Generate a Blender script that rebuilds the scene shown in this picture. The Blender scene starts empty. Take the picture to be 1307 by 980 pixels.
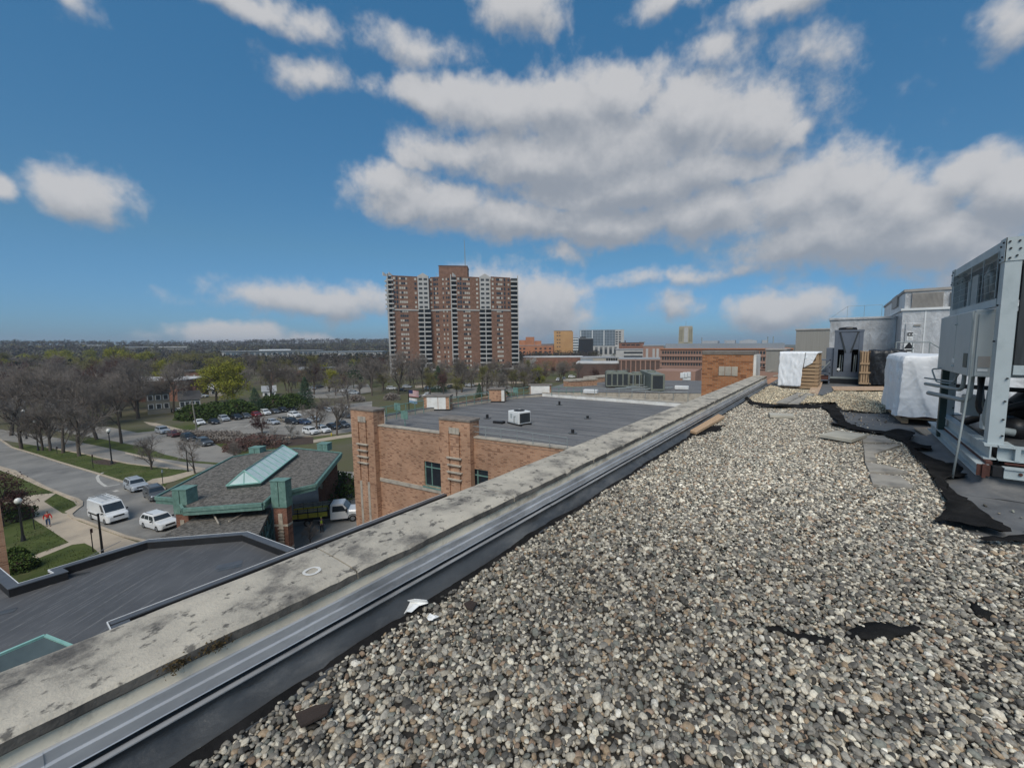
import bpy, bmesh, math, random
import numpy as np
from mathutils import Vector, Matrix, noise as mnoise
random.seed(7); RNG = np.random.default_rng(7)
S = bpy.context.scene
COL = S.collection
R = math.radians
# ------------------------------------------------------------------ camera
W_PX, H_PX = 1307.0, 980.0
FOC, PPX, PPY, ROLL = 520.0, 700.0, 490.0, 0.007       # focal length and principal point in photo pixels
CAM_Z = 1.6                                             # eye height above the ballast
PITCH = math.atan((490.0 - 439.6) / FOC)
YAW = R(35.2602)                                        # the parapet runs along +Y
cam_d = bpy.data.cameras.new('camera'); cam = bpy.data.objects.new('camera', cam_d); COL.objects.link(cam)
S.camera = cam
cam_d.sensor_fit = 'HORIZONTAL'; cam_d.sensor_width = 36.0
cam_d.lens = FOC / W_PX * 36.0
cam_d.shift_x = -(PPX - W_PX / 2) / W_PX
cam_d.clip_start = 0.05; cam_d.clip_end = 20000
fw = Vector((-math.sin(YAW) * math.cos(PITCH), math.cos(YAW) * math.cos(PITCH), -math.sin(PITCH)))
rt0 = Vector((math.cos(YAW), math.sin(YAW), 0)); up0 = rt0.cross(fw)
rt = math.cos(ROLL) * rt0 - math.sin(ROLL) * up0
up = math.sin(ROLL) * rt0 + math.cos(ROLL) * up0
cam.matrix_world = Matrix(((rt.x, up.x, -fw.x, 0), (rt.y, up.y, -fw.y, 0), (rt.z, up.z, -fw.z, CAM_Z), (0, 0, 0, 1)))
EYE = Vector((0, 0, CAM_Z))

def ray(px, py):
    return fw + rt * ((px - PPX) / FOC) - up * ((py - PPY) / FOC)
def at(px, py, z):
    """the point of the level plane at height z seen at a photo position"""
    d = ray(px, py); return EYE + d * ((z - CAM_Z) / d.z)
def far(px, py, dist):
    """the point seen at a photo position at a horizontal distance"""
    d = ray(px, py); return EYE + d * (dist / math.hypot(d.x, d.y))
def onplane(px, py, p0, n):
    d = ray(px, py); return EYE + d * ((p0 - EYE).dot(n) / d.dot(n))
# ------------------------------------------------------------------ light
SUN_EL, SUN_AZ = R(50), R(152)          # azimuth clockwise from +Y: behind the camera and to its right
S.view_settings.view_transform = 'Standard'; S.view_settings.look = 'None'
S.view_settings.gamma = 1.0; S.view_settings.exposure = 0.2; S.view_settings.use_curve_mapping = False
sd = bpy.data.lights.new('sun', 'SUN'); sun = bpy.data.objects.new('sun', sd); COL.objects.link(sun)
sd.energy = 2.5; sd.angle = R(34); sd.color = (1.0, 0.91, 0.80)
sv = Vector((math.sin(SUN_AZ) * math.cos(SUN_EL), math.cos(SUN_AZ) * math.cos(SUN_EL), math.sin(SUN_EL)))
sun.rotation_euler = sv.to_track_quat('Z', 'Y').to_euler()
sun.location = (0, 0, 60)
SKY_STR = 0.1
def make_world():
    w = bpy.data.worlds.new("World"); S.world = w; w.use_nodes = True
    w.cycles.sampling_method = 'MANUAL'; w.cycles.sample_map_resolution = 512
    nt = w.node_tree; N = nt.nodes; L = nt.links; N.clear()
    out = N.new('ShaderNodeOutputWorld'); bg = N.new('ShaderNodeBackground'); bg.inputs['Strength'].default_value = SKY_STR
    L.new(bg.outputs[0], out.inputs[0])
    sky = N.new('ShaderNodeTexSky'); sky.sky_type = 'NISHITA'; sky.sun_disc = False
    sky.sun_elevation = SUN_EL; sky.sun_rotation = SUN_AZ
    sky.altitude = 200; sky.air_density = 1.0; sky.dust_density = 0.6; sky.ozone_density = 1.6
    # a node group: cloud density along a direction, in (azimuth, elevation) from the camera heading
    g = bpy.data.node_groups.new('cloud_density', 'ShaderNodeTree')
    g.interface.new_socket('Vector', in_out='INPUT', socket_type='NodeSocketVector')
    g.interface.new_socket('Density', in_out='OUTPUT', socket_type='NodeSocketFloat'); g.interface.new_socket('Height', in_out='OUTPUT', socket_type='NodeSocketFloat')
    GN, GL = g.nodes, g.links
    gi = GN.new('NodeGroupInput'); go = GN.new('NodeGroupOutput')
    def gm(op, a, b=None, c=None):
        n = GN.new('ShaderNodeMath'); n.operation = op
        for i, v in enumerate((a, b, c)):
            if v is None: continue
            if isinstance(v, (int, float)): n.inputs[i].default_value = v
            else: GL.new(v, n.inputs[i])
        return n.outputs[0]
    def gv(op, a, b=None):
        n = GN.new('ShaderNodeVectorMath'); n.operation = op
        for i, v in enumerate((a, b)):
            if v is None: continue
            if isinstance(v, tuple): n.inputs[i].default_value = v
            else: GL.new(v, n.inputs[i])
        return n
    def noise(vec, scale, detail, rough=0.55):
        n = GN.new('ShaderNodeTexNoise'); n.inputs['Scale'].default_value = scale; n.inputs['Detail'].default_value = detail
        n.inputs['Roughness'].default_value = rough; GL.new(vec, n.inputs['Vector']); return n
    v0 = gi.outputs[0]
    wn = noise(v0, 7.0, 4)
    wv = gv('MULTIPLY', gv('SUBTRACT', wn.outputs['Color'], (0.5, 0.5, 0.5)).outputs[0], (0.13, 0.13, 0.09))
    v = gv('NORMALIZE', gv('ADD', v0, wv.outputs[0]).outputs[0]).outputs[0]
    sp = GN.new('ShaderNodeSeparateXYZ'); GL.new(v, sp.inputs[0])
    c, s = math.cos(YAW), math.sin(YAW)
    xr = gm('ADD', gm('MULTIPLY', sp.outputs[0], c), gm('MULTIPLY', sp.outputs[1], s))
    yr = gm('SUBTRACT', gm('MULTIPLY', sp.outputs[1], c), gm('MULTIPLY', sp.outputs[0], s))
    az = gm('ARCTAN2', xr, yr); el = gm('ARCSINE', sp.outputs[2])
    cb = GN.new('ShaderNodeCombineXYZ'); GL.new(az, cb.inputs[0]); GL.new(el, cb.inputs[1])
    def azel(px, py):
        d = ray(px, py).normalized()
        return math.atan2(d.x * c + d.y * s, d.y * c - d.x * s), math.asin(d.z)
    acc = None; sw = None; sh = None
    for (px, py, hw, hh, k, bias) in CLOUDS:
        a0, e0 = azel(px, py); a1, _ = azel(px + hw, py); _, e1 = azel(px, py - hh)
        d = gv('MULTIPLY', gv('SUBTRACT', cb.outputs[0], (a0, e0, 0)).outputs[0], (1.2 / abs(a1 - a0), 1.2 / abs(e1 - e0), 0))
        f1 = gm('SUBTRACT', 1.0, gv('LENGTH', d.outputs[0]).outputs[1])
        f = gm('MULTIPLY', f1, k)
        acc = f if acc is None else gm('SMOOTH_MAX', acc, f, 0.3)
        w_ = gm('POWER', gm('MAXIMUM', gm('ADD', f1, 0.6), 0.0), 2.0)
        dy = GN.new('ShaderNodeSeparateXYZ'); GL.new(d.outputs[0], dy.inputs[0])
        hv = gm('MULTIPLY', gm('ADD', dy.outputs[1], bias), w_)
        sw = w_ if sw is None else gm('ADD', sw, w_); sh = hv if sh is None else gm('ADD', sh, hv)
    GL.new(gm('DIVIDE', sh, gm('ADD', sw, 0.05)), go.inputs[1])
    # the rest of the sky goes on with the same broken cloud
    gen = noise(gv('MULTIPLY', v0, (1.0, 1.0, 2.2)).outputs[0], 2.3, 3)
    genf = gm('MULTIPLY', gm('SUBTRACT', gen.outputs[0], 0.53), 6.0)
    side = gm('SUBTRACT', gm('ABSOLUTE', az), 1.02)
    top = gm('SUBTRACT', el, 0.86)
    outm = gm('MULTIPLY', gm('MAXIMUM', side, top), 5.0)
    acc = gm('MAXIMUM', acc, gm('MINIMUM', genf, outm))
    fb = noise(v0, 13.0, 7, 0.6)
    fb2 = noise(v0, 38.0, 4, 0.6)
    acc = gm('ADD', acc, gm('MULTIPLY', gm('SUBTRACT', fb.outputs[0], 0.5), 1.9))
    acc = gm('ADD', acc, gm('MULTIPLY', gm('SUBTRACT', fb2.outputs[0], 0.5), 0.75))
    GL.new(acc, go.inputs[0])
    tc = N.new('ShaderNodeTexCoord')
    def dens(off):
        vm = N.new('ShaderNodeVectorMath'); vm.operation = 'ADD'; L.new(tc.outputs['Generated'], vm.inputs[0]); vm.inputs[1].default_value = off
        nn = N.new('ShaderNodeVectorMath'); nn.operation = 'NORMALIZE'; L.new(vm.outputs[0], nn.inputs[0])
        n = N.new('ShaderNodeGroup'); n.node_tree = g; L.new(nn.outputs[0], n.inputs[0]); return n.outputs
    def mm(op, a, b=None):
        n = N.new('ShaderNodeMath'); n.operation = op
        for i, x in enumerate((a, b)):
            if x is None: continue
            if isinstance(x, (int, float)): n.inputs[i].default_value = x
            else: L.new(x, n.inputs[i])
        return n.outputs[0]
    def mr(v, a, b, c=0.0, d=1.0, smooth=True):
        n = N.new('ShaderNodeMapRange'); n.interpolation_type = 'SMOOTHSTEP' if smooth else 'LINEAR'
        for i, x in zip((1, 2, 3, 4), (a, b, c, d)): n.inputs[i].default_value = x
        L.new(v, n.inputs[0]); return n.outputs[0]
    o0 = dens((0, 0, 0)); o1 = dens((0.012, -0.012, 0.035)); d0, hgt = o0[0], o0[1]; d1 = o1[0]
    mask = mr(d0, -0.34, 0.74)
    rel = mm('MULTIPLY', mm('SUBTRACT', d0, d1), 0.55)
    lit = mr(mm('ADD', mm('ADD', mm('MULTIPLY', hgt, 0.40), rel), mm('MULTIPLY', d0, -0.10)), -0.80, 0.62, 0.0, 1.0, True)
    cr = N.new('ShaderNodeMix'); cr.data_type = 'RGBA'
    cr.inputs[6].default_value = CLOUD_DARK; cr.inputs[7].default_value = CLOUD_LIGHT; L.new(lit, cr.inputs[0])
    hs = N.new('ShaderNodeMix'); hs.data_type = 'RGBA'; hs.blend_type = 'MULTIPLY'; hs.inputs[0].default_value = 1.0
    L.new(sky.outputs[0], hs.inputs[6])
    sx = N.new('ShaderNodeSeparateXYZ'); L.new(tc.outputs['Generated'], sx.inputs[0]); rp = N.new('ShaderNodeValToRGB'); L.new(mm('MAXIMUM', sx.outputs[2], 0.0), rp.inputs[0])
    rp.color_ramp.elements[0].position = 0.0; rp.color_ramp.elements[0].color = SKY_TINT[0]; rp.color_ramp.elements[1].position = 0.6; rp.color_ramp.elements[1].color = SKY_TINT[2]
    e = rp.color_ramp.elements.new(0.2); e.color = SKY_TINT[1]; L.new(rp.outputs[0], hs.inputs[7])
    mx = N.new('ShaderNodeMix'); mx.data_type = 'RGBA'
    L.new(mm('MULTIPLY', mask, 0.94), mx.inputs[0]); L.new(hs.outputs[2], mx.inputs[6]); L.new(cr.outputs[2], mx.inputs[7])
    L.new(mx.outputs[2], bg.inputs[0])
SKY_TINT = ((0.24, 0.45, 0.80, 1), (0.36, 0.62, 0.73, 1), (0.40, 0.93, 1.08, 1))     # the cool grading of the photograph: horizon, middle, top
CLOUD_DARK = (2.6, 2.85, 3.25, 1); CLOUD_LIGHT = (5.0, 5.0, 5.1, 1)
CLOUDS = [  # photo position, half width, half height, strength, brightness bias: the clouds that stood in the sky that day
    (800, 190, 330, 125, 1.25, -.2), (1080, 290, 290, 85, 1.25, -.4), (545, 130, 75, 34, 1.4, .3), (635, 138, 110, 52, 1.8, .2), (720, 140, 135, 66, 1.9, .1), (785, 115, 95, 58, 1.7, .3), (880, 145, 125, 60, 1.9, .2), (960, 150, 95, 58, 1.7, .3), (1015, 172, 55, 28, 1.2, .2),
    (690, 205, 200, 52, 1.8, -.5), (800, 240, 230, 52, 1.9, -.9), (900, 215, 150, 48, 1.6, -.3), (580, 195, 80, 30, 1.0, -.2),
    (485, 238, 70, 36, 1.4, .3), (560, 262, 125, 46, 1.6, -.1), (660, 280, 140, 36, 1.5, -.5), (525, 210, 45, 22, .9, .3),
    (770, 285, 200, 40, 1.6, -.6), (900, 275, 160, 52, 1.7, -.1), (1000, 255, 115, 58, 1.7, .3), (1085, 230, 85, 56, 1.6, .3), (1160, 270, 110, 60, 1.6, 0),
    (1245, 222, 85, 50, 1.5, .4), (1310, 245, 110, 70, 1.8, .1), (1200, 305, 190, 55, 1.7, -.3), (1060, 305, 210, 52, 1.8, -.4), (1120, 250, 110, 60, 1.6, .1), (1280, 345, 160, 48, 1.5, -.5),
    (115, 255, 90, 50, 1.5, .2), (0, 248, 30, 24, 1.0, .2),
    (320, 3, 150, 28, 1.2, 0), (400, 82, 65, 32, .75, .1), (540, 62, 85, 36, .75, .1), (660, 12, 65, 50, 1.1, .1), (95, 12, 45, 38, .75, 0),
    (850, 2, 60, 26, 1.0, 0), (1000, 2, 140, 34, 1.2, 0), (905, 74, 60, 36, .75, .1), (1030, 60, 75, 36, .65, 0), (1290, 25, 70, 50, .85, 0),
    (420, 384, 140, 34, 1.3, 0), (690, 395, 95, 62, 1.6, .1), (640, 372, 80, 46, 1.3, .3), (1000, 395, 105, 36, 1.5, .3), (718, 322, 40, 20, .8, 0),
    (862, 384, 45, 18, .7, 0), (880, 352, 150, 14, .75, -.2), (300, 428, 110, 22, 1.4, .3), (400, 434, 90, 14, 1.0, 0)]
make_world()
# ------------------------------------------------------------------ helpers
class MB:
    """collects simple shapes and links them as one mesh object"""
    def __init__(self): self.v = []; self.f = []; self.m = []
    def add(self, vs, fs, mi=0):
        o = len(self.v); self.v += [tuple(p) for p in vs]
        self.f += [tuple(i + o for i in f) for f in fs]; self.m += [mi] * len(fs); return self
    def hexa(self, b, t, mi=0):
        return self.add(list(b) + list(t), [(3, 2, 1, 0), (4, 5, 6, 7), (0, 1, 5, 4), (1, 2, 6, 5), (2, 3, 7, 6), (3, 0, 4, 7)], mi)
    def box(self, x0, x1, y0, y1, z0, z1, mi=0):
        return self.hexa([(x0, y0, z0), (x1, y0, z0), (x1, y1, z0), (x0, y1, z0)], [(x0, y0, z1), (x1, y0, z1), (x1, y1, z1), (x0, y1, z1)], mi)
    def bbox(self, x0, x1, y0, y1, z0, z1, b=0.01, mi=0):
        """a box with chamfered vertical and top edges"""
        def ring(i, z): return [(x0 + i, y0, z), (x1 - i, y0, z), (x1, y0 + i, z), (x1, y1 - i, z), (x1 - i, y1, z), (x0 + i, y1, z), (x0, y1 - i, z), (x0, y0 + i, z)]
        def inner(z): return [(x0 + b * 1.2, y0 + b, z), (x1 - b * 1.2, y0 + b, z), (x1 - b, y0 + b * 1.2, z), (x1 - b, y1 - b * 1.2, z), (x1 - b * 1.2, y1 - b, z), (x0 + b * 1.2, y1 - b, z), (x0 + b, y1 - b * 1.2, z), (x0 + b, y0 + b * 1.2, z)]
        return self.loft([ring(b, z0), ring(b, z1 - b), inner(z1)], True, True, mi)
    def loft(self, rings, cap0=True, cap1=True, mi=0, closed=True):
        n = len(rings[0]); vs = [p for r in rings for p in r]; fs = []
        for k in range(len(rings) - 1):
            for i in range(n if closed else n - 1):
                j = (i + 1) % n
                fs.append((k * n + i, k * n + j, (k + 1) * n + j, (k + 1) * n + i))
        if cap0: fs.append(tuple(reversed(range(n))))
        if cap1: fs.append(tuple(range((len(rings) - 1) * n, len(rings) * n)))
        return self.add(vs, fs, mi)
    def prism(self, poly, z0, z1, mi=0):
        """poly counter-clockwise seen from above"""
        return self.loft([[(p[0], p[1], z0) for p in poly], [(p[0], p[1], z1) for p in poly]], True, True, mi)
    def sheet(self, poly, z, mi=0):
        return self.add([(p[0], p[1], z) for p in poly], [tuple(range(len(poly)))], mi)
    def quad(self, a, b, c, d, mi=0): return self.add([a, b, c, d], [(0, 1, 2, 3)], mi)
    def tube(self, pts, rad, n=8, caps=True, mi=0):
        pts = [Vector(p) for p in pts]
        rads = rad if isinstance(rad, (list, tuple)) else [rad] * len(pts)
        rings = []; prev = None
        for i, p in enumerate(pts):
            t = (pts[min(i + 1, len(pts) - 1)] - pts[max(i - 1, 0)]).normalized()
            if prev is None:
                a = t.orthogonal().normalized()
            else:
                a = (prev - t * prev.dot(t)); a = a.normalized() if a.length > 1e-6 else t.orthogonal().normalized()
            prev = a; b = t.cross(a)
            rings.append([p + (a * math.cos(2 * math.pi * k / n) + b * math.sin(2 * math.pi * k / n)) * rads[i] for k in range(n)])
        return self.loft(rings, caps, caps, mi)
    def cyl(self, x, y, z0, z1, r, n=12, r1=None, mi=0):
        return self.tube([(x, y, z0), (x, y, z1)], [r, r if r1 is None else r1], n, True, mi)
    def dome(self, x, y, z, r, n=10, sq=1.0, mi=0, k=5, full=True):
        rings = []
        lo = -0.98 if full else 0.0
        for i in range(k + 1):
            t = (lo + (0.98 - lo) * i / k); a = t * math.pi / 2
            rings.append([(x + r * math.cos(a) * math.cos(2 * math.pi * j / n), y + r * math.cos(a) * math.sin(2 * math.pi * j / n), z + r * sq * math.sin(a)) for j in range(n)])
        return self.loft(rings, True, True, mi)
    def build(self, name, mats, parent=None, smooth=False, loc=None):
        me = bpy.data.meshes.new(name); me.from_pydata([tuple(p) for p in self.v], [], self.f)
        for m in (mats if isinstance(mats, (list, tuple)) else [mats]): me.materials.append(m)
        if any(self.m): me.polygons.foreach_set('material_index', self.m)
        if smooth: me.polygons.foreach_set('use_smooth', [True] * len(me.polygons))
        me.update()
        o = bpy.data.objects.new(name, me); COL.objects.link(o)
        if parent: o.parent = parent
        if loc is not None: o.location = loc
        return o
def tag(o, label=None, cat=None, group=None, kind=None):
    if label: o['label'] = label
    if cat: o['category'] = cat
    if group: o['group'] = group
    if kind: o['kind'] = kind
    return o
def thing(name, label, cat, loc=(0, 0, 0), rz=0.0, group=None):
    o = bpy.data.objects.new(name, None); COL.objects.link(o); o.location = loc; o.rotation_euler = (0, 0, rz)
    o.empty_display_size = 0.3
    return tag(o, label, cat, group)
def kids(o): return [c for c in bpy.data.objects if c.parent == o]
KIDS = {}
def copy_tree(o, parent=None, depth=0):
    c = o.copy(); COL.objects.link(c)
    if parent: c.parent = parent
    if o.name not in KIDS: KIDS[o.name] = kids(o)
    for ch in KIDS[o.name]: copy_tree(ch, c, depth + 1)
    return c
def share(name, mesh_obj, parent, loc=(0, 0, 0), rz=0, scale=None):
    """another piece that shares the mesh data of one already built"""
    o = bpy.data.objects.new(name, mesh_obj.data); COL.objects.link(o); o.parent = parent; o.location = loc; o.rotation_euler = (0, 0, rz)
    if scale: o.scale = scale
    return o
# ------------------------------------------------------------------ materials
def mat(name, c1, c2=None, rough=0.75, scale=4.0, bump=0.0, bscale=None, metal=0.0, spots=None, spot_scale=2.0, spot_amt=0.5, spec=0.5, vary=0.0, stretch=None, contrast=(0.35, 0.65), bdist=0.02):
    m = bpy.data.materials.new(name); m.use_nodes = True; nt = m.node_tree; N, L = nt.nodes, nt.links
    b = N['Principled BSDF']; b.inputs['Roughness'].default_value = rough; b.inputs['Metallic'].default_value = metal
    b.inputs['Specular IOR Level'].default_value = spec
    c1 = (*c1, 1); c2 = (*c2, 1) if c2 else tuple(x * 0.75 for x in c1[:3]) + (1,)
    tc = N.new('ShaderNodeTexCoord'); vec = tc.outputs['Object']
    if stretch:
        mp = N.new('ShaderNodeMapping'); mp.inputs['Scale'].default_value = stretch; L.new(vec, mp.inputs[0]); vec = mp.outputs[0]
    def noise(sc, det=6, ro=0.6):
        n = N.new('ShaderNodeTexNoise'); n.inputs['Scale'].default_value = sc; n.inputs['Detail'].default_value = det; n.inputs['Roughness'].default_value = ro
        L.new(vec, n.inputs['Vector']); return n.outputs[0]
    def ramp(v, a, b_):
        r = N.new('ShaderNodeMapRange'); r.inputs[1].default_value = a; r.inputs[2].default_value = b_; L.new(v, r.inputs[0]); return r.outputs[0]
    mx = N.new('ShaderNodeMix'); mx.data_type = 'RGBA'; mx.inputs[6].default_value = c1; mx.inputs[7].default_value = c2
    L.new(ramp(noise(scale), *contrast), mx.inputs[0]); col = mx.outputs[2]
    if spots:
        m2 = N.new('ShaderNodeMix'); m2.data_type = 'RGBA'; m2.inputs[7].default_value = (*spots, 1); L.new(col, m2.inputs[6])
        mu = N.new('ShaderNodeMath'); mu.operation = 'MULTIPLY'; mu.inputs[1].default_value = spot_amt
        L.new(ramp(noise(spot_scale, 8, 0.7), 0.52, 0.68), mu.inputs[0]); L.new(mu.outputs[0], m2.inputs[0]); col = m2.outputs[2]
    if vary:
        oi = N.new('ShaderNodeObjectInfo'); hv = N.new('ShaderNodeHueSaturation'); L.new(col, hv.inputs['Color'])
        r = N.new('ShaderNodeMapRange'); r.inputs[3].default_value = 1 - vary; r.inputs[4].default_value = 1 + vary; L.new(oi.outputs['Random'], r.inputs[0])
        L.new(r.outputs[0], hv.inputs['Value']); col = hv.outputs[0]
    L.new(col, b.inputs['Base Color'])
    if bump:
        bp = N.new('ShaderNodeBump'); bp.inputs['Strength'].default_value = bump; bp.inputs['Distance'].default_value = bdist
        L.new(noise(bscale or scale * 6, 8, 0.65), bp.inputs['Height']); L.new(bp.outputs[0], b.inputs['Normal'])
    m['nodes_col'] = 1
    return m
def grime(m, scale, col, lo, amt, rot=0, stretch=None):
    """adds a second, finer layer of pits, streaks or scuffs to a material"""
    nt = m.node_tree; N, L = nt.nodes, nt.links; b = N['Principled BSDF']; src = b.inputs['Base Color'].links[0].from_socket
    tc = N.new('ShaderNodeTexCoord'); vec = tc.outputs['Object']
    if rot or stretch:
        mp = N.new('ShaderNodeMapping'); mp.vector_type = 'TEXTURE'; mp.inputs['Rotation'].default_value = (0, 0, R(rot)); L.new(vec, mp.inputs[0]); vec = mp.outputs[0]
        if stretch: m2 = N.new('ShaderNodeMapping'); m2.inputs['Scale'].default_value = stretch; L.new(vec, m2.inputs[0]); vec = m2.outputs[0]
    n = N.new('ShaderNodeTexNoise'); n.inputs['Scale'].default_value = scale; n.inputs['Detail'].default_value = 5; n.inputs['Roughness'].default_value = .6; L.new(vec, n.inputs['Vector'])
    r = N.new('ShaderNodeMapRange'); r.inputs[1].default_value = lo; r.inputs[2].default_value = lo + .08; r.inputs[4].default_value = amt; L.new(n.outputs[0], r.inputs[0])
    mx = N.new('ShaderNodeMix'); mx.data_type = 'RGBA'; L.new(r.outputs[0], mx.inputs[0]); L.new(src, mx.inputs[6]); mx.inputs[7].default_value = (*col, 1); L.new(mx.outputs[2], b.inputs['Base Color'])
    return m
def brick_mat(name, c1, c2, mortar, bw=0.21, bh=0.075, dark=None, ms=0.008, bump=0.6):
    m = bpy.data.materials.new(name); m.use_nodes = True; nt = m.node_tree; N, L = nt.nodes, nt.links
    b = N['Principled BSDF']; b.inputs['Roughness'].default_value = 0.9; b.inputs['Specular IOR Level'].default_value = 0.2
    tc = N.new('ShaderNodeTexCoord'); sp = N.new('ShaderNodeSeparateXYZ'); L.new(tc.outputs['Object'], sp.inputs[0])
    ad = N.new('ShaderNodeMath'); ad.operation = 'ADD'; L.new(sp.outputs[0], ad.inputs[0]); L.new(sp.outputs[1], ad.inputs[1])
    cb = N.new('ShaderNodeCombineXYZ'); L.new(ad.outputs[0], cb.inputs[0]); L.new(sp.outputs[2], cb.inputs[1])
    br = N.new('ShaderNodeTexBrick'); L.new(cb.outputs[0], br.inputs['Vector'])
    br.inputs['Scale'].default_value = 1.0; br.inputs['Brick Width'].default_value = bw; br.inputs['Row Height'].default_value = bh
    br.inputs['Mortar Size'].default_value = ms; br.inputs['Mortar Smooth'].default_value = 0.2; br.inputs['Bias'].default_value = -0.15
    br.inputs['Color1'].default_value = (*c1, 1); br.inputs['Color2'].default_value = (*c2, 1); br.inputs['Mortar'].default_value = (*mortar, 1)
    # single dark headers: a cell noise on brick cells
    sn = N.new('ShaderNodeVectorMath'); sn.operation = 'MULTIPLY'; sn.inputs[1].default_value = (1 / bw, 1 / bh, 0); L.new(cb.outputs[0], sn.inputs[0])
    wn = N.new('ShaderNodeTexWhiteNoise'); fl = N.new('ShaderNodeVectorMath'); fl.operation = 'FLOOR'; L.new(sn.outputs[0], fl.inputs[0]); L.new(fl.outputs[0], wn.inputs['Vector'])
    gt = N.new('ShaderNodeMath'); gt.operation = 'GREATER_THAN'; gt.inputs[1].default_value = 0.85; L.new(wn.outputs[0], gt.inputs[0])
    mu = N.new('ShaderNodeMath'); mu.operation = 'MULTIPLY'; mu.inputs[1].default_value = 0.55; L.new(gt.outputs[0], mu.inputs[0])
    mx = N.new('ShaderNodeMix'); mx.data_type = 'RGBA'; L.new(mu.outputs[0], mx.inputs[0]); L.new(br.outputs[0], mx.inputs[6])
    mx.inputs[7].default_value = (*(dark or tuple(x * 0.45 for x in c1)), 1)
    ns = N.new('ShaderNodeTexNoise'); ns.inputs['Scale'].default_value = 0.5; ns.inputs['Detail'].default_value = 6; L.new(tc.outputs['Object'], ns.inputs['Vector'])
    hv = N.new('ShaderNodeHueSaturation'); L.new(mx.outputs[2], hv.inputs['Color'])
    r = N.new('ShaderNodeMapRange'); r.inputs[1].default_value = .3; r.inputs[2].default_value = .7; r.inputs[3].default_value = .78; r.inputs[4].default_value = 1.18
    L.new(ns.outputs[0], r.inputs[0]); L.new(r.outputs[0], hv.inputs['Value']); L.new(hv.outputs[0], b.inputs['Base Color'])
    bp = N.new('ShaderNodeBump'); bp.inputs['Strength'].default_value = bump; bp.inputs['Distance'].default_value = 0.01; bp.invert = True
    L.new(br.outputs['Fac'], bp.inputs['Height']); L.new(bp.outputs[0], b.inputs['Normal'])
    return m
def glass_mat(name, c=(0.03, 0.04, 0.05), rough=0.08, spec=0.6):
    m = mat(name, c, tuple(x * 0.6 for x in c), rough=rough, scale=0.6, spec=spec); return m
M = {}
M['concrete'] = grime(mat('weathered_limestone', (0.53, 0.475, 0.385), (0.33, 0.30, 0.25), rough=.94, scale=3.0, bump=.75, bscale=60, spots=(0.085, 0.078, 0.072), spot_scale=3.0, spot_amt=.95, bdist=.008), 15, (0.06, 0.056, 0.052), .575, .8)
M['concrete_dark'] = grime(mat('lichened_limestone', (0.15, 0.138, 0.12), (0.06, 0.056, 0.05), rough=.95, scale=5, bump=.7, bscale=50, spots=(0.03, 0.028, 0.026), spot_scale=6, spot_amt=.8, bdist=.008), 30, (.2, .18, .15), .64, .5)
M['cream'] = mat('cream_limestone', (0.68, 0.61, 0.48), (0.52, 0.46, 0.36), rough=.9, scale=3, bump=.5, bscale=50, spots=(0.20, 0.16, 0.12), spot_scale=4.4, spot_amt=.7, bdist=.005)
M['flash'] = mat('galvanised_flashing', (0.54, 0.55, 0.56), (0.38, 0.39, 0.405), rough=.34, scale=5, metal=.3, bump=.15, bscale=12, stretch=(1, .35, 1), spots=(0.15, 0.155, 0.165), spot_scale=6, spot_amt=.6)
M['membrane'] = mat('rubber_membrane', (0.085, 0.088, 0.09), (0.035, 0.037, 0.039), rough=.38, scale=2.2, bump=.5, bscale=6, spots=(0.19, 0.185, 0.175), spot_scale=2.0, spot_amt=.55, bdist=.03, stretch=(1, .45, 1))
M['membrane_grey'] = mat('dusty_membrane', (0.155, 0.157, 0.158), (0.09, 0.093, 0.097), rough=.72, scale=2.2, bump=.3, bscale=6, spots=(0.21, 0.20, 0.185), spot_scale=1.7, spot_amt=.6, bdist=.02)
M['felt'] = mat('black_filter_fabric', (0.020, 0.019, 0.019), (0.009, 0.009, 0.009), rough=.97, scale=5, bump=.6, bscale=24, spec=.12, spots=(.05, .047, .042), spot_scale=3, spot_amt=.4)
M['tar_roof'] = grime(mat('grey_roof_felt', (0.175, 0.172, 0.17), (0.115, 0.114, 0.115), rough=.85, scale=.6, bump=.25, bscale=9, spots=(0.22, 0.215, 0.21), spot_scale=1.1, spot_amt=.5, stretch=(.35, 1.6, 1)), 4, (.05, .05, .053), .6, .6)
M['dark_roof'] = grime(mat('dark_roof_membrane', (0.098, 0.098, 0.10), (0.062, 0.062, 0.064), rough=.6, scale=.5, bump=.2, bscale=9, spots=(0.125, 0.125, 0.128), spot_scale=.5, spot_amt=.6), 5.5, (.19, .19, .19), .57, .5, rot=-52, stretch=(.12, 2.4, 1))
M['roof_cap'] = mat('grey_metal_cap', (0.095, 0.102, 0.112), (0.07, 0.075, 0.085), rough=.5, scale=2, bump=.1)
M['roof_black'] = mat('black_upturn', (0.008, 0.008, 0.009), (0.014, 0.014, 0.015), rough=.6, scale=2)
M['white_edge'] = mat('white_metal_edge', (0.75, 0.75, 0.74), (0.6, 0.6, 0.6), rough=.4, scale=2)
M['brick'] = brick_mat('tan_brick', (0.48, 0.275, 0.17), (0.37, 0.19, 0.11), (0.42, 0.32, 0.24), dark=(0.15, 0.075, 0.05))
M['brick_near'] = brick_mat('orange_brick', (0.46, 0.205, 0.095), (0.30, 0.115, 0.05), (0.36, 0.25, 0.17), dark=(0.13, 0.06, 0.035))
M['brick_red'] = brick_mat('red_brick', (0.26, 0.115, 0.075), (0.18, 0.075, 0.05), (0.28, 0.2, 0.16))
M['lime'] = mat('limestone_trim', (0.47, 0.42, 0.34), (0.34, 0.30, 0.25), rough=.9, scale=2, bump=.2, spots=(.15, .13, .11), spot_scale=2, spot_amt=.4)
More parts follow.
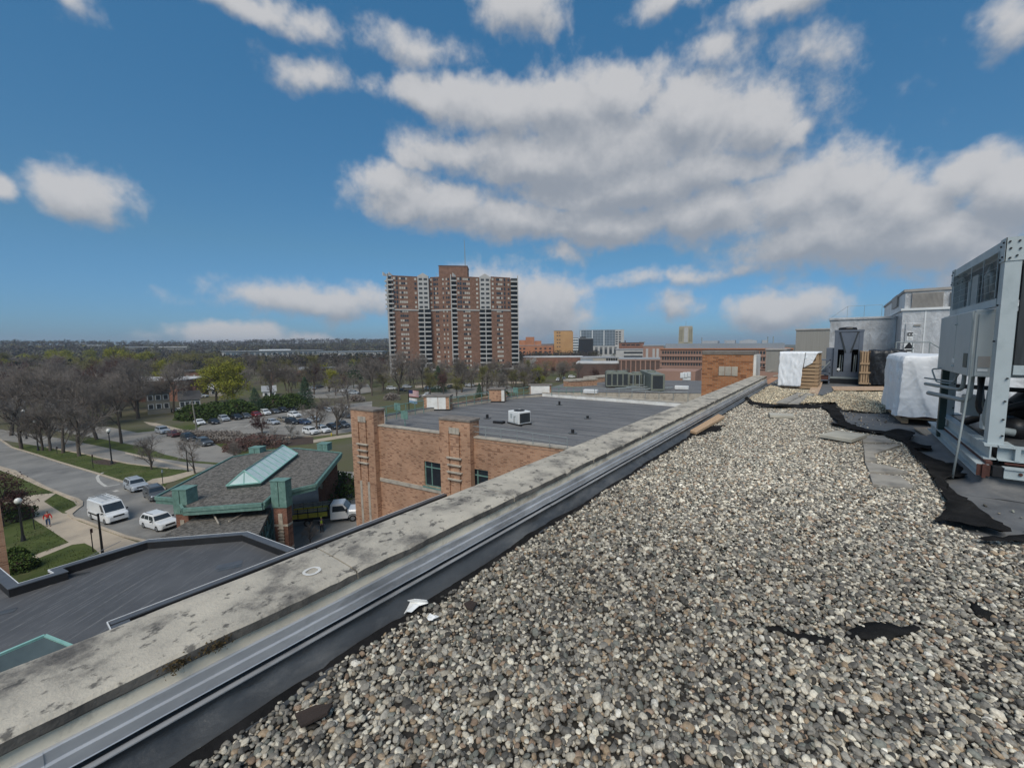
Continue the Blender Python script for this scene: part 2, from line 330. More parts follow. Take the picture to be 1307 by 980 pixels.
M['coping_brown'] = mat('stone_cap', (0.23, 0.2, 0.17), (0.15, 0.13, 0.115), rough=.9, scale=3)
M['white_panel'] = mat('white_coating', (0.78, 0.77, 0.73), (0.62, 0.60, 0.56), rough=.6, scale=1.5, spots=(0.45, 0.38, 0.28), spot_scale=1.6, spot_amt=.4)
M['copper'] = mat('verdigris_metal', (0.155, 0.275, 0.238), (0.105, 0.20, 0.172), rough=.6, scale=2.5, bump=.1, spots=(.30, .42, .37), spot_scale=2, spot_amt=.5)
M['dark_green'] = mat('dark_green_paint', (0.03, 0.06, 0.05), (0.02, 0.04, 0.035), rough=.5)
M['skylight_grey'] = glass_mat('grey_skylight_glass', (.11, .14, .14), .15)
M['copper_light'] = mat('pale_verdigris_frame', (0.30, 0.54, 0.48), (0.22, 0.44, 0.39), rough=.5, scale=2.5)
M['glass'] = glass_mat('dark_glass')
M['sky_glass'] = mat('skylight_glass', (0.62, 0.74, 0.73), (0.50, 0.64, 0.64), rough=.35, scale=1.2, spec=.4)
M['black'] = mat('black_metal', (0.018, 0.018, 0.02), (0.01, 0.01, 0.011), rough=.45)
M['white_metal'] = mat('white_painted_metal', (0.74, 0.75, 0.74), (0.62, 0.63, 0.62), rough=.45, scale=1.2, bump=.05)
M['hv'] = mat('grey_green_paint', (0.42, 0.455, 0.455), (0.36, 0.395, 0.395), rough=.5, scale=1.2, bump=.06, bscale=14, spots=(.28, .33, .34), spot_scale=1.5, spot_amt=.5, contrast=(.3, .7))
M['hv_light'] = mat('pale_blue_grey_paint', (0.45, 0.505, 0.515), (0.375, 0.425, 0.435), rough=.48, scale=1.6, bump=.06, bscale=14, spots=(.22, .27, .28), spot_scale=2.2, spot_amt=.55)
M['pipe'] = mat('painted_conduit', (0.29, 0.325, 0.325), (0.22, 0.25, 0.25), rough=.45, scale=4, bump=.08)
M['coil'] = mat('dark_coil', (0.035, 0.042, 0.047), (0.02, 0.025, 0.028), rough=.6, scale=30, stretch=(1, 1, .1))
M['rust'] = mat('rusted_steel', (0.10, 0.035, 0.025), (0.055, 0.025, 0.02), rough=.85, scale=9, bump=.3)
M['wood'] = mat('pallet_wood', (0.42, 0.29, 0.175), (0.30, 0.195, 0.11), rough=.8, scale=7, stretch=(1, 1, 7), bump=.2)
M['wood_pale'] = mat('fresh_lumber', (0.58, 0.41, 0.26), (0.47, 0.30, 0.17), rough=.75, scale=14, stretch=(6, .5, 6), bump=.15)
M['ply'] = mat('plywood', (0.52, 0.37, 0.25), (0.43, 0.29, 0.185), rough=.75, scale=4, stretch=(5, .7, 1))
M['tarp'] = mat('white_tarp', (0.82, 0.83, 0.84), (0.74, 0.76, 0.78), rough=.40, scale=3, bump=.45, bscale=5, bdist=.03, stretch=(1, 1, .4))
M['tarp_black'] = mat('black_tarp', (0.014, 0.015, 0.018), (0.008, 0.009, 0.011), rough=.4, scale=4, bump=.5, bscale=6, bdist=.05)
M['steel_blue'] = mat('blue_grey_steel', (0.125, 0.145, 0.18), (0.095, 0.112, 0.14), rough=.45, scale=2, bump=.05)
M['foil'] = mat('aluminium_cladding', (0.60, 0.60, 0.595), (0.40, 0.40, 0.40), rough=.33, metal=.2, scale=1.9, bump=1.0, bscale=4, bdist=.06, stretch=(1, 1, .5), spots=(.74, .745, .75), spot_scale=1.4, spot_amt=.7)
M['louvre'] = mat('taupe_louvre', (0.36, 0.335, 0.305), (0.29, 0.27, 0.245), rough=.6, scale=3)
M['beige_metal'] = mat('beige_siding', (0.30, 0.29, 0.26), (0.26, 0.25, 0.225), rough=.6, scale=1.5, stretch=(9, 9, .3))
M['paver'] = mat('concrete_paver', (0.37, 0.34, 0.29), (0.25, 0.23, 0.20), rough=.92, scale=3, bump=.4, bscale=60, spots=(.12, .115, .105), spot_scale=3, spot_amt=.55, bdist=.004)
M['paver_pale'] = mat('pale_paver', (0.50, 0.47, 0.39), (0.40, 0.375, 0.31), rough=.9, scale=4, bump=.3, bscale=60, bdist=.004)
M['paper'] = mat('white_paper', (0.82, 0.82, 0.80), (0.75, 0.75, 0.73), rough=.8, scale=8)
M['brown_scrap'] = mat('brown_scrap', (0.05, 0.033, 0.026), (0.03, 0.022, 0.018), rough=.9, scale=10, bump=.3)
M['asphalt'] = mat('asphalt', (0.245, 0.235, 0.215), (0.165, 0.16, 0.15), rough=.93, scale=.25, bump=.1, spots=(.09, .088, .085), spot_scale=.16, spot_amt=.7)
M['asphalt_lot'] = mat('lot_asphalt', (0.27, 0.25, 0.22), (0.20, 0.188, 0.168), rough=.93, scale=.2, spots=(.1, .095, .09), spot_scale=.2, spot_amt=.5)
M['walk'] = mat('sidewalk_concrete', (0.46, 0.38, 0.285), (0.36, 0.30, 0.23), rough=.92, scale=.4, spots=(.2, .175, .14), spot_scale=.35, spot_amt=.5)
M['lawn'] = mat('lawn', (0.085, 0.105, 0.032), (0.05, 0.068, 0.022), rough=.95, scale=.45, bump=.5, bscale=5, spots=(.15, .135, .07), spot_scale=.3, spot_amt=.5, spec=.1)
M['ground'] = mat('ground', (0.095, 0.105, 0.045), (0.115, 0.10, 0.07), rough=.97, scale=.035, spots=(.13, .12, .10), spot_scale=.05, spot_amt=.8, spec=.1)
M['mulch'] = mat('mulch', (0.07, 0.045, 0.032), (0.045, 0.03, 0.022), rough=.97, scale=3, bump=.4)
M['paint'] = mat('road_paint', (0.55, 0.53, 0.48), (0.42, 0.40, 0.36), rough=.85, scale=2)
M['bark'] = mat('bark', (0.13, 0.105, 0.085), (0.08, 0.066, 0.054), rough=.95, scale=6, spec=.1, vary=.2)
M['twig'] = mat('bare_twigs', (0.24, 0.208, 0.18), (0.17, 0.148, 0.13), rough=.95, scale=.8, spec=.1, vary=.3)
M['twig_red'] = mat('budding_red_twigs', (0.140, 0.080, 0.068), (0.095, 0.058, 0.050), rough=.95, scale=.8, spec=.1, vary=.25)
M['twig_olive'] = mat('budding_olive_twigs', (0.20, 0.185, 0.075), (0.15, 0.138, 0.062), rough=.95, scale=.8, spec=.1, vary=.25)
M['far_twig'] = mat('far_bare_wood', (0.085, 0.074, 0.068), (0.055, 0.049, 0.047), rough=1, scale=.02, spec=.05)
M['far_olive'] = mat('far_olive_wood', (0.095, 0.088, 0.05), (0.066, 0.062, 0.04), rough=1, scale=.02, spec=.05)
M['far_needle'] = mat('far_conifers', (0.035, 0.046, 0.036), (0.025, 0.033, 0.028), rough=1, scale=.02, spec=.05)
M['leaf_yellow'] = mat('spring_leaves', (0.30, 0.29, 0.03), (0.19, 0.20, 0.028), rough=.8, scale=.7, spec=.2, vary=.15)
M['leaf_green'] = mat('hedge_leaves', (0.075, 0.115, 0.026), (0.04, 0.066, 0.017), rough=.85, scale=1.2, spec=.2, vary=.15)
M['needle'] = mat('conifer_needles', (0.045, 0.078, 0.042), (0.026, 0.047, 0.027), rough=.9, scale=.8, spec=.15, vary=.15)
M['blossom'] = mat('white_blossom', (0.50, 0.48, 0.44), (0.36, 0.34, 0.31), rough=.8, scale=1.2, vary=.1)
M['leaf_purple'] = mat('purple_leaves', (0.075, 0.030, 0.028), (0.045, 0.022, 0.022), rough=.8, scale=1.5, spec=.2)
M['tyre'] = mat('tyre', (0.015, 0.015, 0.015), (0.01, 0.01, 0.01), rough=.8)
M['rim'] = mat('rim', (0.35, 0.36, 0.37), (0.28, 0.29, 0.3), rough=.35, metal=.7)
M['lamp_glass'] = mat('frosted_globe', (0.75, 0.73, 0.66), (0.68, 0.66, 0.6), rough=.3)
M['head'] = mat('headlight', (0.7, 0.72, 0.74), (0.55, 0.57, 0.6), rough=.15)
M['tail'] = mat('taillight', (0.25, 0.015, 0.012), (0.18, 0.01, 0.01), rough=.25)
# ------------------------------------------------------------------ the roof we stand on
G = -19.5                                   # street level
YEND = 17.35                                # where the parapet meets the brick pier
def struct(name, mb, m, **k): return tag(mb.build(name, m, **k), kind='structure')
def inside(poly, X, Y):
    """which points lie in a polygon"""
    r = np.zeros(X.shape, bool); n = len(poly)
    for i in range(n):
        x0, y0 = poly[i][:2]; x1, y1 = poly[(i + 1) % n][:2]
        c = ((y0 > Y) != (y1 > Y)) & (X < (x1 - x0) * (Y - y0) / ((y1 - y0) + 1e-12) + x0)
        r ^= c
    return r
def ground_poly(px, z=0.0): return [tuple(at(x, y, z)[:2]) for x, y in px]
def fnoise(x, y, s, seed=0.0): return mnoise.noise(Vector((x * s, y * s, seed)))

bld = thing('hospital_block', 'tall brick block whose ballasted flat roof fills the photo', 'building', (0, 0, 0))
m = MB(); m.box(-2.5, 16, -6, 42, G, -0.06); m.build('wall', M['brick'], bld)
m = MB()
nx, ny = 60, 110
for j in range(ny + 1):
    for i in range(nx + 1):
        x = -2.14 + (16 + 2.14) * (i / nx) ** 1.6; y = -6 + 48 * j / ny
        m.v.append((x, y, -0.03 + 0.012 * fnoise(x, y, .9) + .006 * fnoise(x, y, 3, 5)))
for j in range(ny):
    for i in range(nx):
        a = j * (nx + 1) + i; m.f.append((a, a + 1, a + nx + 2, a + nx + 1)); m.m.append(0)
struct('roof', m, M['membrane_grey'], smooth=True)

# parapet: limestone coping slabs over a stone band, metal flashing, rubber upturn
par = thing('parapet_wall', 'low stone topped parapet running away along the left edge of the gravel roof', 'parapet', (0, 0, 0))
SL = 1.362
def coping(k):
    y0 = 1.15 + SL * k + .004; y1 = y0 + SL - .008
    mb = MB(); n = 28; rings = []
    for i in range(n + 1):
        y = y0 + (y1 - y0) * i / n
        e = 0.010 * fnoise(y, k, 2.3) + 0.007 * fnoise(y, k, 13, 3) + 0.004 * fnoise(y, k, 31, 3)
        t = 0.004 * fnoise(y, 0, 3, 9); z = .35 + t
        chip = max(0, fnoise(y, k, 7, 20) - .28) * .06
        if i in (0, n): z -= .004
        rings.append([(-2.605, y, .292), (-2.14 + e * .5, y, .292 + .003 * fnoise(y, 1, 9)), (-2.132 + e, y, .30), (-2.135 + e - chip * .4, y, z - .014 - chip), (-2.147 + e - chip, y, z - .001), (-2.25, y, z + .002), (-2.40, y, z + .003), (-2.56, y, z), (-2.600, y, z - .006), (-2.608 + .004 * fnoise(y, k, 6), y, z - .02)])
    mb.loft(rings)
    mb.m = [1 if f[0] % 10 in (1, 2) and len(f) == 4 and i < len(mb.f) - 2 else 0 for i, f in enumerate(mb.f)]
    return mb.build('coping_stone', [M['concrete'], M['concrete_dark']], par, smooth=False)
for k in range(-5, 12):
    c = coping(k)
mb = MB(); n = 300; prof = []
rings = []
for i in range(n + 1):
    y = -6 + (YEND + 6) * i / n
    e = .006 * fnoise(y, 0, 1.1, 2) + .003 * fnoise(y, 0, 9, 2)
    w = .010 * fnoise(y, 0, 2, 4) + .008 * fnoise(y, 0, 11, 4) * max(0, fnoise(y, 0, 1, 8) + .4)
    rings.append([(-2.5, y, .15), (-2.5, y, .293), (-2.165, y, .293), (-2.15 + e * .4, y, .288), (-2.142 + e * .4, y, .232 + w * .5), (-2.16, y, .20)])
mb.loft(rings); mb.build('stone_band', M['cream'], par)
for k in range(8):                                       # metal counterflashing in lengths, lapped
    y0 = -6 + k * 3.0; y1 = min(y0 + 3.03, YEND); n = 40; rings = []
    for i in range(n + 1):
        y = y0 + (y1 - y0) * i / n
        e = .005 * fnoise(y, 0, 1.3, 12) + .004 * fnoise(y, 0, 6, 12) + (.003 if k % 2 else 0)
        u = .008 * fnoise(y, 0, 1.5, 14)
        rings.append([(-2.165, y, .14), (-2.165, y, .236 + u), (-2.128 + e, y, .240 + u), (-2.122 + e, y, .236 + u), (-2.121 + e, y, .196 + u * .4), (-2.110 + e, y, .190), (-2.107 + e, y, .150), (-2.104 + e, y, .146), (-2.125, y, .14)])
    MB().loft(rings).build('flashing', M['flash'], par)
mb = MB(); n = 420; rings = []
for i in range(n + 1):
    y = -6 + (YEND + 6) * i / n
    a = fnoise(y, 0, .9, 30); b = fnoise(y, 0, 3.1, 31); c = fnoise(y, 0, 9, 32)
    g = .06 * a + .022 * b                                # the wavy foot of the upturn
    rings.append([(-2.155, y, .15), (-2.150, y, .118), (-2.118 + .004 * c, y, .112 + .004 * b), (-2.100 + .004 * b, y, .106 + .004 * b), (-2.104, y, .094), (-2.106 + .022 * b, y, .074 + .010 * c), (-2.098 + .03 * c * (.5 + a), y, .058 + .006 * b),
                  (-2.080 + .032 * b + .016 * c, y, .042), (-2.055 + .04 * b + .014 * c, y, .024 + .016 * c), (-2.02 + g * .7, y, .008 + .01 * b), (-1.99 + g, y, .004 + .006 * c), (-1.965 + g, y, -.012), (-1.9 + g, y, -.035)])
mb.loft(rings, False, False, closed=False); up_ = mb.build('rubber_upturn', M['membrane'], par, smooth=True)
# curled black edge of the felt along the foot of the upturn
def felt(name, px, label, z=0.012, amp=.02, fold=0.0, thick=.004, cuts=3, m='felt', cat='roofing felt', seed=0, group=None):
    poly = [at(x, y, z) for x, y in px]
    c = sum(poly, Vector()) / len(poly)
    bm = bmesh.new(); vs = [bm.verts.new((p.x - c.x, p.y - c.y, 0)) for p in poly]; bm.faces.new(vs)
    bmesh.ops.triangulate(bm, faces=bm.faces[:])
    for _ in range(cuts):
        es = [e for e in bm.edges if e.calc_length() > .10]
        if es: bmesh.ops.subdivide_edges(bm, edges=es, cuts=1); bmesh.ops.triangulate(bm, faces=[f for f in bm.faces if len(f.verts) > 3])
    for v in bm.verts:
        x, y = v.co.x + c.x, v.co.y + c.y
        edge = any(e.is_boundary for e in v.link_edges)
        v.co.z = z + amp * fnoise(x, y, 2.2, seed) + amp * .6 * fnoise(x, y, 7, seed + 2) + (fold * (.6 + fnoise(x, y, 4, seed + 5)) if edge else 0)
        if edge: v.co.x += .030 * fnoise(x, y, 13, seed) + .02 * fnoise(x, y, 31, seed); v.co.y += .05 * fnoise(x, y, 9, seed + 1) + .03 * fnoise(x, y, 27, seed + 1)
    bmesh.ops.recalc_face_normals(bm, faces=bm.faces[:])
    me = bpy.data.meshes.new(name); bm.to_mesh(me); bm.free(); me.materials.append(M[m])
    me.polygons.foreach_set('use_smooth', [True] * len(me.polygons))
    o = bpy.data.objects.new(name, me); COL.objects.link(o); o.location = (c.x, c.y, 0)
    md = o.modifiers.new('thickness', 'SOLIDIFY'); md.thickness = thick; md.offset = 1
    return tag(o, label, cat, group)
FELT_A = [(949, 506), (955, 508), (963, 514), (975, 516), (985, 517), (1010, 517), (1040, 517), (1052, 519), (1042, 521), (1012, 520), (985, 520), (968, 520), (958, 516)]
FELT_B = [(1046, 519), (1056, 515), (1064, 512), (1067, 519), (1073, 526), (1077, 533), (1082, 540), (1100, 547), (1130, 551), (1152, 550), (1162, 552), (1168, 556), (1164, 560), (1158, 562), (1170, 566), (1190, 570), (1189, 574), (1166, 573), (1178, 580), (1203, 587), (1206, 592), (1222, 594), (1230, 599), (1236, 605), (1230, 609), (1212, 611), (1203, 614), (1210, 621), (1226, 634), (1243, 646), (1262, 656), (1289, 676), (1291, 681), (1284, 682), (1262, 677), (1240, 674), (1222, 670), (1205, 668), (1190, 666), (1204, 655), (1207, 640), (1194, 618), (1184, 600), (1169, 585), (1158, 570), (1148, 563), (1130, 556), (1115, 553), (1090, 550), (1075, 546), (1059, 542), (1070, 538), (1061, 531), (1056, 524)]
FELT_C = [(1243, 687), (1262, 689), (1290, 687), (1307, 684), (1330, 682), (1330, 692), (1307, 693), (1285, 696), (1255, 692)]
felt('filter_fabric', FELT_A, 'thin ragged black fabric strip lying across the gravel below the tarped crate', z=.03, amp=.025, fold=.03)
felt('filter_fabric', FELT_B, 'long torn black fabric band between the gravel and the bare membrane', z=.022, amp=.035, fold=.028, cuts=4, seed=3)
felt('filter_fabric', FELT_C, 'black fabric flap poking out of the gravel at the right edge of the picture', z=.025, amp=.02, fold=.02, seed=8)
HOLES = [[(968, 799), (985, 798), (1003, 802), (1030, 807), (1050, 812), (1060, 816), (1035, 818), (1005, 809), (985, 803)],
         [(1086, 810), (1094, 800), (1112, 796), (1130, 796), (1150, 800), (1166, 796), (1170, 801), (1152, 808), (1135, 813), (1110, 813)],
         [(1235, 768), (1247, 772), (1262, 779), (1272, 784), (1264, 789), (1246, 784)],
         [(866, 548), (876, 541), (890, 540), (905, 544), (924, 543), (916, 550), (898, 553), (878, 554)]]
def grow(p, k):
    cx = sum(a for a, b in p) / len(p); cy = sum(b for a, b in p) / len(p)
    return [(cx + (a - cx) * k, cy + (b - cy) * (k + .15)) for a, b in p]
for i, (h, l) in enumerate(zip(HOLES, ['narrow wedge of black fabric bared in the gravel near the viewer', 'broad patch of black fabric bared in the gravel near the viewer', 'small patch of black fabric bared in the gravel at the right', 'black fabric patch bared beneath the loose lumber'])):
    felt('filter_fabric', grow(h, 1.1), l, z=.006, amp=.006, seed=20 + i, cuts=2)
# ------------------------------------------------------------------ river gravel ballast: tens of thousands of pebbles as one stuff object
BALLAST = [(-1.985, -3.0), (-1.985, YEND - .3)] + ground_poly([(950, 506), (960, 515), (1000, 519), (1045, 520), (1056, 526), (1062, 533), (1060, 541), (1075, 546), (1090, 549), (1115, 552), (1130, 556), (1148, 562), (1160, 571), (1170, 585), (1185, 600), (1195, 618), (1207, 640), (1205, 655), (1192, 666), (1215, 671), (1240, 678), (1262, 684), (1307, 690)]) + [(1.7, 4.55), (3.5, 3.2), (4.5, -3.0)]
BALLAST.sort if False else None
BALLAST[1] = (-1.985, at(950, 506, 0).y)
MOUND = ground_poly([(962, 514), (950, 504), (957, 498), (975, 489), (1000, 496), (1040, 499), (1052, 501), (1062, 498), (1098, 496), (1128, 496), (1131, 526), (1100, 526), (1075, 524), (1066, 517), (1045, 516), (1005, 516)])
FARBED = ground_poly([(962, 488), (962, 476), (985, 470), (1000, 470), (995, 489), (980, 490)])
THIN = ground_poly([(1098, 556), (1125, 558), (1165, 572), (1175, 590), (1120, 615), (1105, 600)])          # round the sunk pavers
UPG = ground_poly([(950, 500), (1130, 500), (1130, 527), (950, 527)])
PAVER_POLY = [[(1098, 556), (1128, 555), (1142, 565), (1101, 564)], [(1101, 565.5), (1152, 567), (1120, 578), (1103, 577)], [(1103, 577), (1115, 577), (1120, 588), (1104, 587)], [(1103, 588), (1132, 593), (1160, 603), (1109, 601.5)], [(1109, 603), (1150, 606), (1168, 622), (1130, 620), (1113, 617)],
              [(993, 512), (1018, 501), (1029, 501), (1003, 515), ], [(1004, 516), (1030, 502), (1040, 502), (1018, 517)]]
def pebbles():
    cell = .0165
    xs = np.arange(-2.0, 4.5, cell); ys = np.arange(-2.0, 19.0, cell)
    pts = []
    for layer in range(2):
        X, Y = np.meshgrid(xs + (cell / 2 if layer else 0), ys + (cell / 2 if layer else 0))
        X = (X + RNG.uniform(-.55, .55, X.shape) * cell).ravel(); Y = (Y + RNG.uniform(-.55, .55, Y.shape) * cell).ravel()
        jx = X + .035 * np.array([mnoise.noise(Vector((a * 5, b * 5, 30))) for a, b in zip(X, Y)]); jx = np.where(X < -1.9, X, jx); k = inside(BALLAST, jx, Y) | inside(MOUND, jx, Y) | inside(FARBED, X, Y)
        k &= ~((X > 1.9) & (Y < 1.2)) & ~((Y < .2) & (X > .6))
        for h in HOLES: k &= ~inside(ground_poly(h, .01), X, Y)
        for p in PAVER_POLY: k &= ~(inside(ground_poly(p, .03), X, Y) & (RNG.random(X.shape) > .012))
        far_ = Y > 7
        keep = RNG.random(X.shape) < (.62 if layer == 0 else .46)
        k &= keep
        X, Y = X[k], Y[k]
        nz = np.array([.016 * mnoise.noise(Vector((a * 1.3, b * 1.3, 2))) + .012 * mnoise.noise(Vector((a * 4, b * 4, 7))) for a, b in zip(X, Y)])
        mound = inside(MOUND, X, Y)
        z = -.012 + nz + layer * .012 + RNG.uniform(-.004, .006, X.shape)
        z = np.where(mound, z + .015 + .17 * np.exp(-((X - .35) / .55) ** 2 - ((Y - 13.4) / 1.0) ** 2) + .06 * np.exp(-((X + .9) / .5) ** 2 - ((Y - 14) / 1.2) ** 2) + .03 * nz / .02, z)
        pts.append(np.stack([X, Y, z], 1))
    # strays kicked onto the bare membrane and the fabric
    n_ = 2600; X = RNG.uniform(-.6, 1.5, n_); Y = RNG.uniform(2.4, 13, n_); k = ~inside(BALLAST, X, Y) & ~inside(MOUND, X, Y) & ~((X > 1.05) & (Y > 6)) & (RNG.random(n_) < .22 + .5 * np.exp(-np.abs(X - (1.35 - .09 * Y)) / .12)); X, Y = X[k], Y[k]
    pts.append(np.stack([X, Y, np.full(X.shape, -.018)], 1))
    P = np.concatenate(pts); n = len(P)
    s = np.clip(RNG.lognormal(math.log(.0106), .32, n), .0055, .021)
    scl = np.stack([s * RNG.uniform(.95, 1.45, n), s * RNG.uniform(.8, 1.1, n), s * RNG.uniform(.55, .85, n)], 1)
    rot = np.stack([RNG.normal(0, .38, n), RNG.normal(0, .38, n), RNG.uniform(0, 6.283, n)], 1)
    pal = np.array([[.66, .60, .48], [.54, .48, .38], [.36, .33, .28], [.245, .225, .195], [.165, .155, .142], [.105, .10, .094], [.31, .215, .15], [.38, .275, .175], [.20, .205, .18], [.42, .37, .29], [.06, .057, .054], [.28, .235, .175], [.72, .67, .58]])
    pr = np.array([.08, .11, .14, .17, .13, .08, .05, .04, .07, .06, .03, .03, .01]); pr /= pr.sum()
    tint = pal[RNG.choice(len(pal), n, p=pr)] * RNG.uniform(.82, 1.15, (n, 1))
    # silt: stones in the drier middle of the roof carry more pale dust, those by the parapet more grime
    dust = np.array([mnoise.noise(Vector((a * .45, b * .45, 11))) for a, b in P[:, :2]]) * .5 + .5
    dust = np.clip(dust * .6 + np.clip((P[:, 1] - 1.2) / 5, 0, 1) * .42 + np.clip((P[:, 0] + 2) / 3, 0, 1) * .15, 0, 1)
    tint = ((((tint * .78 + tint.mean(1, keepdims=True) * .22) - .26) * 1.24 + .272) * np.array([1.0, .995, .965])).clip(.018) * (.50 + .78 * dust)[:, None] + np.array([.03, .026, .018]) * dust[:, None]
    tan = inside(MOUND, P[:, 0], P[:, 1])
    tint = np.where(tan[:, None], tint * np.array([1.08, 1.02, .88]) + .02, tint)
    me = bpy.data.meshes.new('pebble_points'); me.vertices.add(n); me.vertices.foreach_set('co', P.astype(np.float32).ravel())
    for nm, arr in (('scl', scl), ('rot', rot)):
        a = me.attributes.new(nm, 'FLOAT_VECTOR', 'POINT'); a.data.foreach_set('vector', arr.astype(np.float32).ravel())
    a = me.attributes.new('tint', 'FLOAT_COLOR', 'POINT'); a.data.foreach_set('color', np.concatenate([tint, np.ones((n, 1))], 1).astype(np.float32).ravel())
    a = me.attributes.new('var', 'INT', 'POINT'); a.data.foreach_set('value', RNG.integers(0, 4, n).astype(np.int32))
    o = bpy.data.objects.new('gravel', me); COL.objects.link(o)
    tag(o, 'rounded grey and cream river pebbles spread over the flat roof', 'gravel', kind='stuff')
    # material
    mt = bpy.data.materials.new('river_pebble'); mt.use_nodes = True; nt = mt.node_tree; N, L = nt.nodes, nt.links; b = N['Principled BSDF']
    at_ = N.new('ShaderNodeAttribute'); at_.attribute_type = 'INSTANCER'; at_.attribute_name = 'tint'
    tc = N.new('ShaderNodeTexCoord'); no = N.new('ShaderNodeTexNoise'); no.inputs['Scale'].default_value = 2.2; no.inputs['Detail'].default_value = 5; L.new(tc.outputs['Object'], no.inputs['Vector'])
    hv = N.new('ShaderNodeHueSaturation'); r = N.new('ShaderNodeMapRange'); r.inputs[1].default_value = .3; r.inputs[2].default_value = .7; r.inputs[3].default_value = .72; r.inputs[4].default_value = 1.25
    L.new(no.outputs[0], r.inputs[0]); L.new(r.outputs[0], hv.inputs['Value']); L.new(at_.outputs['Color'], hv.inputs['Color']); L.new(hv.outputs[0], b.inputs['Base Color'])
    b.inputs['Roughness'].default_value = .68; b.inputs['Specular IOR Level'].default_value = .35
    g = bpy.data.node_groups.new('ballast', 'GeometryNodeTree')
    g.interface.new_socket('Geometry', in_out='INPUT', socket_type='NodeSocketGeometry'); g.interface.new_socket('Geometry', in_out='OUTPUT', socket_type='NodeSocketGeometry')
    N, L = g.nodes, g.links; gi = N.new('NodeGroupInput'); go = N.new('NodeGroupOutput')
    join = N.new('GeometryNodeGeometryToInstance')
    for i in range(4):
        ico = N.new('GeometryNodeMeshIcoSphere'); ico.inputs['Subdivisions'].default_value = 3 if i < 2 else 2; ico.inputs['Radius'].default_value = 1.0
        sp = N.new('GeometryNodeSetPosition'); L.new(ico.outputs[0], sp.inputs[0])
        pos = N.new('GeometryNodeInputPosition'); no = N.new('ShaderNodeTexNoise'); no.inputs['Scale'].default_value = .9; no.inputs['Detail'].default_value = 1
        ad = N.new('ShaderNodeVectorMath'); ad.operation = 'ADD'; ad.inputs[1].default_value = (i * 7.3, i * 3.1, i * 5.7); L.new(pos.outputs[0], ad.inputs[0]); L.new(ad.outputs[0], no.inputs['Vector'])
        su = N.new('ShaderNodeVectorMath'); su.operation = 'SUBTRACT'; su.inputs[1].default_value = (.5, .5, .5); L.new(no.outputs['Color'], su.inputs[0])
        sc = N.new('ShaderNodeVectorMath'); sc.operation = 'SCALE'; sc.inputs['Scale'].default_value = .75; L.new(su.outputs[0], sc.inputs[0]); L.new(sc.outputs[0], sp.inputs['Offset'])
        sm = N.new('GeometryNodeSetShadeSmooth'); L.new(sp.outputs[0], sm.inputs[0])
        ms = N.new('GeometryNodeSetMaterial'); ms.inputs['Material'].default_value = mt; L.new(sm.outputs[0], ms.inputs[0])
        L.new(ms.outputs[0], join.inputs[0])
    ip = N.new('GeometryNodeInstanceOnPoints'); L.new(gi.outputs[0], ip.inputs['Points']); L.new(join.outputs[0], ip.inputs['Instance']); ip.inputs['Pick Instance'].default_value = True
    def named(t, nm):
        a = N.new('GeometryNodeInputNamedAttribute'); a.data_type = t; a.inputs['Name'].default_value = nm; return a.outputs['Attribute']
    L.new(named('INT', 'var'), ip.inputs['Instance Index']); L.new(named('FLOAT_VECTOR', 'scl'), ip.inputs['Scale'])
    er = N.new('FunctionNodeEulerToRotation'); L.new(named('FLOAT_VECTOR', 'rot'), er.inputs[0]); L.new(er.outputs[0], ip.inputs['Rotation'])
    L.new(ip.outputs[0], go.inputs[0])
    md = o.modifiers.new('ballast', 'NODES'); md.node_group = g
    me.materials.append(mt)
    print('pebbles', n)
pebbles()
# dark grit under the stones
m = MB(); m.sheet(BALLAST, -.018); struct('ballast_bed', m, mat('gravel_fines', (.055, .052, .047), (.03, .028, .026), rough=1, scale=30, spec=.1))
# a termination bar along the top of the rubber, a painted ring and moss on the coping
for k in range(8):
    y0 = -6 + k * 3.0; y1 = min(y0 + 2.985, YEND)
    MB().box(-2.116, -2.088 + .002 * (k % 2), y0, y1, .1135, .1185).build('termination_bar', M['flash'], par)
q = at(398, 728.5, .356); n = 18; mb = MB(); rr = random.Random(2); rings = []
for r0 in (.030, .046): rings.append([(q.x + (r0 + rr.uniform(-.003, .003)) * math.cos(6.283 * i / n), q.y + (r0 + rr.uniform(-.003, .003)) * math.sin(6.283 * i / n), .3565) for i in range(n)])
mb.loft(rings, False, False); mb.build('painted_ring', M['white_panel'], par)
def moss(px, py, l, s, seed):
    q = at(px, py, .30); rr = random.Random(seed); mb = MB(); x0 = -2.128
    for _ in range(160):
        v = Vector((rr.gauss(0, .008), rr.gauss(0, s), rr.gauss(0, .014))); a = Vector((rr.gauss(0, 1), rr.gauss(0, 1), rr.gauss(0, 1))).normalized(); b = a.orthogonal().normalized(); c = a.cross(b); k = rr.uniform(.003, .009)
        mb.add([v - b * k, v + c * k, v + b * k], [(0, 1, 2)])
    o = mb.build('moss_clump', mat('dry_moss', (.09, .06, .02), (.05, .035, .015), rough=1, scale=30)); o.location = (x0, q.y, .318); tag(o, l, 'moss')
moss(271, 822, 'brown moss tuft hanging from the coping edge, the larger one', .03, 1); moss(222, 845, 'small dark moss tuft under the coping edge nearest the viewer', .02, 2)

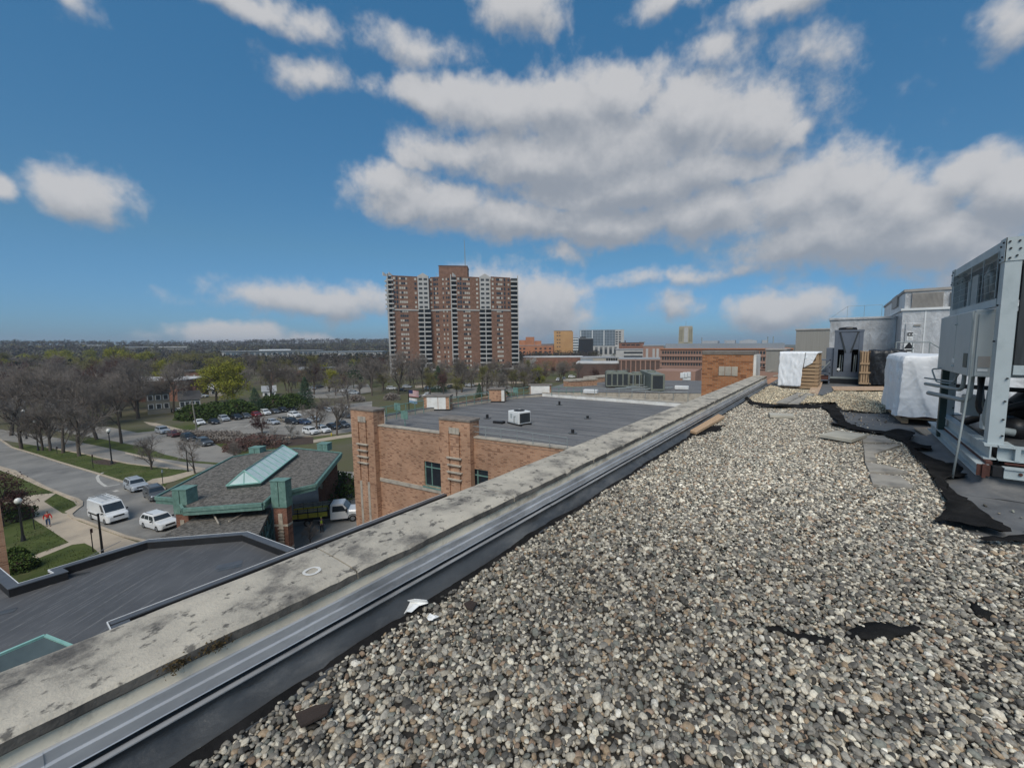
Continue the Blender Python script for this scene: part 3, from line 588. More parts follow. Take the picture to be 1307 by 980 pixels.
mb = MB(); n = 520; rings = []
for i in range(n + 1):                                   # ragged black felt edge curling up along the gravel
    y = -6 + (YEND + 5.6) * i / n; a = fnoise(y, 3, 1.2, 50); b = fnoise(y, 3, 4, 51); c = fnoise(y, 3, 13, 52); h = max(.004, .018 + .022 * b + .012 * c)
    rings.append([(-2.035 + .05 * a + .012 * c, y, .006), (-2.015 + .05 * a + .02 * b, y, h), (-1.995 + .05 * a + .02 * b + .008 * c, y, h + .004), (-1.97 + .05 * a, y, .0), (-1.93 + .05 * a, y, -.014)])
mb.loft(rings, False, False, closed=False); mb.build('felt_edge', M['felt'], par, smooth=True)
# ------------------------------------------------------------------ things on the roof
NY = Vector((0, 1, 0)); NX = Vector((1, 0, 0))
def onY(px, py, Y): return onplane(px, py, Vector((0, Y, 0)), NY)
def onX(px, py, X): return onplane(px, py, Vector((X, 0, 0)), NX)
# --- brick pier closing the parapet
YB = 17.4
a = onY(895, 503, YB); b = onY(962, 448, YB); ztop = b.z
pier = thing('brick_pier', 'square orange brick pier with a pale plaque where the roof parapet ends', 'brick pier', (a.x, YB, 0))
w = b.x - a.x
MB().box(0, w, 0, 1.1, -4.2, ztop - .14).build('wall', M['brick_near'], pier)
MB().bbox(-.02, w + .02, -.02, 1.12, ztop - .14, ztop, .02).build('cap', M['coping_brown'], pier)
pl0 = onY(917, 479, YB); pl1 = onY(942, 468, YB)
for k in range(3):
    x0 = pl0.x - a.x + (pl1.x - pl0.x) * k / 3
    MB().bbox(x0 + .008, x0 + (pl1.x - pl0.x) / 3 - .008, -.022, .03, pl0.z, pl1.z, .006).build('plaque_stone', M['lime'], pier)
MB().box(w + .003, w + .10, .03, 1.07, -.04, ztop - .145).build('flashing', M['white_panel'], pier)

# --- loose things on the gravel
def slab_thing(name, label, cat, px, z0, th, m, group=None, tilt=0):
    P = [at(x, y, z0 + th) for x, y in px]; c = sum(P, Vector()) / len(P)
    t = thing(name, label, cat, (c.x, c.y, 0), 0, group) if False else None
    mb = MB(); n = len(P); b = .006
    ar = sum(P[i].x * P[(i + 1) % n].y - P[(i + 1) % n].x * P[i].y for i in range(n))
    if ar < 0: P.reverse()
    low = [(p.x - c.x, p.y - c.y, z0) for p in P]
    hi = [(p.x - c.x, p.y - c.y, z0 + th - b + tilt * (p.x - c.x)) for p in P]
    top = [((p.x - c.x) * .985, (p.y - c.y) * .985, z0 + th + tilt * (p.x - c.x)) for p in P]
    mb.loft([low, hi, top]); o = mb.build(name, M[m]); o.location = (c.x, c.y, 0)
    return tag(o, label, cat, group)
slab_thing('lumber_board', 'reddish fresh board lying on black fabric beside the parapet foot', 'board', [(881, 549), (889, 551), (925, 531), (917, 528)], .03, .045, 'wood_pale')
slab_thing('foam_strip', 'short pale strip of board lying flat across the gravel', 'board', [(981, 526), (1013, 528), (1013, 531), (983, 530)], .02, .05, 'paver_pale')
slab_thing('paver_slab', 'pale square paver tipped on top of the gravel with its dark edge showing', 'paver', [(1046, 554), (1068, 549), (1107, 554), (1087, 561)], .03, .05, 'paver_pale')
slab_thing('paver_slab', 'long grey paver lying aslant on the gravel mound, the left of the pair', 'paver', [(991, 513), (1018, 501), (1030, 501), (1005, 514)], .035, .035, 'paver')
slab_thing('paver_slab', 'dark grey paver lying beside the long slanting paver on the gravel mound', 'paver', [(1006, 514.5), (1031, 501.5), (1040, 503), (1019, 515)], .03, .03, 'paver')
for k, (q, l) in enumerate([(PAVER_POLY[0], 'farthest sunk paver half hidden behind the tipped pale paver'), (PAVER_POLY[1], 'second sunk paver of the row, counted from the tipped pale paver'), (PAVER_POLY[2], 'narrow bit of sunk paver mostly covered by gravel'), (PAVER_POLY[3], 'sunk paver with gravel on its right end, next to the nearest one'), (PAVER_POLY[4], 'nearest sunk paver, the broad worn one at the end of the row')]):
    cx_, cy_ = sum(a for a, b in q) / len(q), sum(b for a, b in q) / len(q); slab_thing('sunk_paver', l, 'paver', [(cx_ + (a - cx_) * .97, cy_ + (b - cy_) * .90) for a, b in q], -.02, .040 + .006 * (k % 3), 'paver', group='sunk concrete pavers in the gravel', tilt=.03 * (k % 2) - .012)
def crumple(name, label, cat, px, py, r, m, seed, flat=.6):
    p = at(px, py, .02); mb = MB(); n = 9; rr = random.Random(seed); rings = []
    for i in range(5):
        a = i / 4; k = math.sin(a * 2.6 + .35)
        rings.append([(r * k * (1 + .6 * rr.uniform(-1, 1)) * math.cos(6.283 * j / n), r * k * (1 + .6 * rr.uniform(-1, 1)) * math.sin(6.283 * j / n), r * flat * a * 1.3 + r * .25 * rr.uniform(-1, 1)) for j in range(n)])
    mb.loft(rings); o = mb.build(name, M[m]); o.location = p; return tag(o, label, cat)
# torn white paper hanging over the black edge of the upturn
p0 = at(524, 778, .05)
mb = MB(); rr = random.Random(4)
pts = [[(0, 0, .055), (.05, .015, .075), (.10, .05, .06)], [(.005, .01, .04), (.055, .03, .045), (.10, .06, .035)], [(.03, -.03, .035), (.055, -.005, .04), (.075, .02, .035)], [(.05, -.07, .03), (.065, -.055, .03), (.075, -.04, .03)]]
vs = [(x + rr.uniform(-.006, .006), y + rr.uniform(-.006, .006), z + rr.uniform(-.008, .008)) for r_ in pts for x, y, z in r_]
fs = [(k * 3 + i, k * 3 + i + 1, k * 3 + i + 4, k * 3 + i + 3) for k in range(3) for i in range(2)]
mb.add(vs, fs); o = mb.build('paper_scrap', M['paper']); o.location = at(522, 776, 0); md = o.modifiers.new('t', 'SOLIDIFY'); md.thickness = .003
tag(o, 'torn white paper scrap draped over the edge of the rubber upturn', 'paper scrap')
crumple('paper_scrap', 'small crumpled white paper scrap lying on the pebbles', 'paper scrap', 552, 789, .026, 'paper', 3)
def shard(name, label, cat, px, m, th=.008, z=.035):
    return slab_thing(name, label, cat, px, z, th, m, tilt=.15)
shard('bark_scrap', 'flat brown scrap lying on the pebbles near the white paper', 'scrap', [(592, 768), (600, 764), (609, 769), (604, 778), (596, 776)], 'brown_scrap')
shard('bark_scrap', 'larger brown scrap lying near the lower end of the parapet', 'scrap', [(376, 908), (402, 897), (425, 898), (418, 910), (398, 920), (384, 927)], 'brown_scrap')
# stain-coloured sealant blobs on the stone band
# --- air cooled chiller
XL, YN, YF = 1.42, 6.46, 8.95
ch = thing('air_cooled_chiller', 'big grey blue rooftop chiller on steel beams at the right edge', 'chiller', (XL, YN, 0))
XW = 2.2; DY = YF - YN                         # local: x to the right, y away
def chp(name, mb, m, **k): return mb.build(name, M[m], ch, **k)
def post(x, y, sx=1):
    mb = MB(); mb.box(x, x + .012, y, y + .15, .47, 2.69); mb.box(x + .012, x + .125, y, y + .012, .47, 2.69)
    mb.box(x - .008, x + .14, y - .008, y + .01, 2.45, 2.695); mb.box(x - .010, x, y - .008, y + .17, 2.45, 2.695)
    mb.add([(x - .03, y - .02, .462), (x + .2, y - .02, .462), (x + .2, y + .2, .462), (x - .03, y + .2, .462), (x - .03, y - .02, .474), (x + .2, y - .02, .474), (x + .2, y + .2, .474), (x - .03, y + .2, .474)], [(3, 2, 1, 0), (4, 5, 6, 7), (0, 1, 5, 4), (1, 2, 6, 5), (2, 3, 7, 6), (3, 0, 4, 7)])
    o = chp('corner_post', mb, 'hv_light')
    bt = MB()
    for dx, z in [(.02, 2.65), (.09, 2.65), (.03, 2.58), (.10, 2.57), (.03, 2.48), (.08, 2.5), (.10, .95), (.10, .75), (.105, .57), (.1, 1.2)]:
        bt.tube([(x + dx, y - .022, z), (x + dx, y - .006, z)], .010, 6)
    for dy, z in [(.04, 2.65), (.12, 2.62), (.05, 2.5), (.12, 2.48), (.06, 1.6), (.06, 1.99)]:
        bt.tube([(x - .022, y + dy, z), (x - .006, y + dy, z)], .010, 6)
    tag(bt.build('bolts', M['black'], o), kind='stuff')
    return o
post(0, 0); post(0, DY - .15); post(XW - .13, 0); post(XW - .13, DY - .15)
mb = MB(); mb.box(-.004, .05, .16, DY - .15, 2.585, 2.685); mb.box(.05, .14, .16, DY - .15, 2.66, 2.684); chp('top_rail', mb, 'hv_light')
mb = MB(); mb.box(.14, XW - .14, -.003, .05, 2.56, 2.682); chp('top_rail', mb, 'hv_light')
mb = MB(); mb.box(-.006, .03, .155, DY - .15, 1.985, 2.075); chp('mid_rail', mb, 'hv_light')
mb = MB(); mb.box(.14, XW - .14, .0, .04, 1.24, 1.34); chp('mid_rail', mb, 'hv_light')
# roof deck with fan shrouds
mb = MB(); mb.box(.06, XW - .06, .06, DY - .06, 2.62, 2.655); chp('top_deck', mb, 'hv')
for k in range(2):
    for j in range(2):
        x, y = .6 + j * 1.0, .68 + k * 1.2; mb = MB(); n = 20
        ring = lambda r, z: [(x + r * math.cos(6.283 * i / n), y + r * math.sin(6.283 * i / n), z) for i in range(n)]
        mb.loft([ring(.44, 2.655), ring(.42, 2.72), ring(.39, 2.72), ring(.38, 2.66)], False, False); chp('fan_shroud', mb, 'hv')
# coil slabs leaning in a V, dark fins
mb = MB()
mb.hexa([(.16, .2, 2.06), (.22, .2, 2.06), (.22, DY - .2, 2.06), (.16, DY - .2, 2.06)], [(.10, .2, 2.58), (.16, .2, 2.58), (.16, DY - .2, 2.58), (.10, DY - .2, 2.58)]); chp('coil', mb, 'coil')
mb = MB(); mb.box(.16, XW - .2, .08, .12, 1.34, 2.56); chp('coil', mb, 'coil')
mb = MB(); mb.box(.9, 1.0, .25, DY - .25, 1.35, 2.55); chp('coil', mb, 'coil')
for y0, y1 in ((.24, .50), (1.45, 1.75)):      # paler sheet metal seen between the coils
    mb = MB(); mb.box(.085, .10, y0, y1, 2.09, 2.5); chp('inner_panel', mb, 'hv')
mb = MB(); mb.box(.07, .10, 1.80, 1.88, 2.08, 2.45); chp('inner_strut', mb, 'hv_light')
mb = MB(); mb.tube([(.09, .95, 2.1), (.07, .95, 2.4), (.12, .98, 2.56)], .03, 8); mb.tube([(.09, .8, 2.2), (.08, .8, 2.42), (.09, 1.1, 2.42)], .025, 8); chp('pipe', mb, 'pipe', smooth=True)
chp('coil', MB().box(.12, .15, .17, DY - .17, 2.08, 2.56), 'coil')
# wire guard
mb = MB(); zz0, zz1 = 2.08, 2.58
for k in range(48):
    y = .16 + (DY - .32) * k / 47; mb.tube([(-.012, y, zz0), (-.012, y, zz1)], .0013, 4, False)
for k in range(7):
    z = zz0 + (zz1 - zz0) * k / 6; mb.tube([(-.016, .16, z), (-.016, DY - .16, z)], .0018, 4, False)
for k in range(5):
    y = .16 + (DY - .32) * k / 4; mb.tube([(-.02, y, zz0), (-.02, y, zz1)], .004, 5, False)
tag(chp('wire_guard', mb, 'hv_light'), kind='stuff')
# electrical cabinet
X0, X1, Y0, Y1, Z0, Z1 = -.13, .05, .30, 2.08, 1.19, 1.965
cab = chp('control_cabinet', MB().bbox(X0, X1, Y0, Y1, Z0, Z1, .012), 'hv')
def cabp(n, mb, m, **k): return mb.build(n, M[m], cab, **k)
ym = Y0 + (Y1 - Y0) * .42
d = cabp('door', MB().bbox(X0 - .022, X0 - .002, Y0 + .015, ym - .006, Z0 + .012, Z1 - .012, .006), 'hv')
d2 = cabp('door', MB().bbox(X0 - .022, X0 - .002, ym + .006, Y1 - .01, Z0 + .012, Z1 - .012, .006), 'hv')
cabp('window', MB().box(X0 - .027, X0 - .02, Y0 + .06, Y0 + .24, Z0 + .10, Z0 + .27), 'dark_green')
for y in (ym - .055, ym + .03):
    cabp('label', MB().box(X0 - .026, X0 - .0205, y, y + .05, Z0 + .13, Z0 + .19), 'white_metal')
for y, z in ((ym - .03, Z0 + .09), (ym + .05, Z0 + .09), (ym - .03, Z1 - .14), (ym + .05, Z1 - .14)):
    cabp('latch', MB().tube([(X0 - .034, y, z), (X0 - .02, y, z)], .012, 8), 'hv_light')
cabp('side_panel', MB().bbox(X0 + .03, X1 + .30, Y0 - .02, Y0 - .002, Z0 + .01, Z1 - .05, .004), 'hv')
cabp('side_box', MB().bbox(X1 + .002, X1 + .30, Y0, Y0 + .5, Z0, Z1 - .03, .01), 'hv')
cabp('label', MB().box(X0 + .05, X0 + .15, Y0 - .0255, Y0 - .0205, Z0 + .11, Z0 + .24), 'louvre')
cabp('label', MB().box(X0 + .052, X0 + .135, Y0 - .0255, Y0 - .0205, Z0 + .065, Z0 + .092), 'white_metal')
for z in (Z0 + .12, Z0 + .4, Z0 + .62): cabp('hinge', MB().box(X0 + .218, X0 + .23, Y0 - .03, Y0 - .018, z, z + .05), 'hv_light')
def pipe(name, pts, r, m='pipe', n=10, parent=ch):
    # round the bends
    P = [Vector(p) for p in pts]; out = [P[0]]
    for i in range(1, len(P) - 1):
        a = (P[i - 1] - P[i]); c = (P[i + 1] - P[i]); la = min(r * 4, a.length * .45); lc = min(r * 4, c.length * .45)
        A = P[i] + a.normalized() * la; C = P[i] + c.normalized() * lc
        for t in (0, .25, .5, .75, 1): out.append(A * (1 - t) ** 2 + P[i] * 2 * t * (1 - t) + C * t * t)
    out.append(P[-1]); return MB().tube(out, r, n).build(name, M[m], parent, smooth=True)
pipe('conduit', [(-.05, .62, 1.2), (-.05, .66, .86), (-.30, 1.55, .86)], .030)
pipe('conduit', [(-.06, .92, 1.2), (-.06, .95, .97), (-.30, 1.85, .97)], .024)
pipe('conduit', [(-.08, 1.25, 1.2), (-.08, 1.28, 1.05), (-.30, 1.95, 1.05)], .012)
pipe('flexible_conduit', [(-.05, 1.2, 1.2), (-.10, 1.35, 1.02), (-.22, 1.6, 1.02), (-.26, 1.75, 1.2), (-.1, 1.8, 1.21)], .010)
pipe('conduit', [(.075, .30, 1.2), (.075, .30, 1.10), (.03, .32, .60), (.28, .34, .56)], .042)
pipe('conduit', [(.10, .9, 1.2), (.08, .9, .7), (.3, .9, .6)], .03, 'black')
pipe('conduit', [(X0 - .004, .255, 1.93), (X0 - .006, .255, 1.15), (-.20, .10, .55), (-.245, .03, .02)], .0115)
for z, xx in ((.98, 0), (.80, .02)):
    pipe('refrigerant_pipe', [(-.02, 1.5, z), (.5, 1.2, z), (XW, 1.2, z)], .030, 'black')
pipe('refrigerant_pipe', [(.08, 1.4, .5), (.45, .9, .82), (.9, .8, 1.0)], .05, 'black')
chp('compressor', MB().dome(.75, 1.3, .75, .33, 14, .9), 'black', smooth=True)
chp('compressor', MB().tube([(.62, .55, .5), (.62, .55, .95)], [.11, .10], 12), 'black', smooth=True)
for (y, r_, x_) in ((.55, .022, .16), (.75, .03, .22), (1.05, .018, .12), (1.5, .035, .2), (1.75, .02, .15)):
    pipe('refrigerant_pipe', [(x_, y, 1.24), (x_ + .02, y, .9), (x_ + .10, y + .1, .5)], r_, 'black' if r_ > .02 else 'pipe')
chp('junction_box', MB().bbox(.02, .16, 1.15, 1.42, .62, .88, .01), 'hv'); chp('junction_box', MB().bbox(.05, .2, .48, .62, .55, .72, .01), 'hv_light')
chp('pump', MB().tube([(.35, .5, .58), (.35, 1.0, .58)], [.12, .12], 12), 'black', smooth=True)
chp('stand_post', MB().box(-.10, -.02, 2.0, 2.10, .12, 1.19), 'dark_green')
# base frame of channels and I beams
def ibeam(p0, p1, h, w, t, m, name):
    p0, p1 = Vector(p0), Vector(p1); d = (p1 - p0).normalized(); s = Vector((d.y, -d.x, 0)); mb = MB()
    for (a0, a1, z0, z1) in ((-w / 2, w / 2, 0, t), (-w / 2, w / 2, h - t, h), (-t / 2, t / 2, t, h - t)):
        q = lambda p, a, z: p + s * a + Vector((0, 0, z))
        mb.hexa([q(p0, a0, z0), q(p0, a1, z0), q(p1, a1, z0), q(p1, a0, z0)], [q(p0, a0, z1), q(p0, a1, z1), q(p1, a1, z1), q(p1, a0, z1)])
    return chp(name, mb, m)
ibeam((.02, -.05, .30), (.02, DY + .1, .30), .16, .10, .014, 'hv_light', 'base_beam')
ibeam((.08, -.01, .301), (XW, -.01, .301), .158, .12, .014, 'hv_light', 'base_beam')
for x in (.20, .75, 1.3): chp('stiffener', MB().box(x, x + .04, -.075, -.016, .316, .444), 'hv_light')
ibeam((-.055, -.16, .135), (-.055, DY + .3, .135), .13, .10, .016, 'hv_light', 'rail_beam')
mb = MB(); mb.box(-.03, .02, -.15, DY, .266, .298); chp('spacer', mb, 'rust')
mb = MB(); mb.box(-.10, .005, -.168, -.161, .138, .262); mb.box(-.06, -.03, -.19, -.168, .12, .27); chp('beam_end', mb, 'rust')
mb = MB(); mb.box(.10, XW, -.20, -.10, .15, .255); chp('front_channel', mb, 'hv_light')
mb = MB(); mb.box(.10, XW, -.215, -.20, .243, .262); mb.box(.10, XW, -.215, -.20, .145, .158); chp('front_channel_lip', mb, 'hv_light')
chp('channel_end', MB().box(.02, .098, -.19, -.10, .15, .255), 'black')
chp('bolt', MB().tube([(.22, -.212, .205), (.22, -.199, .205)], .016, 10), 'rust')
mb = MB(); mb.box(.13, .45, -.07, -.02, .267, .285); chp('shim_plate', mb, 'rust')
chp('floor_pan', MB().box(.09, XW, .08, DY, .44, .462), 'membrane')
# membrane-wrapped curb with a sloping skirt
mb = MB(); n = 40; rings = []
def curb_ring(off, z, w):
    pts = []
    x0, x1, y0, y1 = -.02 - off, XW + .1 + off, -.12 - off, DY + .25 + off
    for (ax, ay, bx, by, k) in ((x0, y1, x0, y0, 26), (x0, y0, x1, y0, 22), (x1, y0, x1, y1, 8), (x1, y1, x0, y1, 8)):
        for i in range(k):
            x, y = ax + (bx - ax) * i / k, ay + (by - ay) * i / k
            pts.append((x + w * fnoise(x, y, 3, 40), y + w * fnoise(x, y, 3, 44), z + w * .3 * fnoise(x, y, 5, 41)))
    return pts
rings = [curb_ring(0, .145, 0), curb_ring(.015, .12, .004), curb_ring(.03, .06, .012), curb_ring(.09, .012, .03), curb_ring(.20, -.008, .05), curb_ring(.34, -.026, .05)]
rings.reverse(); mb.loft(rings, False, True); chp('curb', mb, 'membrane_grey', smooth=True)
# --- pallet wrapped in white tarp
def drape(name, parent, x0, x1, y0, y1, z0, z1, m, amp=.03, seed=0, nx=34, nz=22, flare=.04, rag=.04, keep=None):
    """a tarp pulled over a box: four sides and a lid in one rumpled sheet"""
    mb = MB(); per = []
    L_ = [(x0, y0, x1, y0), (x1, y0, x1, y1), (x1, y1, x0, y1), (x0, y1, x0, y0)]
    for ax, ay, bx, by in L_:
        k = max(6, int(nx * math.hypot(bx - ax, by - ay) / (x1 - x0 + y1 - y0) * 2))
        for i in range(k): per.append((ax + (bx - ax) * i / k, ay + (by - ay) * i / k))
    cx, cy = (x0 + x1) / 2, (y0 + y1) / 2; n = len(per); rings = []
    def nz_(x, y, z): 
        f = fnoise(x + z * .25, y - z * .2, 1.7, seed) * .8 + (.30 - abs(fnoise(x + z * .30, y + z * .18, 3.6, seed + 3))) * .8 + (.25 - abs(fnoise(x - z * .45, y - z * .40, 8.5, seed + 8))) * .40 + (.25 - abs(fnoise(x + z * .8, y + z * .7, 15, seed + 6))) * .16
        return f * amp
    for j in range(nz + 1):
        t = j / nz; r = []
        for (x, y) in per:
            z = z0 + (z1 - z0) * t
            dx, dy = x - cx, y - cy; l = math.hypot(dx, dy)
            sag = flare * (1 - t) * (.5 + fnoise(x, y, 2.4, seed + 9))
            q = nz_(x, y, z) + sag
            if t > .93: q -= .03 * (t - .93) / .07
            zz = z + (rag * fnoise(x, y, 3.3, seed + 12) * (1 - t) ** 3) + (amp * .4 * fnoise(x, y, 3, seed + 1) if t > .9 else 0)
            r.append((x + dx / l * q, y + dy / l * q, zz))
        rings.append(r)
    for s in (.86, .6, .3, .05):
        rings.append([(cx + (x - cx) * s, cy + (y - cy) * s, z1 + .02 + amp * .8 * fnoise(cx + (x - cx) * s, cy + (y - cy) * s, 2.6, seed + 1)) for x, y in per])
    mb.loft(rings, False, True)
    return mb.build(name, M[m], parent, smooth=True)
t = thing('wrapped_pallet', 'bulky load on a pallet wrapped in wrinkled white tarp behind the chiller', 'wrapped pallet', (1.10, 10.55, 0), R(3))
zt = far(1165, 455, math.hypot(1.16, 10.55)).z
drape('tarp', t, -.03, 2.7, -.03, 1.9, .15, zt, 'tarp', .07, 3, 150, 64, .07, .07)
for x in (.02, 1.3, 2.6): MB().box(x, x + .1, .02, 1.72, .0, .09).build('runner', M['wood'], t)
for k in range(9): MB().box(0, 2.7, .02 + k * .195, .15 + k * .195, .092, .115).build('deck_board', M['wood'], t) if k == 0 else share('deck_board', [o for o in kids(t) if o.name.startswith('deck_board')][0], t, (0, k * .195, 0))
MB().box(.004, 2.69, .01, 1.70, .118, .16).build('load_base', M['rust'], t)
slab_thing('plywood_sheet', 'bare plywood sheet lying on the membrane in front of the white wrapped pallet', 'plywood', [(1166, 545), (1215, 545), (1215, 570), (1203, 569)], .0, .022, 'ply')
# --- crate under a torn white tarp
t = thing('tarped_crate', 'wooden crate half covered by a torn white tarp near the end of the parapet', 'crate', (-1.62, 16.9, 0), R(-3))
W_, D_ = 1.12, 1.0; H_ = far(1010, 450, math.hypot(1.3, 16.9)).z
for x in (0.0, .5, W_ - .09): MB().box(x, x + .09, 0, .09, .10, H_ - .04).build('upright', M['wood'], t)
for x in (0.0, W_ - .09): MB().box(x, x + .09, D_ - .09, D_, .10, H_ - .04).build('upright', M['wood'], t)
for k in range(7): MB().box(-.015, W_ + .015, -.022, -.001, .12 + k * .125, .215 + k * .125).build('board', M['wood'], t)
for k in range(7): MB().box(W_ + .001, W_ + .022, .0, D_, .12 + k * .125, .215 + k * .125).build('board', M['wood'], t)
MB().box(.0, W_, -.04, D_, .0, .095).build('pallet', M['wood'], t)
MB().box(.1, W_ - .1, .1, D_ - .1, .1, H_ - .08).build('load', M['black'], t)
mb = MB(); nx, nz = 26, 26
for j in range(nz + 1):
    for i in range(nx + 1):
        u = i / nx; v = j / nz
        x = -.06 + u * .78 * (1 - .10 * v) ; z = H_ - v * (H_ - .06); y = -.05 - .05 * abs(fnoise(u * 4, v * 2, 1.6, 3)) - .02 * fnoise(u * 5 + v * 3, v * 3, 2, 7) - .05 * v
        x += .03 * fnoise(u * 2, v * 5, 1, 9) - .02 * v
        mb.v.append((x, y, z))
for j in range(nz):
    for i in range(nx):
        a = j * (nx + 1) + i; mb.f.append((a, a + nx + 1, a + nx + 2, a + 1)); mb.m.append(0)
o = mb.build('tarp', M['tarp'], t, smooth=True); md = o.modifiers.new('t', 'SOLIDIFY'); md.thickness = .006
mb = MB(); nx, nz = 12, 14
for j in range(nz + 1):
    for i in range(nx + 1):
        u = i / nx; v = j / nz
        x = .74 + u * .36 - v * .05 + (u * -.10 * v); z = H_ + .01 - v * .55 * (1 - .35 * u); y = -.055 - .03 * abs(fnoise(u * 3, v * 3, 1.5, 23))
        mb.v.append((x, y, z))
for j in range(nz):
    for i in range(nx):
        a = j * (nx + 1) + i; mb.f.append((a, a + nx + 1, a + nx + 2, a + 1)); mb.m.append(0)
o = mb.build('tarp_corner', M['tarp'], t, smooth=True); md = o.modifiers.new('t', 'SOLIDIFY'); md.thickness = .006
mb = MB(); mb.loft([[(-.07, -.05, H_ + .0), (W_ + .02, -.05, H_ + .0), (W_ + .02, D_ + .04, H_), (-.07, D_ + .04, H_)], [(-.05, -.02, H_ + .03), (W_, -.02, H_ + .03), (W_, D_, H_ + .03), (-.05, D_, H_ + .03)]]); mb.build('tarp_top', M['tarp'], t)
# --- slatted crate under black tarp
pb = at(1097, 492, 0)
t = thing('slatted_crate', 'slatted timber crate with a black tarp thrown over it, beside the grey cooler', 'crate', (pb.x, pb.y, 0))
H_ = far(1112, 448, math.hypot(pb.x, pb.y)).z
for k in range(4): MB().box(.012 + k * .075, .068 + k * .075, -.02, 0.02, .05, H_).build('slat', M['wood'], t)
for k in range(9): MB().box(-.02, .0, .04 + k * .12, .12 + k * .12, .05, H_).build('slat', M['wood'], t)
for z in (.06, .45, .78): MB().box(-.03, .34, -.05, -.022, z, z + .07).build('rail', M['wood'], t)
MB().box(.02, 1.0, .03, 1.1, .05, H_ - .05).build('load', M['rust'], t)
drape('tarp', t, .26, 1.25, -.05, 1.15, .06, H_ + .02, 'tarp_black', .09, 9, 60, 34, .08, .1)
# --- blue grey dry cooler
a = onY(1062, 489, 19.9); b = onY(1099, 480, 19.9)
t = thing('dry_cooler', 'blue grey upright dry cooler with a V shaped front and a black fan on top', 'cooler', (a.x, 19.9, 0))
w = b.x - a.x; zT = onY(1080, 421, 19.9).z; zB = onY(1080, 481, 19.9).z; zB0 = onY(1080, 476, 19.9).z
def dcp(n, mb, m='steel_blue', **k): return mb.build(n, M[m], t, **k)
dcp('side_post', MB().box(0, .14 * w, 0, .08, zB, zT - .08)); dcp('side_post', MB().box(w * .86, w, 0, .08, zB, zT - .08))
dcp('top_beam', MB().box(-.02, w + .02, -.01, 1.2, zT - .08, zT)); dcp('bottom_beam', MB().box(.14 * w + .002, w * .86 - .002, 0.002, .08, zB, zB + .2))
zv = zT - .10; zm = zB + (zT - zB) * .52
mb = MB(); mb.add([(w * .20, -.004, zv), (w * .80, -.004, zv), (w * .57, -.004, zm), (w * .43, -.004, zm), (w * .20, .05, zv), (w * .80, .05, zv), (w * .57, .05, zm), (w * .43, .05, zm)], [(0, 3, 2, 1), (4, 5, 6, 7), (0, 1, 5, 4), (1, 2, 6, 5), (2, 3, 7, 6), (3, 0, 4, 7)]); dcp('funnel_panel', mb)
for s in (0, 1):
    fx = (lambda f: w * f) if s == 0 else (lambda f: w * (1 - f)); q = [(fx(.142), zv), (fx(.175), zv), (fx(.345), zm + .12), (fx(.142), zm + .12)]; q = q if s else q[::-1]
    MB().loft([[(x, .012, z) for x, z in q], [(x, .045, z) for x, z in q]]).build('end_panel', M['steel_blue'], t)
for s in (0, 1):
    fx = (lambda f: w * f) if s == 0 else (lambda f: w * (1 - f)); q = [(fx(.165), zv), (fx(.215), zv), (fx(.44), zm), (fx(.375), zm)]; q = q if s else q[::-1]
    MB().loft([[(x, -.012, z) for x, z in q], [(x, .009, z) for x, z in q]]).build('coil_edge', M['coil'], t)
dcp('centre_panel', MB().box(w * .37, w * .63, .002, .05, zB + .205, zm - .004))
for s in (0, 1):
    x0, x1 = (w * .17, w * .44) if s == 0 else (w * .83, w * .56)
    mb = MB(); mb.add([(x0, .06, zv), (x0 + (.03 if s == 0 else -.03), .06, zv), (x1, .06, zm - .05), (x1 - (.05 if s == 0 else -.05), .06, zm - .05), (x0, .9, zv), (x0 + (.03 if s == 0 else -.03), .9, zv), (x1, .9, zm - .05), (x1 - (.05 if s == 0 else -.05), .9, zm - .05)], [(0, 1, 2, 3), (7, 6, 5, 4), (0, 4, 5, 1), (1, 5, 6, 2), (2, 6, 7, 3), (3, 7, 4, 0)]); dcp('coil', mb, 'louvre')
dcp('back_panel', MB().box(.01, w - .01, 1.14, 1.18, zB, zT - .085), 'black')
dcp('side_panel', MB().box(0, .02, .085, 1.2, zB, zT - .084)); dcp('side_panel', MB().box(w - .02, w, .085, 1.2, zB, zT - .084))
dcp('side_cabinet', MB().bbox(-.25, -.004, .1, .7, zB, zB + (zT - zB) * .62, .01))
mb = MB(); n = 18
ring = lambda r, z: [(w * .45 + r * math.cos(6.283 * i / n), .5 + r * math.sin(6.283 * i / n), z) for i in range(n)]
mb.loft([ring(.30, zT), ring(.31, zT + .05), ring(.28, zT + .10), ring(.05, zT + .13)]); dcp('fan', mb, 'black')
dcp('gauge', MB().tube([(w * .20, -.02, zB + .29), (w * .20, .03, zB + .29)], .055, 14), 'white_metal')
for x in (w * .22, w * .30, w * .72, w * .78): dcp('pipe', MB().tube([(x, .2, zB + .1), (x + .02, .2, zm - .1)], .02, 6), 'pipe')
dcp('base_frame', MB().box(-.25, w + .04, -.06, 1.25, zB - .07, zB - .004), 'pipe'); dcp('plinth', MB().box(-.32, w - .02, -.1, 1.2, -.03, zB - .073), 'black')
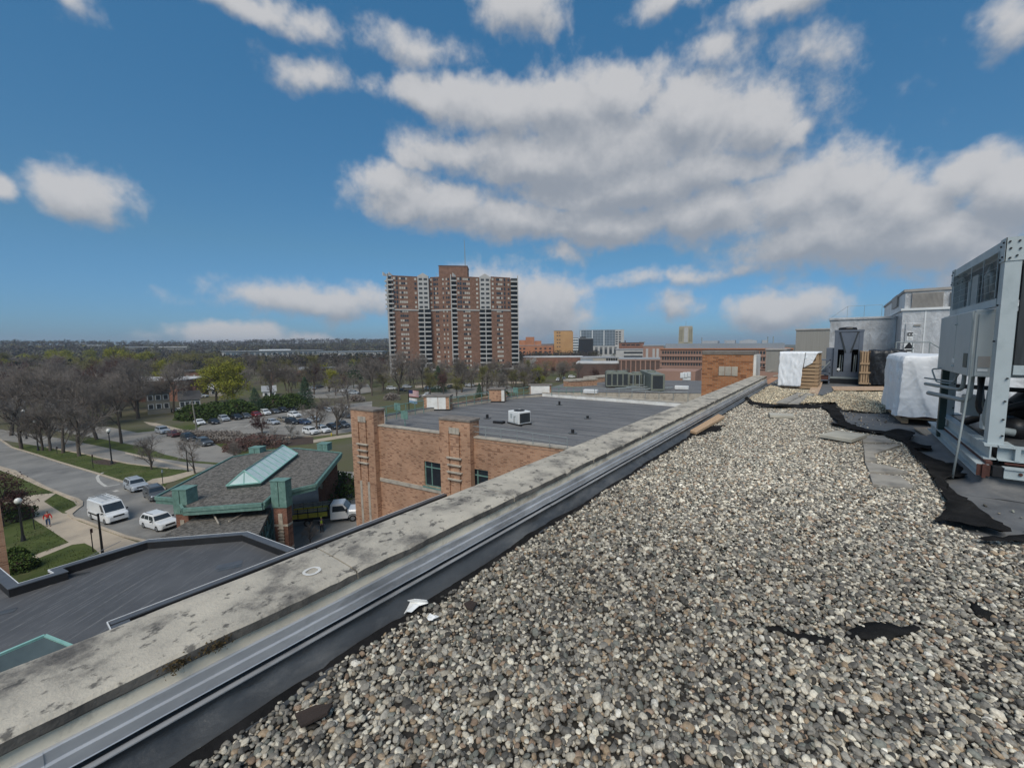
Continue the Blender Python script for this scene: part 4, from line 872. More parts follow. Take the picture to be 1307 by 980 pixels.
# stack of blue steel frames left of the cooler
t = thing('steel_rack', 'dark jumble of steel angle frames standing between the tarped crate and the grey cooler', 'steel rack', (-.56, 19.2, 0))
for k, z in enumerate((.12, .38, .62, .9)): MB().box(0, .38, .0, .5, z, z + .04).build('shelf', M['steel_blue'], t)
for x in (0, .34): MB().box(x, x + .04, 0, .04, 0, 1.05).build('upright', M['steel_blue'], t)
for x in (0, .34): MB().box(x, x + .04, .46, .5, 0, 1.05).build('upright', M['steel_blue'], t)
MB().box(.05, .33, .02, .45, .165, .3).build('fitting', M['rust'], t)
MB().tube([(.02, -.02, .42), (.36, -.02, .86)], .025, 6).build('brace', M['pipe'], t)
# plywood runway under those
slab_thing('plywood_sheet', 'plywood strip lying on the roof right of the tarped crate', 'plywood', [(1032, 500), (1043, 478), (1052, 478), (1046, 503)], .03, .02, 'ply')
slab_thing('membrane_patch', 'square of loose grey membrane on the gravel in front of the grey cooler', 'roof membrane', [(1044, 503), (1048, 494), (1062, 493), (1063, 499), (1050, 504)], .05, .012, 'membrane_grey')
slab_thing('plank', 'pale plank laid along the gravel mound in front of the grey cooler', 'plank', [(1061, 493), (1128, 493), (1128, 497), (1064, 497)], .05, .03, 'ply')
# --- foil clad penthouse
YP = 23.4
a = onY(1056, 478, YP); ztl = onY(1056, 409, YP).z
ph = thing('clad_penthouse', 'silver clad rooftop plant room with taupe louvres, a door and warning signs', 'plant room', (0, 0, 0))
def php(n, mb, m='foil', **k): return mb.build(n, M[m], ph, **k)
yt = 21.6
b0 = onY(1149, 440, yt); zt2 = onY(1149, 370, yt).z; zl = onY(1149, 397, yt).z
c0 = onX(1127, 400, b0.x); x_r = 7.0
php('low_wall', MB().box(a.x, b0.x - .01, YP, 29, -.04, ztl))
php('low_coping', MB().bbox(a.x - .05, b0.x - .012, YP - .05, 29.05, ztl + .002, ztl + .10, .02))
for k in range(4):
    x = a.x + (b0.x - a.x) * (k + .5) / 4; php('seam', MB().box(x, x + .03, YP - .014, YP - .001, .0, ztl - .02))
php('seam', MB().box(a.x, b0.x - .02, YP - .012, YP - .001, ztl * .45, ztl * .45 + .03), 'white_metal')
php('tall_wall', MB().box(b0.x, x_r, yt, c0.y, -.04, zl))
php('ledge', MB().box(b0.x - .06, x_r, yt - .06, c0.y + .02, zl + .002, zl + .09), 'white_metal')
php('upper_wall', MB().box(b0.x + .05, x_r, yt + .05, c0.y - .03, zl + .092, zt2 - .1))
php('roof_edge', MB().box(b0.x, x_r, yt, c0.y, zt2 - .098, zt2), 'louvre')
def louv(px0, px1, py0, py1):
    p = onY(px0, py1, yt); q = onY(px1, py0, yt)
    fr = php('louvre', MB().box(p.x, q.x, yt - .02, yt + .048, p.z, q.z), 'louvre')
    mb = MB(); n = 26
    for k in range(n):
        x = p.x + (q.x - p.x) * (k + .5) / n; mb.box(x - .008, x + .012, yt - .04, yt - .021, p.z + .02, q.z - .02)
    o = tag(mb.build('fins', M['louvre'], fr), kind='stuff')
louv(1163, 1205, 372, 394); louv(1212, 1262, 370, 393)
p = onX(1138, 398, b0.x); q = onX(1146, 376, b0.x)
php('louvre', MB().box(b0.x - .015, b0.x + .05, min(p.y, q.y), max(p.y, q.y), p.z + .1, q.z), 'louvre')
for px in (1179, 1230):
    x = onY(px, 420, yt).x; php('seam', MB().box(x, x + .04, yt - .015, yt - .001, 0, zl - .01), 'white_metal')
p = onY(1153, 452, yt); q = onY(1177, 412, yt)
php('door', MB().bbox(p.x, q.x, yt - .05, yt - .002, .5, q.z, .01), 'foil')
php('door_closer', MB().box(q.x - .25, q.x - .05, yt - .09, yt - .052, q.z - .12, q.z - .06), 'louvre')
pc = onY(1159, 413, yt); php('lamp', MB().box(onX(1132, 408, b0.x).x - .2, b0.x - .002, c0.y - 1.4, c0.y - 1.1, zl - .35, zl - .2), 'black')
def flat_sign(x0, x1, y, z0, z1, fig):
    s = php('sign', MB().box(x0, x1, y - .012, y, z0, z1), 'white_metal'); return s
def sgn(px0, px1, py0, py1):
    p = onY(px0, py1, yt - .052); q = onY(px1, py0, yt - .052); return p.x, q.x, p.z, q.z
x0, x1, z0, z1 = sgn(1157, 1166, 424, 435); s = flat_sign(x0, x1, yt - .052, z0, z1, 0)
mb = MB(); mb.box(x0 + .01, x1 - .01, yt - .068, yt - .0645, (z0 + z1) / 2 + .02, z1 - .01); mb.build('black_field', M['black'], s)
mb = MB()
for k in range(3): mb.box(x0 + .05 + .09 * k, x0 + .10 + .09 * k, yt - .0715, yt - .069, (z0 + z1) / 2 + .06, z1 - .06)
mb.build('pictogram', M['white_metal'], s)
mb = MB()
for k in range(3): mb.box(x0 + .04, x1 - .04 - .05 * (k % 2), yt - .068, yt - .0645, z0 + .05 + .07 * k, z0 + .075 + .07 * k)
mb.build('text_lines', M['louvre'], s)
x0, x1, z0, z1 = sgn(1153, 1167, 438, 450); s = flat_sign(x0, x1, yt - .052, z0, z1, 1)
xc = (x0 + x1) / 2; zc = z0 + (z1 - z0) * .42
MB().add([(xc - .16, yt - .068, zc), (xc + .16, yt - .068, zc), (xc, yt - .068, zc + .27), (xc - .16, yt - .0645, zc), (xc + .16, yt - .0645, zc), (xc, yt - .0645, zc + .27)], [(0, 1, 2), (5, 4, 3), (0, 3, 4, 1), (1, 4, 5, 2), (2, 5, 3, 0)]).build('warning_triangle', M['black'], s)
MB().box(x0 + .06, x1 - .06, yt - .068, yt - .0645, z0 + .05, z0 + .12).build('text_lines', M['black'], s)
t = thing('handrail', 'thin grey pipe handrail at the steps before the silver plant room door', 'handrail', (0, 0, 0))
p = onY(1144, 437, 20.9); q = onY(1187, 437, 20.9)
for x in (p.x, (p.x + q.x) / 2, q.x): MB().tube([(x, 20.9, 0), (x, 20.9, p.z)], .018, 6).build('post', M['pipe'], t)
MB().tube([(p.x, 20.9, p.z), (q.x, 20.9, p.z), (q.x + .9, 20.9, p.z - .7)], .02, 6).build('rail', M['pipe'], t)
MB().tube([(p.x, 20.9, p.z * .55), (q.x, 20.9, p.z * .55)], .016, 6).build('rail', M['pipe'], t)
for k in range(4): MB().box(q.x + .1 + .22 * k, q.x + .34 + .22 * k, 20.95, 21.5, p.z * .6 - .18 * k - .03, p.z * .6 - .18 * k).build('step', M['louvre'], t)
# scaffold-like guard on the low roof, seen as thin lines against the sky
t = thing('roof_guard', 'thin wire guard frame standing on the low part of the silver plant room', 'guard rail', (0, 0, 0))
p = onY(1082, 391, 25); q = onY(1126, 391, 25)
mb = MB()
for k in range(3):
    x = p.x + (q.x - p.x) * k / 2; MB().tube([(x, 25, ztl + .09), (x, 25, p.z)], .008, 5).build('post', M['pipe'], t)
MB().tube([(p.x, 25, p.z), (q.x, 25, p.z)], .008, 5).build('rail', M['pipe'], t)
MB().tube([(p.x - .75, 25, ztl + .1), (p.x, 25, p.z)], .008, 5).build('brace', M['pipe'], t)
# beige sided boxes beyond
p = onY(1015, 447, 33); q = onY(1056, 421, 33)
t = thing('sided_penthouse', 'plain beige metal sided box on the roof behind the grey cooler', 'plant room', (p.x, 33, 0))
MB().box(0, q.x - p.x + 1.5, 0, 4, -.04, q.z).build('wall', M['beige_metal'], t); MB().bbox(-.05, q.x - p.x + 1.55, -.05, 4.05, q.z + .002, q.z + .10, .02).build('roof', M['louvre'], t)
p = onY(977, 467, 26); q = onY(1003, 447, 26)
t = thing('low_plant_box', 'low beige plant enclosure just behind the tarped crate', 'plant room', (p.x, 26, 0))
MB().box(0, q.x - p.x, 0, 2.5, -.04, q.z).build('wall', M['beige_metal'], t); MB().bbox(-.05, q.x - p.x + .05, -.05, 2.55, q.z + .002, q.z + .08, .02).build('roof', M['louvre'], t)
# debris at the end of the parapet
for k, (x, y, s_) in enumerate([(985, 474, .22), (975, 470, .18), (993, 480, .2)]):
    pp = at(x, y, 0); rr = random.Random(k); mb = MB(); mb.hexa([(-s_, -s_ * .5, 0), (s_, -s_ * .6, 0), (s_ * .9, s_ * .5, .0), (-s_, s_ * .6, 0)], [(-s_ * .9, -s_ * .4, .06), (s_ * .9, -s_ * .5, .12), (s_ * .8, s_ * .4, .1), (-s_ * .9, s_ * .5, .05)])
    o = mb.build('stone_fragment', M['paver' if k != 1 else 'rust']); o.location = (pp.x, pp.y, -.02)
    tag(o, ['broken grey slab lying in the gravel behind the brick pier', 'rusty brown slab lying near the pier top end', 'broken slab lying between the pier and the tarped crate'][k], 'debris')
# ------------------------------------------------------------------ ground, roads, walks
def hill(x, y):
    """height of the land: level town, wooded ridges far to the west and north"""
    r = math.hypot(x, y)
    if r < 500: return G
    a = math.atan2(-(x * math.cos(YAW) + y * math.sin(YAW)), y * math.cos(YAW) - x * math.sin(YAW))   # positive to the left of the camera heading
    w = min(1, max(0, (a + .05) / .35))
    t = min(1, max(0, (r - 600) / 1500)); t = t * t * (3 - 2 * t)
    return G + w * t * (33 + 20 * mnoise.noise(Vector((x * .0011, y * .0011, 3))) + 9 * mnoise.noise(Vector((x * .005, y * .005, 8))))
mb = MB(); rr_ = [0, 30, 60, 100, 150, 210, 290, 390, 500, 620, 760, 920, 1100, 1300, 1550, 1850, 2200, 2700, 3500, 4600, 6000]; na = 96
mb.v.append((0, 0, G - .02))
for r in rr_[1:]:
    for k in range(na):
        a = 2 * math.pi * k / na; x, y = r * math.cos(a), r * math.sin(a); mb.v.append((x, y, hill(x, y) - .02))
for k in range(na): mb.f.append((0, 1 + k, 1 + (k + 1) % na)); mb.m.append(0)
for i in range(len(rr_) - 2):
    for k in range(na):
        a = 1 + i * na; j = (k + 1) % na; mb.f.append((a + k, a + na + k, a + na + j, a + j)); mb.m.append(0)
struct('ground', mb, M['ground'], smooth=True)
def flat_px(name, px, dz, m):
    P = [at(x, y, G) for x, y in px]
    ar = sum(P[i].x * P[(i + 1) % len(P)].y - P[(i + 1) % len(P)].x * P[i].y for i in range(len(P)))
    if ar < 0: P.reverse()
    mb = MB(); mb.sheet(P, G + dz); return struct(name, mb, M[m])
flat_px('lawn', [(-80, 640), (-80, 560), (0, 560), (15, 570), (100, 560), (260, 540), (330, 560), (330, 600), (215, 615), (130, 720), (60, 760), (-60, 760)], .0, 'lawn')
ROAD = [(-90, 545), (0, 561), (15, 571), (45, 580), (76, 590), (126, 605), (160, 616), (185, 626), (240, 628), (300, 610), (420, 600), (470, 604), (470, 660), (440, 700), (420, 720), (250, 740), (190, 692), (160, 685), (122, 671), (104, 664), (93, 661), (90, 657), (98, 650), (104, 646), (104, 641), (98, 637), (85, 633), (60, 623), (33, 609), (0, 596), (-90, 575)]
flat_px('road', ROAD, .006, 'asphalt')
ROAD2 = [(-40, 541), (20, 551), (75, 559), (130, 570), (185, 582), (240, 590), (290, 594), (290, 604), (215, 598), (165, 592), (130, 585), (110, 580), (60, 571), (0, 561), (-40, 556)]
flat_px('side_road', ROAD2, .010, 'asphalt_lot')
ROAD3 = [(140, 545), (175, 552), (205, 549), (235, 555), (268, 563), (290, 575), (330, 590), (330, 596), (285, 591), (245, 588), (210, 580), (185, 571), (140, 562), (60, 548), (60, 540)]
flat_px('parking_road', ROAD3, .014, 'asphalt_lot')
WALK = [(-40, 655), (0, 644), (25, 634), (48, 631), (72, 629), (56, 640), (80, 655), (88, 655), (98, 664), (122, 673), (160, 687), (200, 700), (170, 720), (134, 712), (118, 698), (108, 693), (92, 695), (37, 717), (36, 711), (88, 692), (64, 676), (44, 663), (32, 654), (10, 650), (-40, 668)]
flat_px('sidewalk', WALK, .012, 'walk')
flat_px('sidewalk', [(20, 600), (33, 609), (60, 623), (86, 634), (98, 638), (103, 642), (103, 646), (97, 650), (88, 656), (82, 653), (98, 645), (94, 640), (72, 630), (50, 621), (26, 610), (0, 600), (-40, 588), (-40, 584)], .016, 'walk')
flat_px('sidewalk', [(185, 616), (195, 611), (215, 608), (255, 598), (262, 600), (222, 614), (205, 618), (213, 624), (204, 628), (190, 622)], .012, 'walk')
flat_px('sidewalk', [(183, 538), (200, 540), (250, 552), (316, 565), (312, 568), (247, 555), (190, 542)], .012, 'walk')
flat_px('sidewalk', [(395, 562), (430, 556), (470, 551), (470, 555), (430, 560), (395, 566)], .012, 'walk')
flat_px('sidewalk', [(160, 579), (205, 590), (240, 598), (262, 599), (262, 597), (240, 595), (205, 587), (160, 577)], .018, 'walk')
flat_px('sidewalk', [(405, 640), (470, 628), (470, 634), (410, 646)], .02, 'walk')
LOT = [(240, 553), (262, 540), (330, 532), (380, 524), (420, 518), (475, 512), (475, 545), (440, 552), (400, 556), (350, 558), (318, 562), (286, 558)]
flat_px('parking_lot', LOT, .010, 'asphalt_lot')
flat_px('planting_bed', [(285, 562), (330, 552), (400, 558), (400, 566), (340, 572), (300, 572)], .014, 'mulch')
flat_px('planting_bed', [(115, 588), (135, 586), (152, 590), (140, 594), (122, 592)], .014, 'mulch')
flat_px('far_lot', [(530, 505), (590, 494), (650, 492), (660, 500), (600, 505), (560, 512)], .012, 'asphalt_lot')
flat_px('far_lot', [(380, 500), (420, 492), (470, 490), (475, 500), (430, 508), (390, 508)], .012, 'asphalt_lot')
flat_px('far_path', [(530, 492), (640, 487), (690, 486), (690, 488), (640, 490), (530, 495)], .016, 'walk')
# painted arrow and bay lines
def line_px(pts, w, dz=.02):
    mb = MB(); P = [at(x, y, G) for x, y in pts]
    for p, q in zip(P, P[1:]):
        d = (q - p).normalized(); s = Vector((d.y, -d.x, 0)) * w / 2; z = Vector((0, 0, dz))
        mb.quad(p - s + z, p + s + z, q + s + z, q - s + z)
    return mb
struct('road_marking', line_px([(132, 603), (127, 605), (124, 609), (126, 614), (131, 618), (136, 621)], .35), M['paint'])
struct('road_marking', line_px([(136, 621), (146, 619), (153, 618)], .3), M['paint'])
struct('road_marking', line_px([(146, 626), (150, 627)], .5), M['paint'])
for i, (x0, y0, x1, y1) in enumerate([(258, 553, 268, 549), (276, 551, 285, 547), (294, 548, 303, 544), (312, 545, 320, 541), (330, 542, 337, 538)]):
    struct('bay_line', line_px([(x0, y0), (x1, y1)], .14), M['paint'])
# kerbs, real steps
def kerb(px, w=.22, h=.13):
    P = [at(x, y, G) for x, y in px]; mb = MB(); L = []; 
    for i, p in enumerate(P):
        d = (P[min(i + 1, len(P) - 1)] - P[max(i - 1, 0)]).normalized(); L.append((p, Vector((d.y, -d.x, 0)) * w / 2))
    rings = [[(p - s), (p + s), (p + s + Vector((0, 0, h))), (p - s + Vector((0, 0, h)))] for p, s in L]
    mb.loft(rings); return struct('kerb', mb, M['walk'])
kerb([(-60, 551), (0, 561), (15, 571), (45, 580), (76, 590), (126, 605), (160, 616), (186, 626)], .3)
kerb([(-60, 580), (0, 596), (33, 609), (60, 623), (85, 633), (98, 637), (104, 641), (104, 646), (98, 650), (90, 657), (93, 661), (104, 664), (122, 671), (160, 685), (190, 692)], .3)
kerb([(60, 571), (110, 580), (130, 585), (165, 592), (215, 598)], .25)
kerb([(250, 555), (286, 560), (318, 563), (350, 559), (400, 557), (440, 553), (474, 546)], .25)
# ------------------------------------------------------------------ brick neighbour with piers
p0 = at(473, 542, -3.6); p1 = at(716, 572, -3.6); BA = math.atan2(p1.y - p0.y, p1.x - p0.x)
ub = Vector((math.cos(BA), math.sin(BA), 0)); vb = Vector((-ub.y, ub.x, 0))
def lb(p): return (p - p0).dot(ub), (p - p0).dot(vb)                      # world to the block's own frame
def onfront(px, py, off=0.0):
    q = onplane(px, py, p0 - vb * off, vb); return (q - p0).dot(ub), q.z
nb = thing('brick_block', 'tan brick block with stepped piers and a flat dark roof just below the parapet', 'building', (p0.x, p0.y, 0), BA)
RZ = -3.78                                                                 # roof deck; wall top at -3.6
BW, BD = 22.0, 19.3
def nbp(n, mb, m, parent=nb, **k): return mb.build(n, M[m], parent, **k)
OUT = [(-1.95, -.02), (BW, -.02), (BW, 17.2), (3.0, BD), (-.3, BD - .3)]
# front wall with openings left for windows: built as strips
wx = []
w1 = onfront(541, 588); w1b = onfront(563, 622); w2 = onfront(599, 597); w2b = onfront(624, 612)
wins = [(w1[0], w1b[0] + .02, -7.0, w1[1]), (w2[0], w2b[0] - .05, -7.0, w2[1])]
xs = [-1.95, wins[0][0], wins[0][1], wins[1][0], wins[1][1], BW]
mb = MB(); zt_ = -3.62
for i in range(5):
    if i in (1, 3):
        w = wins[0 if i == 1 else 1]; mb.box(xs[i], xs[i + 1], 0, .35, w[3], zt_); mb.box(xs[i], xs[i + 1], 0, .35, -19.5, w[2])
    else: mb.box(xs[i], xs[i + 1], 0, .35, -19.5, zt_)
mb.box(-1.95, -1.6, .351, BD - .5, -19.5, zt_); mb.box(-1.59, BW, BD - 1.6, BD - 1.3, -19.5, RZ - .06); mb.box(BW - .3, BW, .36, BD - 1.7, -19.5, zt_)
nbp('wall', mb, 'brick')
mb = MB(); mb.box(-1.98, BW, -.04, .42, zt_ + .002, -3.55); nbp('coping', mb, 'lime')
for w in wins:
    fr = MB(); x0, x1, z0, z1 = w; t_ = .06
    for a, b, c, d in ((x0, x0 + t_, z0, z1), (x1 - t_, x1, z0, z1), (x0 + t_, x1 - t_, z1 - t_, z1), (x0 + t_, x1 - t_, z0, z0 + t_)): fr.box(a, b, .08, .16, c, d)
    xm = x0 + (x1 - x0) * .40; zm = z1 - (z1 - z0) * .24
    fr.box(xm - .03, xm + .03, .09, .15, z0 + t_, z1 - t_); fr.box(x0 + t_, xm - .03, .09, .15, zm - .03, zm + .03); fr.box(xm + .03, x1 - t_, .09, .15, zm - .03, zm + .03)
    f = nbp('window', fr, 'copper')
    for a, b, c, d in ((x0 + t_, xm - .03, z0 + t_, zm - .03), (xm + .03, x1 - t_, z0 + t_, zm - .03), (x0 + t_, xm - .03, zm + .03, z1 - t_), (xm + .03, x1 - t_, zm + .03, z1 - t_)):
        nbp('pane', MB().box(a + .002, b - .002, .115, .125, c + .002, d - .002), 'glass', f)
    nbp('sill', MB().box(x0 - .1, x1 + .1, -.06, .2, z0 - .10, z0 - .002), 'copper', f)
mb = MB(); mb.box(-1.98, BW, -.055, -.001, -7.29, -7.06); nbp('belt_course', mb, 'lime')
# piers
def pier_at(x0, x1, zt, d0=-.35, slots=True):
    mb = MB(); xm = (x0 + x1) / 2; g = .10
    # three shafts with recessed grooves between
    q = (x1 - x0)
    for a, b, y in ((x0, x0 + q * .30, d0), (x0 + q * .36, x0 + q * .64, d0), (x0 + q * .70, x1, d0)): mb.box(a, b, y, .0, -19.5, zt - .75)
    for a, b in ((x0 + q * .30, x0 + q * .36), (x0 + q * .64, x0 + q * .70)): mb.box(a, b, d0 + .09, .0, -19.5, zt - .75)
    mb.box(x0, x1, d0 - .001, .0, zt - .748, zt - .13)
    mb.box(x0 + .04, x1 - .04, .001, .55, zt_ + .06, zt - .13)
    o = nbp('pier', mb, 'brick')
    nbp('cap', MB().bbox(x0 - .03, x1 + .03, d0 - .04, .6, zt - .128, zt, .03), 'coping_brown', o)
    pl = (x0 + q * .33, x0 + q * .67, zt - .88, zt - .52)
    for k in range(3): nbp('plaque_stone', MB().box(pl[0] + (pl[1] - pl[0]) * k / 3 + .01, pl[0] + (pl[1] - pl[0]) * (k + 1) / 3 - .01, d0 - .04, d0 + .02, pl[2], pl[3]), 'lime', o)
    for k in range(4):
        z = -4.85 - k * .42 - (zt + 2.45) * .6; ww = q * (.24 - .02 * (k % 2))
        nbp('ledge', MB().box(xm - ww, xm + ww, d0 - .14, d0 - .002, z - .07, z), 'lime', o)
    for a in (x0 + q * .33, x0 + q * .67): nbp('inlay_strip', MB().box(a - .10, a + .10, d0 - .02, d0 + .085, -16, -7.4), 'lime', o)
    return o
a0 = onfront(447, 520, .35); a1 = onfront(475, 519, .35); pier_at(a0[0], a1[0] + .05, -2.5)
b0_ = onfront(560, 531, .35); b1_ = onfront(599, 531, .35); pier_at(b0_[0], b1_[0], -2.55)
mb = MB(); mb.add([(x, y, RZ) for x, y in OUT], [tuple(range(len(OUT)))]); roof_n = tag(nbp('roof', mb, 'tar_roof'))
# low white-edged kerb along the left and back edges
def edge_run(pts, w, z0, z1, m, name):
    mb = MB(); L = []
    P = [Vector((x, y, 0)) for x, y in pts]
    for i, p in enumerate(P):
        d = (P[min(i + 1, len(P) - 1)] - P[max(i - 1, 0)]).normalized(); L.append((p, Vector((d.y, -d.x, 0)) * w / 2))
    mb.loft([[(p.x - s.x, p.y - s.y, z0), (p.x + s.x, p.y + s.y, z0), (p.x + s.x, p.y + s.y, z1), (p.x - s.x, p.y - s.y, z1)] for p, s in L]); return nbp(name, mb, m)
LE = [(-1.7, .5), (-1.5, 5.5), (-.9, 9), (.2, 13), (1.0, 16.5), (2.6, BD - .1)]
edge_run(LE, .32, RZ, -3.56, 'lime', 'edge_kerb'); edge_run([(x - .03, y) for x, y in LE], .36, -3.558, -3.50, 'roof_cap', 'edge_cap')
edge_run([(2.65, BD - .15), (10, 18.6), (BW, 17.25)], .4, RZ, -3.45, 'white_panel', 'edge_kerb'); edge_run([(2.65, BD - .15), (10, 18.6), (BW, 17.25)], .46, -3.448, -3.38, 'lime', 'edge_cap')
# roof-side pier backs, white coated
def back_pier(px0, px1, pyb, pyt, label, white):
    q0 = at(px0, pyb, RZ); q1 = at(px1, pyb, RZ); d = math.hypot(q0.x, q0.y); zt = far(px0, pyt, d).z
    x0, y0 = lb(q0); x1, y1 = lb(q1)
    ang = math.atan2(y1 - y0, x1 - x0); w = math.hypot(x1 - x0, y1 - y0)
    e = bpy.data.objects.new('pier', None)
    fr = lambda a, b: (x0 + a * math.cos(ang) - b * math.sin(ang), y0 + a * math.sin(ang) + b * math.cos(ang))
    def bx(a0, a1, b0, b1, z0, z1):
        return MB().hexa([(*fr(a0, b0), z0), (*fr(a1, b0), z0), (*fr(a1, b1), z0), (*fr(a0, b1), z0)], [(*fr(a0, b0), z1), (*fr(a1, b0), z1), (*fr(a1, b1), z1), (*fr(a0, b1), z1)])
    o = nbp('pier', bx(0, w, 0.02, .9, RZ, zt - .10), 'brick')
    nbp('cap', bx(-.06, w + .06, -.06, .96, zt - .098, zt), 'coping_brown', o)
    for f0, f1 in white: nbp('white_coating', bx(w * f0 + .01, w * f1 - .01, -.01, .018, RZ + .02, zt - .102), 'white_panel', o)
    nbp('foot_flashing', bx(-.05, w + .05, -.04, -.012, RZ, RZ + .12), 'roof_black', o)
back_pier(541, 574, 524, 505, '', [(.12, .55), (.56, .86)])
back_pier(624, 644, 513.5, 496, '', [(.80, 1.0)])
back_pier(675, 704, 505, 491, '', [(.08, .92)])
x_, y_ = lb(at(475, 535, RZ))
nbp('white_coating', MB().box(a0[0] + .3, a1[0] + .04, .555, .575, RZ, -2.68), 'white_panel')
# railings along the edges, verdigris tube
def railing(px, h0, n, parent=nb, m='copper', r=.028):
    P = [at(x, y, RZ + .25) for x, y in px]
    loc = [Vector((*lb(p), RZ + .2)) for p in P]
    rl = nbp('railing', MB().tube([p + Vector((0, 0, h0)) for p in loc], r, 5), m)
    nbp('rail', MB().tube([p + Vector((0, 0, h0 * .5)) for p in loc], r * .8, 5), m, rl)
    for i in range(n):
        t = i / (n - 1) * (len(loc) - 1); k = min(int(t), len(loc) - 2); q = loc[k].lerp(loc[k + 1], t - k)
        nbp('post', MB().tube([q, q + Vector((0, 0, h0))], r, 5), m, rl)
    return rl
railing([(480, 539), (541, 527)], 1.0, 6); railing([(574, 521), (624, 512)], .9, 6); railing([(644, 510), (676, 504)], .9, 5); railing([(704, 504), (742, 505)], .9, 5); 
railing([(601, 556), (660, 563), (724, 573)], .62, 7, m='pipe', r=.02)
for px, py, w_, h_ in [(507, 522, .62, .55), (516, 533, .62, .55), (658, 500, .6, .55)]:
    q = at(px, py, -3.2); d = math.hypot(q.x, q.y); x, y = lb(q)
    nbp('sign_plate', MB().box(x - w_ / 2, x + w_ / 2, y, y + .03, -3.3, -3.3 + h_), 'copper')
    nbp('sign_stem', MB().box(x - .03, x + .03, y + .031, y + .06, RZ, -3.3 + h_), 'copper')
# things standing on that roof
q = at(663, 541, RZ)
t = thing('roof_condenser', 'white condenser unit with a black coil side standing alone on the dark roof', 'condenser', (q.x, q.y, RZ), BA - R(22))
zt = far(663, 524, math.hypot(q.x, q.y)).z - RZ; s_ = .62
MB().bbox(-s_, s_, -.5, .5, .12, zt, .03).build('body', M['white_metal'], t)
MB().box(s_ + .002, s_ + .03, -.42, .42, .2, zt - .1).build('coil', M['coil'], t)
MB().box(-s_ + .1, s_ - .1, -.53, -.502, .2, zt - .12).build('access_panel', M['white_metal'], t)
n = 18; ring = lambda r, z: [(r * math.cos(6.283 * i / n), r * math.sin(6.283 * i / n), z) for i in range(n)]
MB().loft([ring(.38, zt - .01), ring(.38, zt + .04), ring(.33, zt + .04), ring(.30, zt + .012)], False, True).build('fan_grille', M['black'], t)
for y in (-.4, .4): MB().box(-s_ - .15, s_ + .15, y - .06, y + .06, 0, .118).build('rail', M['black'], t)
MB().box(-.3, -.1, -.535, -.531, .45, .75).build('label', M['hv'], t); MB().tube([(.15, -.55, .2), (.15, -.55, .62), (.3, -.52, .62)], .03, 6).build('pipe', M['pipe'], t)
for (px, py, h_, l) in [(622, 534, .3, 'squat black vent stub left of the white condenser'), (714, 517, .35, 'black vent stub far right beyond the white condenser'), (731, 553, .25, 'black vent stub nearest the stone parapet'), (750, 534, .2, 'small vent stub toward the right side of the dark roof')]:
    q = at(px, py, RZ); t = thing('vent_stub', l, 'roof vent', (q.x, q.y, RZ)); MB().cyl(0, 0, 0, h_, .10, 10).build('pipe', M['black'], t); MB().cyl(0, 0, -.0, .05, .28, 10).build('flashing', M['membrane'], t)
q = at(637, 540, RZ); t = thing('roof_hatch', 'flat black box lying on the dark roof beside the white condenser', 'roof box', (q.x, q.y, RZ), BA); MB().bbox(-.4, .4, -.2, .2, 0, .16, .02).build('box', M['black'], t); MB().bbox(-.3, .3, -.15, .15, .162, .19, .01).build('lid', M['roof_cap'], t)
# seams of the roofing felt, long shallow laps
mb = MB()
for k in range(1, 13): mb.box(-.4 + .0 * k, BW - .4, k * 1.32, k * 1.32 + .09, RZ + .002, RZ + .008)
sm = nbp('seam', mb, 'roof_cap'); sm['kind'] = 'stuff'
# ------------------------------------------------------------------ low wing whose black parapet crosses behind ours
wg = thing('low_wing', 'low flat wing with a black faced parapet and white metal edge below the coping', 'building', (0, 0, 0))
XC = -18.5; WY0, WY1 = 1.85, p0.y + 15.7 - 15.7
yend = (onplane(570, 628, p0, vb)).y - .05
MB().box(XC + .35, -2.75, WY0, yend - .1, -19.5, -7.75).build('wall', M['brick'], wg)
MB().box(XC + .36, -2.76, WY0 + .05, yend - .15, -7.748, -7.7).build('roof', M['tar_roof'], wg)
MB().box(XC, XC + .24, WY0, yend, -8.6, -7.13).build('parapet', M['roof_black'], wg)
MB().box(XC + .004, XC + .25, WY0 + .001, yend, -7.128, -7.08).build('cap', M['roof_cap'], wg)
MB().box(XC - .022, XC + .002, WY0 - .03, yend, -7.13, -7.06).build('edge_trim', M['white_edge'], wg)
MB().box(XC - .022, -12, WY0 - .056, WY0 - .032, -7.13, -7.06).build('edge_trim', M['white_edge'], wg)
MB().box(XC + .35, -12, WY0 - .03, WY0 + .4, -7.75, -7.08).build('cap', M['roof_cap'], wg)
# ------------------------------------------------------------------ dark low roof at the left
DZ = -8.6
dk = thing('dark_low_roof', 'low building with a dark streaked flat roof edged by a kerb, lower left', 'building', (0, 0, 0))
O1 = [(-40, 702), (0, 724), (24, 744), (68, 731), (61, 727), (190, 688), (316, 678), (376, 700)]
oz = DZ + .38
outer = [at(x, y, oz) for x, y in O1]
near = [Vector((-18.2, outer[-1].y + .3, 0)), Vector((-18.2, -6, 0)), Vector((-40, -14, 0))]
poly = [(p.x, p.y) for p in outer] + [(p.x, p.y) for p in near]
ar = sum(poly[i][0] * poly[(i + 1) % len(poly)][1] - poly[(i + 1) % len(poly)][0] * poly[i][1] for i in range(len(poly)))
if ar < 0: poly = poly[::-1]
MB().prism(poly, -19.4, DZ - .05).build('wall', M['brick'], dk)
MB().sheet(poly, DZ).build('roof', M['dark_roof'], dk)
